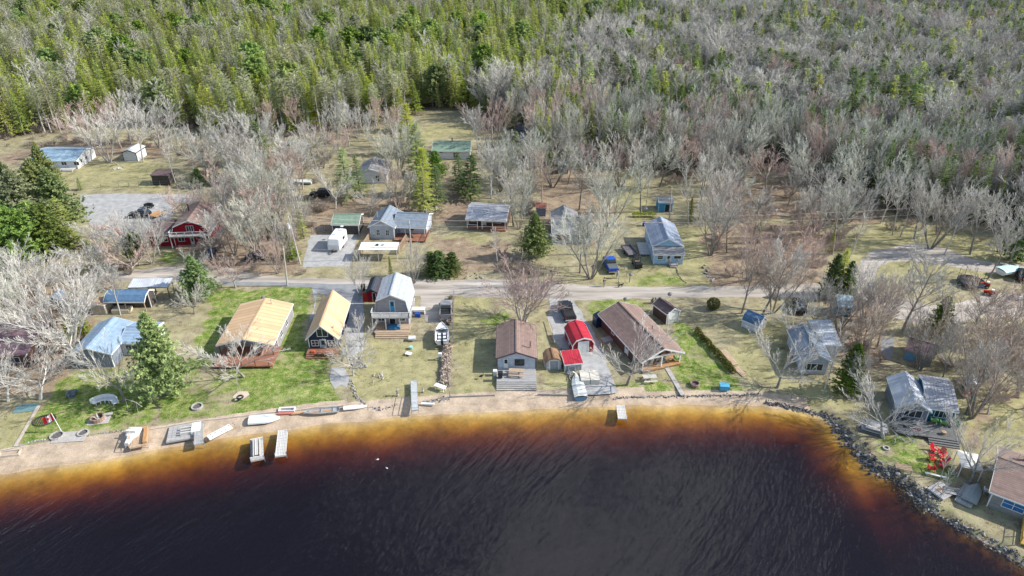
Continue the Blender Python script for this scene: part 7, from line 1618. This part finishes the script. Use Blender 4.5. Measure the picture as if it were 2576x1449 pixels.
# furniture right-hand shore
e = dock('grey weathered raft frame on the grass near the rocks', at(2352, 1243, .3), at(2385, 1225, .3), 2.0, .32, False, D_GREY, 'raft', cat='raft'); part('hatch', MB().box(.7, 1.6, -.5, .5, .06, .1), D_TAN, e)
dock('grey platform under the upturned boat near the brown cottage', at(2422, 1268, .2), at(2446, 1225, .2), 1.7, .25, False, D_GREY)
e = thing('grey_bench', 'grey slatted bench facing the lake above the heap of rocks', 'bench', at(2316, 1253), R(-18))
for i in range(4): part('seat_slat', MB().box(-.85, .85, -.3 + i * .14, -.18 + i * .14, .42, .46), D_GREY, e)
for i in range(2): part('back_slat', MB().box(-.85, .85, .3, .34, .55 + i * .18, .68 + i * .18), D_GREY, e)
for x in (-.75, .75): part('leg', MB().box(x - .04, x + .04, -.3, -.22, 0, .42).box(x - .04, x + .04, .26, .34, 0, .9), D_GREY, e)
e.location = at(2389, 1245); 
e = thing('slatted_stand', 'brown slatted bench stand built over the shore rocks', 'stand', at(2270, 1183), R(-18))
for i in range(5): part('slat', MB().box(-.9, .9, -.5 + i * .22, -.36 + i * .22, .55, .6), D_TAN, e)
for x in (-.8, .8): part('leg', MB().box(x - .05, x + .05, -.5, -.42, -.6, .55).box(x - .05, x + .05, .4, .48, -.3, .55), RAIL, e)
e = thing('canvas_shelter', 'white canvas topped shelter under the leaning grey tree', 'shelter', at(2428, 1185), R(-20)); part('canopy', MB().add([(-1.1, -1.5, 1.7), (1.1, -1.5, 1.7), (1.1, 1.5, 1.7), (-1.1, 1.5, 1.7), (0, 0, 2.15)], [(0, 1, 4), (1, 2, 4), (2, 3, 4), (3, 0, 4)]), mat('pale_canvas', (.72, .70, .64), (.62, .60, .55), 2, .8), e)
for x in (-1.05, 1.05):
    for y in (-1.45, 1.45): part('post', MB().box(x - .04, x + .04, y - .04, y + .04, 0, 1.7), WHITE, e)
e = thing('dock_stack', 'leaning stack of grey dock sections on the point by the rocks', 'dock sections', q6(765, 345), R(-28))
for i, (x, z) in enumerate(((0, .1), (.3, .35), (.7, .6))): part('dock_section', MB().box(x - 1.3, x + 1.2, -1.1 + i * .15, .9 + i * .1, z, z + .14), D_GREY if i else D_DGREY, e)
table_slab('deck_bench', 'low white beam bench below the lowest scarlet chair', at(2352, 1200), R(-22), 2.2, .25, .35, WHITE, 'bench'); e = thing('deck_furniture', 'black slatted seat and table at the left end of the dark deck', 'seat', at(2283, 1072, .45), R(-14)); part('seat', MB().box(-.9, .9, -.3, .3, .35, .42), BLACK, e); part('backrest', MB().box(-.9, .9, .3, .36, .42, .95), BLACK, e)
for x in (-.8, .8): part('leg', MB().box(x - .04, x + .04, -.28, .3, 0, .35), BLACK, e)
# fences, poles, wires
def fence(label, px, h=1.1, step=2.2, m=RAIL, wires=2, rope=False, name='wire_fence', pw=.09):
    pts = [at(x, y) for x, y in px]; e = thing(name, label, 'fence', (pts[0].x, pts[0].y, 0)); prev = None
    for a, b in zip(pts[:-1], pts[1:]):
        n = max(1, round((b - a).length / step))
        for i in range(n + (b is pts[-1])):
            p = a.lerp(b, i / n) - pts[0]; part('post', MB().box(p.x - pw / 2, p.x + pw / 2, p.y - pw / 2, p.y + pw / 2, 0, h), m, e)
            if prev is not None:
                for k in range(wires):
                    z = h * (.95 - .45 * k); mid = (p + prev) / 2; part('rope' if rope else 'wire', MB().tube([(prev.x, prev.y, z), (mid.x, mid.y, z - (.3 if rope else .02)), (p.x, p.y, z)], .025 if rope else .014, 4), WOODW if rope else STEEL, e)
            prev = p
fence('wire fence with thin posts beside the dead brush strip', [(1142,746),(1139,830),(1136,920),(1132,1000)], 1.1); fence('rope fence along the top of the dark stone bank', [(1935,985),(1990,1002),(2050,1012),(2080,1010)], .9, 2.0, RAIL, 1, True, 'rope_fence'); fence('old post fence along the far left gravel road', [(255,472),(300,470),(350,468),(430,466)], 1.1, 2.6)
fence('dark board fence of thin stakes left of the sage green roofed shed', [(785,586),(800,583),(830,584)], 1.3, .5, RAIL, 1); fence('post and wire fence by the satellite dish', [(1570,680),(1583,710),(1556,711)], 1.0, 2.0); fence('brown board fence behind the white carport', [(905,640),(930,600),(935,590)], 1.2, .35, D_TAN, 1, False, 'board_fence', .25); fence('short brown fence right of the slate house porch', [(1000,640),(1022,605)], 1.2, .4, D_TAN, 1, False, 'board_fence', .25)
POLEM = mat('pole_wood', (.50, .47, .43), (.38, .35, .32), 3, .85, .3)
def pole(label, base, top, trans=False, arm=False):
    b_ = at(*base); h = hgt(b_, top[1]); t = at(top[0], top[1], h); e = thing('utility_pole', label, 'utility pole', b_); tx = Vector((t.x - b_.x, 0, h)); part('pole', MB().tube([(0, 0, 0), tx], [.15, .10], 10), POLEM, e)
    if trans: part('transformer', MB().cyl(tx.x * .75 - .32, -.1, h * .72, h * .72 + .95, .25, 14), P_WHITE, e); part('bracket', MB().bar((tx.x * .75, 0, h * .8), (tx.x * .75 - .3, 0, h * .8), .08), STEEL, e)
    for z in ((.93,) if not arm else (.93, .8)): part('insulator', MB().cyl(tx.x * z, -.14, h * z, h * z + .2, .05, 8), WHITE, e)
    return b_ + tx
T1 = pole('pale utility pole on the lawn side of the road, beside the tarred verge', (723,719), (712,620)); T2 = pole('brown utility pole carrying a grey transformer by the gravel drive', (755,664), (723,537), True); T3 = pole('utility pole in front of the red house wing', (402,640), (374,545), arm=True)
T4 = pole('utility pole before the slate roofed house', (1036,650), (1029,553)); T5 = pole('utility pole behind the low grey roofed house', (1502,640), (1504,540)); T6 = pole('utility pole beside the bright blue shed', (1684,552), (1690,470))
e = thing('guy_prop', 'leaning white brace pole beside the pale utility pole', 'brace', at(703, 664)); part('pole', MB().tube([(0, 0, 0), (.8, .3, 5.5)], .07, 6), POLEM, e)
def wire(label, a, b, sag=.6, r=.034):
    n = 14; pts = [a.lerp(b, i / n) - a + Vector((0, 0, -4 * sag * (i / n) * (1 - i / n))) for i in range(n + 1)]
    solo('power_line', MB().tube(pts, r, 4, cap=False), WOODW, label, 'cable', a)
T7 = Vector((T5.x + 75, T5.y + 6, T5.z)); 
for k, dz in enumerate((0, -.9)): wire(f"{('upper', 'lower')[k]} power line from the red house pole to the transformer pole", T3 + Vector((0, 0, dz)), T2 + Vector((0, 0, dz)))
for k, dz in enumerate((0, -.9)): wire(f"{('upper', 'lower')[k]} power line from the transformer pole to the slate house pole", T2 + Vector((0, 0, dz)), T4 + Vector((0, 0, dz)))
for k, dz in enumerate((0, -1.2)): wire(f"{('upper', 'lower')[k]} power line crossing above the posted porch cottage", T4 + Vector((0, 0, dz)), T5 + Vector((0, 0, dz)))
for k, dz in enumerate((0, -1.4)): wire(f"{('upper', 'lower')[k]} power line crossing above the light blue house", T5 + Vector((0, 0, dz)), T7 + Vector((0, 0, dz)), 1.2)
wire('thin service cable from the pale roadside pole to the gambrel house', T1, Vector((T1.x + 16, T1.y + 3, 5.5)), .4, .015)
def dish(label, p, h, r=.38, rz=0., col=P_GREY):
    e = thing('satellite_dish', label, 'satellite dish', p, rz); part('post', MB().cyl(0, 0, 0, h, .04, 8), STEEL, e); d_ = MB().loft([[(r * k * math.cos(a), -.15 - .12 * k * k * 0 - .18 * (1 - k * k), h + r * k * math.sin(a)) for a in np.linspace(0, 6.28, 14, endpoint=False)] for k in (.05, .5, 1)], caps=False); part('dish', d_, col, e); part('arm', MB().bar((0, -.2, h - r * .6), (0, -.6, h), .03), STEEL, e)
dish('satellite dish on a dark post at the roadside', q('B4', 1978, 962), 1.6); dish('satellite dish standing behind the broad cream cabin roof', q('Z2', 650, 480), 1.2); dish('satellite dish behind the long bungalow, by the road', q('Z4', 418, 470), .8); dish('dish shaped lamp on the road verge above the dark brown shed', q('Z4', 862, 425), .9, .4)
e = thing('mailbox_cluster', 'group of grey stumps at the rear of the dark brown shed', 'stumps', q('Z4', 712, 480))
for i in range(4): part('stump', MB().cyl(-.5 + i * .32, (i % 2) * .3, 0, .9 + .2 * (i % 3), .13, 9), RAIL, e)
e = thing('trampoline', 'round black netted trampoline at the turning place, behind twigs', 'trampoline', at(2440, 716), 0); part('mat', MB().cyl(0, 0, .72, .76, 2.0, 24), BLACK, e); tr_ = torus(2.1, .09, 24, 6); tr_.v = [(x, y, z + .76) for x, y, z in tr_.v]; part('rim', tr_, P_NAVY, e)
for i in range(8): a = i * math.pi / 4; part('pole', MB().cyl(2.1 * math.cos(a), 2.1 * math.sin(a), 0, 2.5, .035, 6), BLACK, e)
for (x, y, lab) in ((2476, 722, 'upper red ride-on toy tractor behind twigs at the turning place'), (2488, 742, 'lower red ride-on toy tractor behind twigs at the turning place')):
    e = thing('ride_on_tractor', lab, 'toy tractor', at(x, y), R(150)); part('body', MB().loft([sec(-.7, .35, .35, .9), sec(.1, .32, .35, .8), sec(.9, .28, .35, .75)]), D_REDB, e); part('seat', MB().box(-.55, -.1, -.22, .22, .92, 1.15), WHITE, e); wheels(e, (-.4, .6), .5, .26)
e = thing('white_quad', 'white and black quad bike at the right edge by the gravel', 'quad bike', at(2556, 752), R(100)); part('body', MB().loft([sec(-.8, .35, .4, .8), sec(0, .4, .4, .9), sec(.8, .32, .4, .8)]), P_WHITE, e); part('seat', MB().box(-.5, .1, -.2, .2, .92, 1.05), BLACK, e); wheels(e, (-.5, .55), .55, .27)
for i, (x, y, lab) in enumerate(((2540, 672, 'upper white length of timber by the covered boat'), (2552, 682, 'lower white length of timber by the covered boat'))): solo('timber_length', MB().box(-1.6, 1.6, -.12, .12, .3, .42), WHITE, lab, 'timber', at(x, y), R(-38))
for x, y, lab in ((267, 577, 'left orange-red pedal kart by the gravel lot'), (292, 582, 'middle orange-red kart by the gravel lot'), (308, 590, 'right orange-red kart by the gravel lot')):
    e = thing('toy_kart', lab, 'kart', at(x, y), R(20)); part('body', MB().loft([sec(-.8, .3, .25, .6), sec(0, .42, .2, .7), sec(.8, .25, .2, .45)]), mat('orange_red_plastic', (.60, .14, .08), rough=.5), e); wheels(e, (-.5, .5), .5, .2)
for x, y, lab in ((540, 572, 'upper red play frame behind the red house'), (535, 592, 'lower red play frame at the red house corner'), (566, 552, 'small red play hut in the thicket')):
    e = thing('play_frame', lab, 'play frame', at(x, y), R(60)); part('slide', MB().bar((-.2, 0, 1.6), (1.8, 0, .1), .6, .06), D_REDB, e); part('tower', MB().box(-1.0, -.25, -.4, .4, .0, 1.6), D_REDB, e)
solo('gull', MB().loft([[(x, y * math.cos(a), .05 + y * math.sin(a)) for a in np.linspace(0, 6.28, 7, endpoint=False)] for x, y in ((-.3, .02), (-.1, .13), (.12, .12), (.25, .06), (.38, .01))]), WHITE, 'left of two white gulls floating on the lake', 'gull', at(950, 1156, WL), R(200)).scale = (.6, .6, .6); solo('gull', MB().loft([[(x, y * math.cos(a), .05 + y * math.sin(a)) for a in np.linspace(0, 6.28, 7, endpoint=False)] for x, y in ((-.3, .02), (-.1, .13), (.12, .12), (.25, .06), (.38, .01))]), WHITE, 'lower right of two white gulls floating on the lake', 'gull', at(973, 1178, WL), R(140)).scale = (.6, .6, .6)
# doorstep bits
for z_, x, y, lab in (('Z2', 1140, 970, 'orange towel pile on the navy cabin deck'),): solo('towel_pile', MB().box(-.3, .3, -.3, .3, 0, .2).box(-.2, .25, -.25, .2, .2, .3), mat('orange_cloth', (.55, .12, .05), rough=.9), lab, 'towels', q(z_, x, y, .42))
solo('rake_row', MB().box(-.9, .9, -.1, .1, 0, .1).box(-.7, -.5, -.2, .2, .1, .25).box(0, .2, -.2, .2, .1, .25).box(.5, .7, -.2, .2, .1, .25), S_DARK, 'row of dark shoes on the navy cabin deck', 'shoes', q('Z2', 1225, 995, .42)); solo('step_platform', MB().box(-.8, .8, -.6, .6, 0, .2), CONC, 'grey doorstep slab at the left side of the long bungalow', 'doorstep', q('Z4', 235, 845), R(20))
solo('wooden_box', MB().box(-.4, .4, -.4, .4, .05, .3), D_TAN, 'left tan crate beside the bungalow porch', 'crate', q('Z4', 505, 1150), R(30)); solo('wooden_box', MB().box(-.4, .4, -.4, .4, .05, .3), D_TAN, 'right tan crate touching the bungalow porch', 'crate', q('Z4', 555, 1130), R(30)); adirondack('green chair on the orange porch deck of the bungalow', q('Z4', 935, 1050, .35), R(120), CGRN).location.z = .36; adirondack('second green chair further inside the orange porch deck', q('Z4', 800, 1030, .35), R(170), CGRN).location.z = .36

# ------------------------------------------------------------ people and dog
def skin_body(name, joints, edges, m, parent, sub=1, root=0):
    me = bpy.data.meshes.new(name); me.from_pydata([j[0] for j in joints], edges, []); o = obj(name, me, parent); me.materials.append(m)
    md = o.modifiers.new('skin', 'SKIN'); 
    if not me.skin_vertices: me.attributes.new  # layer is made by the modifier
    for v, j in zip(me.skin_vertices[0].data, joints): v.radius = (j[1], j[1] if len(j) < 3 else j[2])
    me.skin_vertices[0].data[root].use_root = True; md.use_smooth_shade = True; s = o.modifiers.new('sub', 'SUBSURF'); s.levels = sub; s.render_levels = sub; return o
SKIN = mat('skin', (.50, .32, .24), rough=.6); HAIR = mat('brown_hair', (.05, .03, .02), rough=.8)
def person(label, p, rz, top, trouser, step=.12):
    e = thing('person', label, 'person', p, rz)
    J = [((0, 0, .95), .15, .11), ((0, 0, 1.2), .14, .10), ((0, 0, 1.42), .17, .10), ((0, 0, 1.53), .055), ((0, .01, 1.66), .095, .11), ((0, .0, 1.75), .07, .08),
         ((-.2, 0, 1.42), .062), ((-.26, .02, 1.15), .048), ((-.22, -.10, .92), .036), ((-.21, -.13, .83), .035, .02), ((.2, 0, 1.42), .062), ((.27, .02, 1.15), .048), ((.26, -.06, .90), .036), ((.26, -.08, .81), .035, .02),
         ((-.10, 0, .86), .10), ((-.11, -step, .48), .07), ((-.11, -step * .8, .08), .048), ((-.11, -step * .8 - .14, .05), .045, .035), ((.10, 0, .86), .10), ((.11, step * .6, .48), .07), ((.11, step, .08), .048), ((.11, step - .14, .05), .045, .035)]
    E = [(0, 1), (1, 2), (2, 3), (3, 4), (4, 5), (2, 6), (6, 7), (7, 8), (8, 9), (2, 10), (10, 11), (11, 12), (12, 13), (0, 14), (14, 15), (15, 16), (16, 17), (0, 18), (18, 19), (19, 20), (20, 21)]
    skin_body('body', J, E, SKIN, e)
    skin_body('shirt', [(J[0][0], .165, .125), (J[1][0], .155, .115), (J[2][0], .185, .115), (J[6][0], .075), (J[7][0], .06), ((-.23, -.08, .96), .045), (J[10][0], .075), (J[11][0], .06), ((.265, -.04, .95), .045)], [(0, 1), (1, 2), (2, 3), (3, 4), (4, 5), (2, 6), (6, 7), (7, 8)], top, e)
    skin_body('trousers', [((0, 0, .93), .165, .125), (J[14][0], .115), (J[15][0], .082), ((-.11, -step * .8, .12), .06), (J[18][0], .115), (J[19][0], .082), ((.11, step, .12), .06)], [(0, 1), (1, 2), (2, 3), (0, 4), (4, 5), (5, 6)], trouser, e)
    h = MB().loft([[(r * math.cos(a), .02 + r * 1.1 * math.sin(a), z) for a in np.linspace(0, 6.28, 10, endpoint=False)] for r, z in ((.085, 1.68), (.102, 1.73), (.095, 1.79), (.05, 1.83))]); part('hair', h, HAIR, e, smooth=True)
person('person in dark jacket and grey trousers standing at the road edge', q('B4', 1718, 1006), R(30), mat('dark_jacket', (.05, .055, .07), rough=.8), mat('grey_denim', (.20, .22, .26), rough=.8))
person('person in pale top and light trousers behind the royal blue pickup', q('B4', 1850, 922), R(-60), mat('pale_top', (.6, .64, .68), rough=.8), mat('light_trousers', (.48, .50, .52), rough=.8))
e = thing('dog', 'black and white dog standing on the road edge', 'dog', q('B4', 1882, 1012), R(8)); FUR = mat('black_fur', (.02, .02, .02), rough=.8)
J = [((-.28, 0, .48), .11), ((0, 0, .47), .12), ((.26, 0, .50), .13), ((.40, 0, .62), .08), ((.50, 0, .70), .08), ((.64, 0, .67), .04), ((-.45, 0, .55), .03), ((-.58, 0, .66), .015)]
E = [(0, 1), (1, 2), (2, 3), (3, 4), (4, 5), (0, 6), (6, 7)]
for s in (-.09, .09):
    k = len(J); J += [((.27, s, .38), .06), ((.26, s, .2), .035), ((.28, s, .03), .03), ((-.26, s, .38), .08), ((-.22, s, .27), .045), ((-.34, s, .18), .028), ((-.30, s, .03), .03)]; E += [(2, k), (k, k + 1), (k + 1, k + 2), (0, k + 3), (k + 3, k + 4), (k + 4, k + 5), (k + 5, k + 6)]
skin_body('body', J, E, FUR, e, root=1); part('chest_patch', MB().loft([[(.36, .08 * math.cos(a), .5 + .1 * math.sin(a)) for a in np.linspace(0, 6.28, 8, endpoint=False)], [(.43, .03 * math.cos(a), .5 + .05 * math.sin(a)) for a in np.linspace(0, 6.28, 8, endpoint=False)]]), P_WHITE, e)
for s in (-1, 1): part('ear', MB().add([(.47, s * .05, .76), (.50, s * .09, .75), (.46, s * .07, .86)], [(0, 1, 2)]), FUR, e)
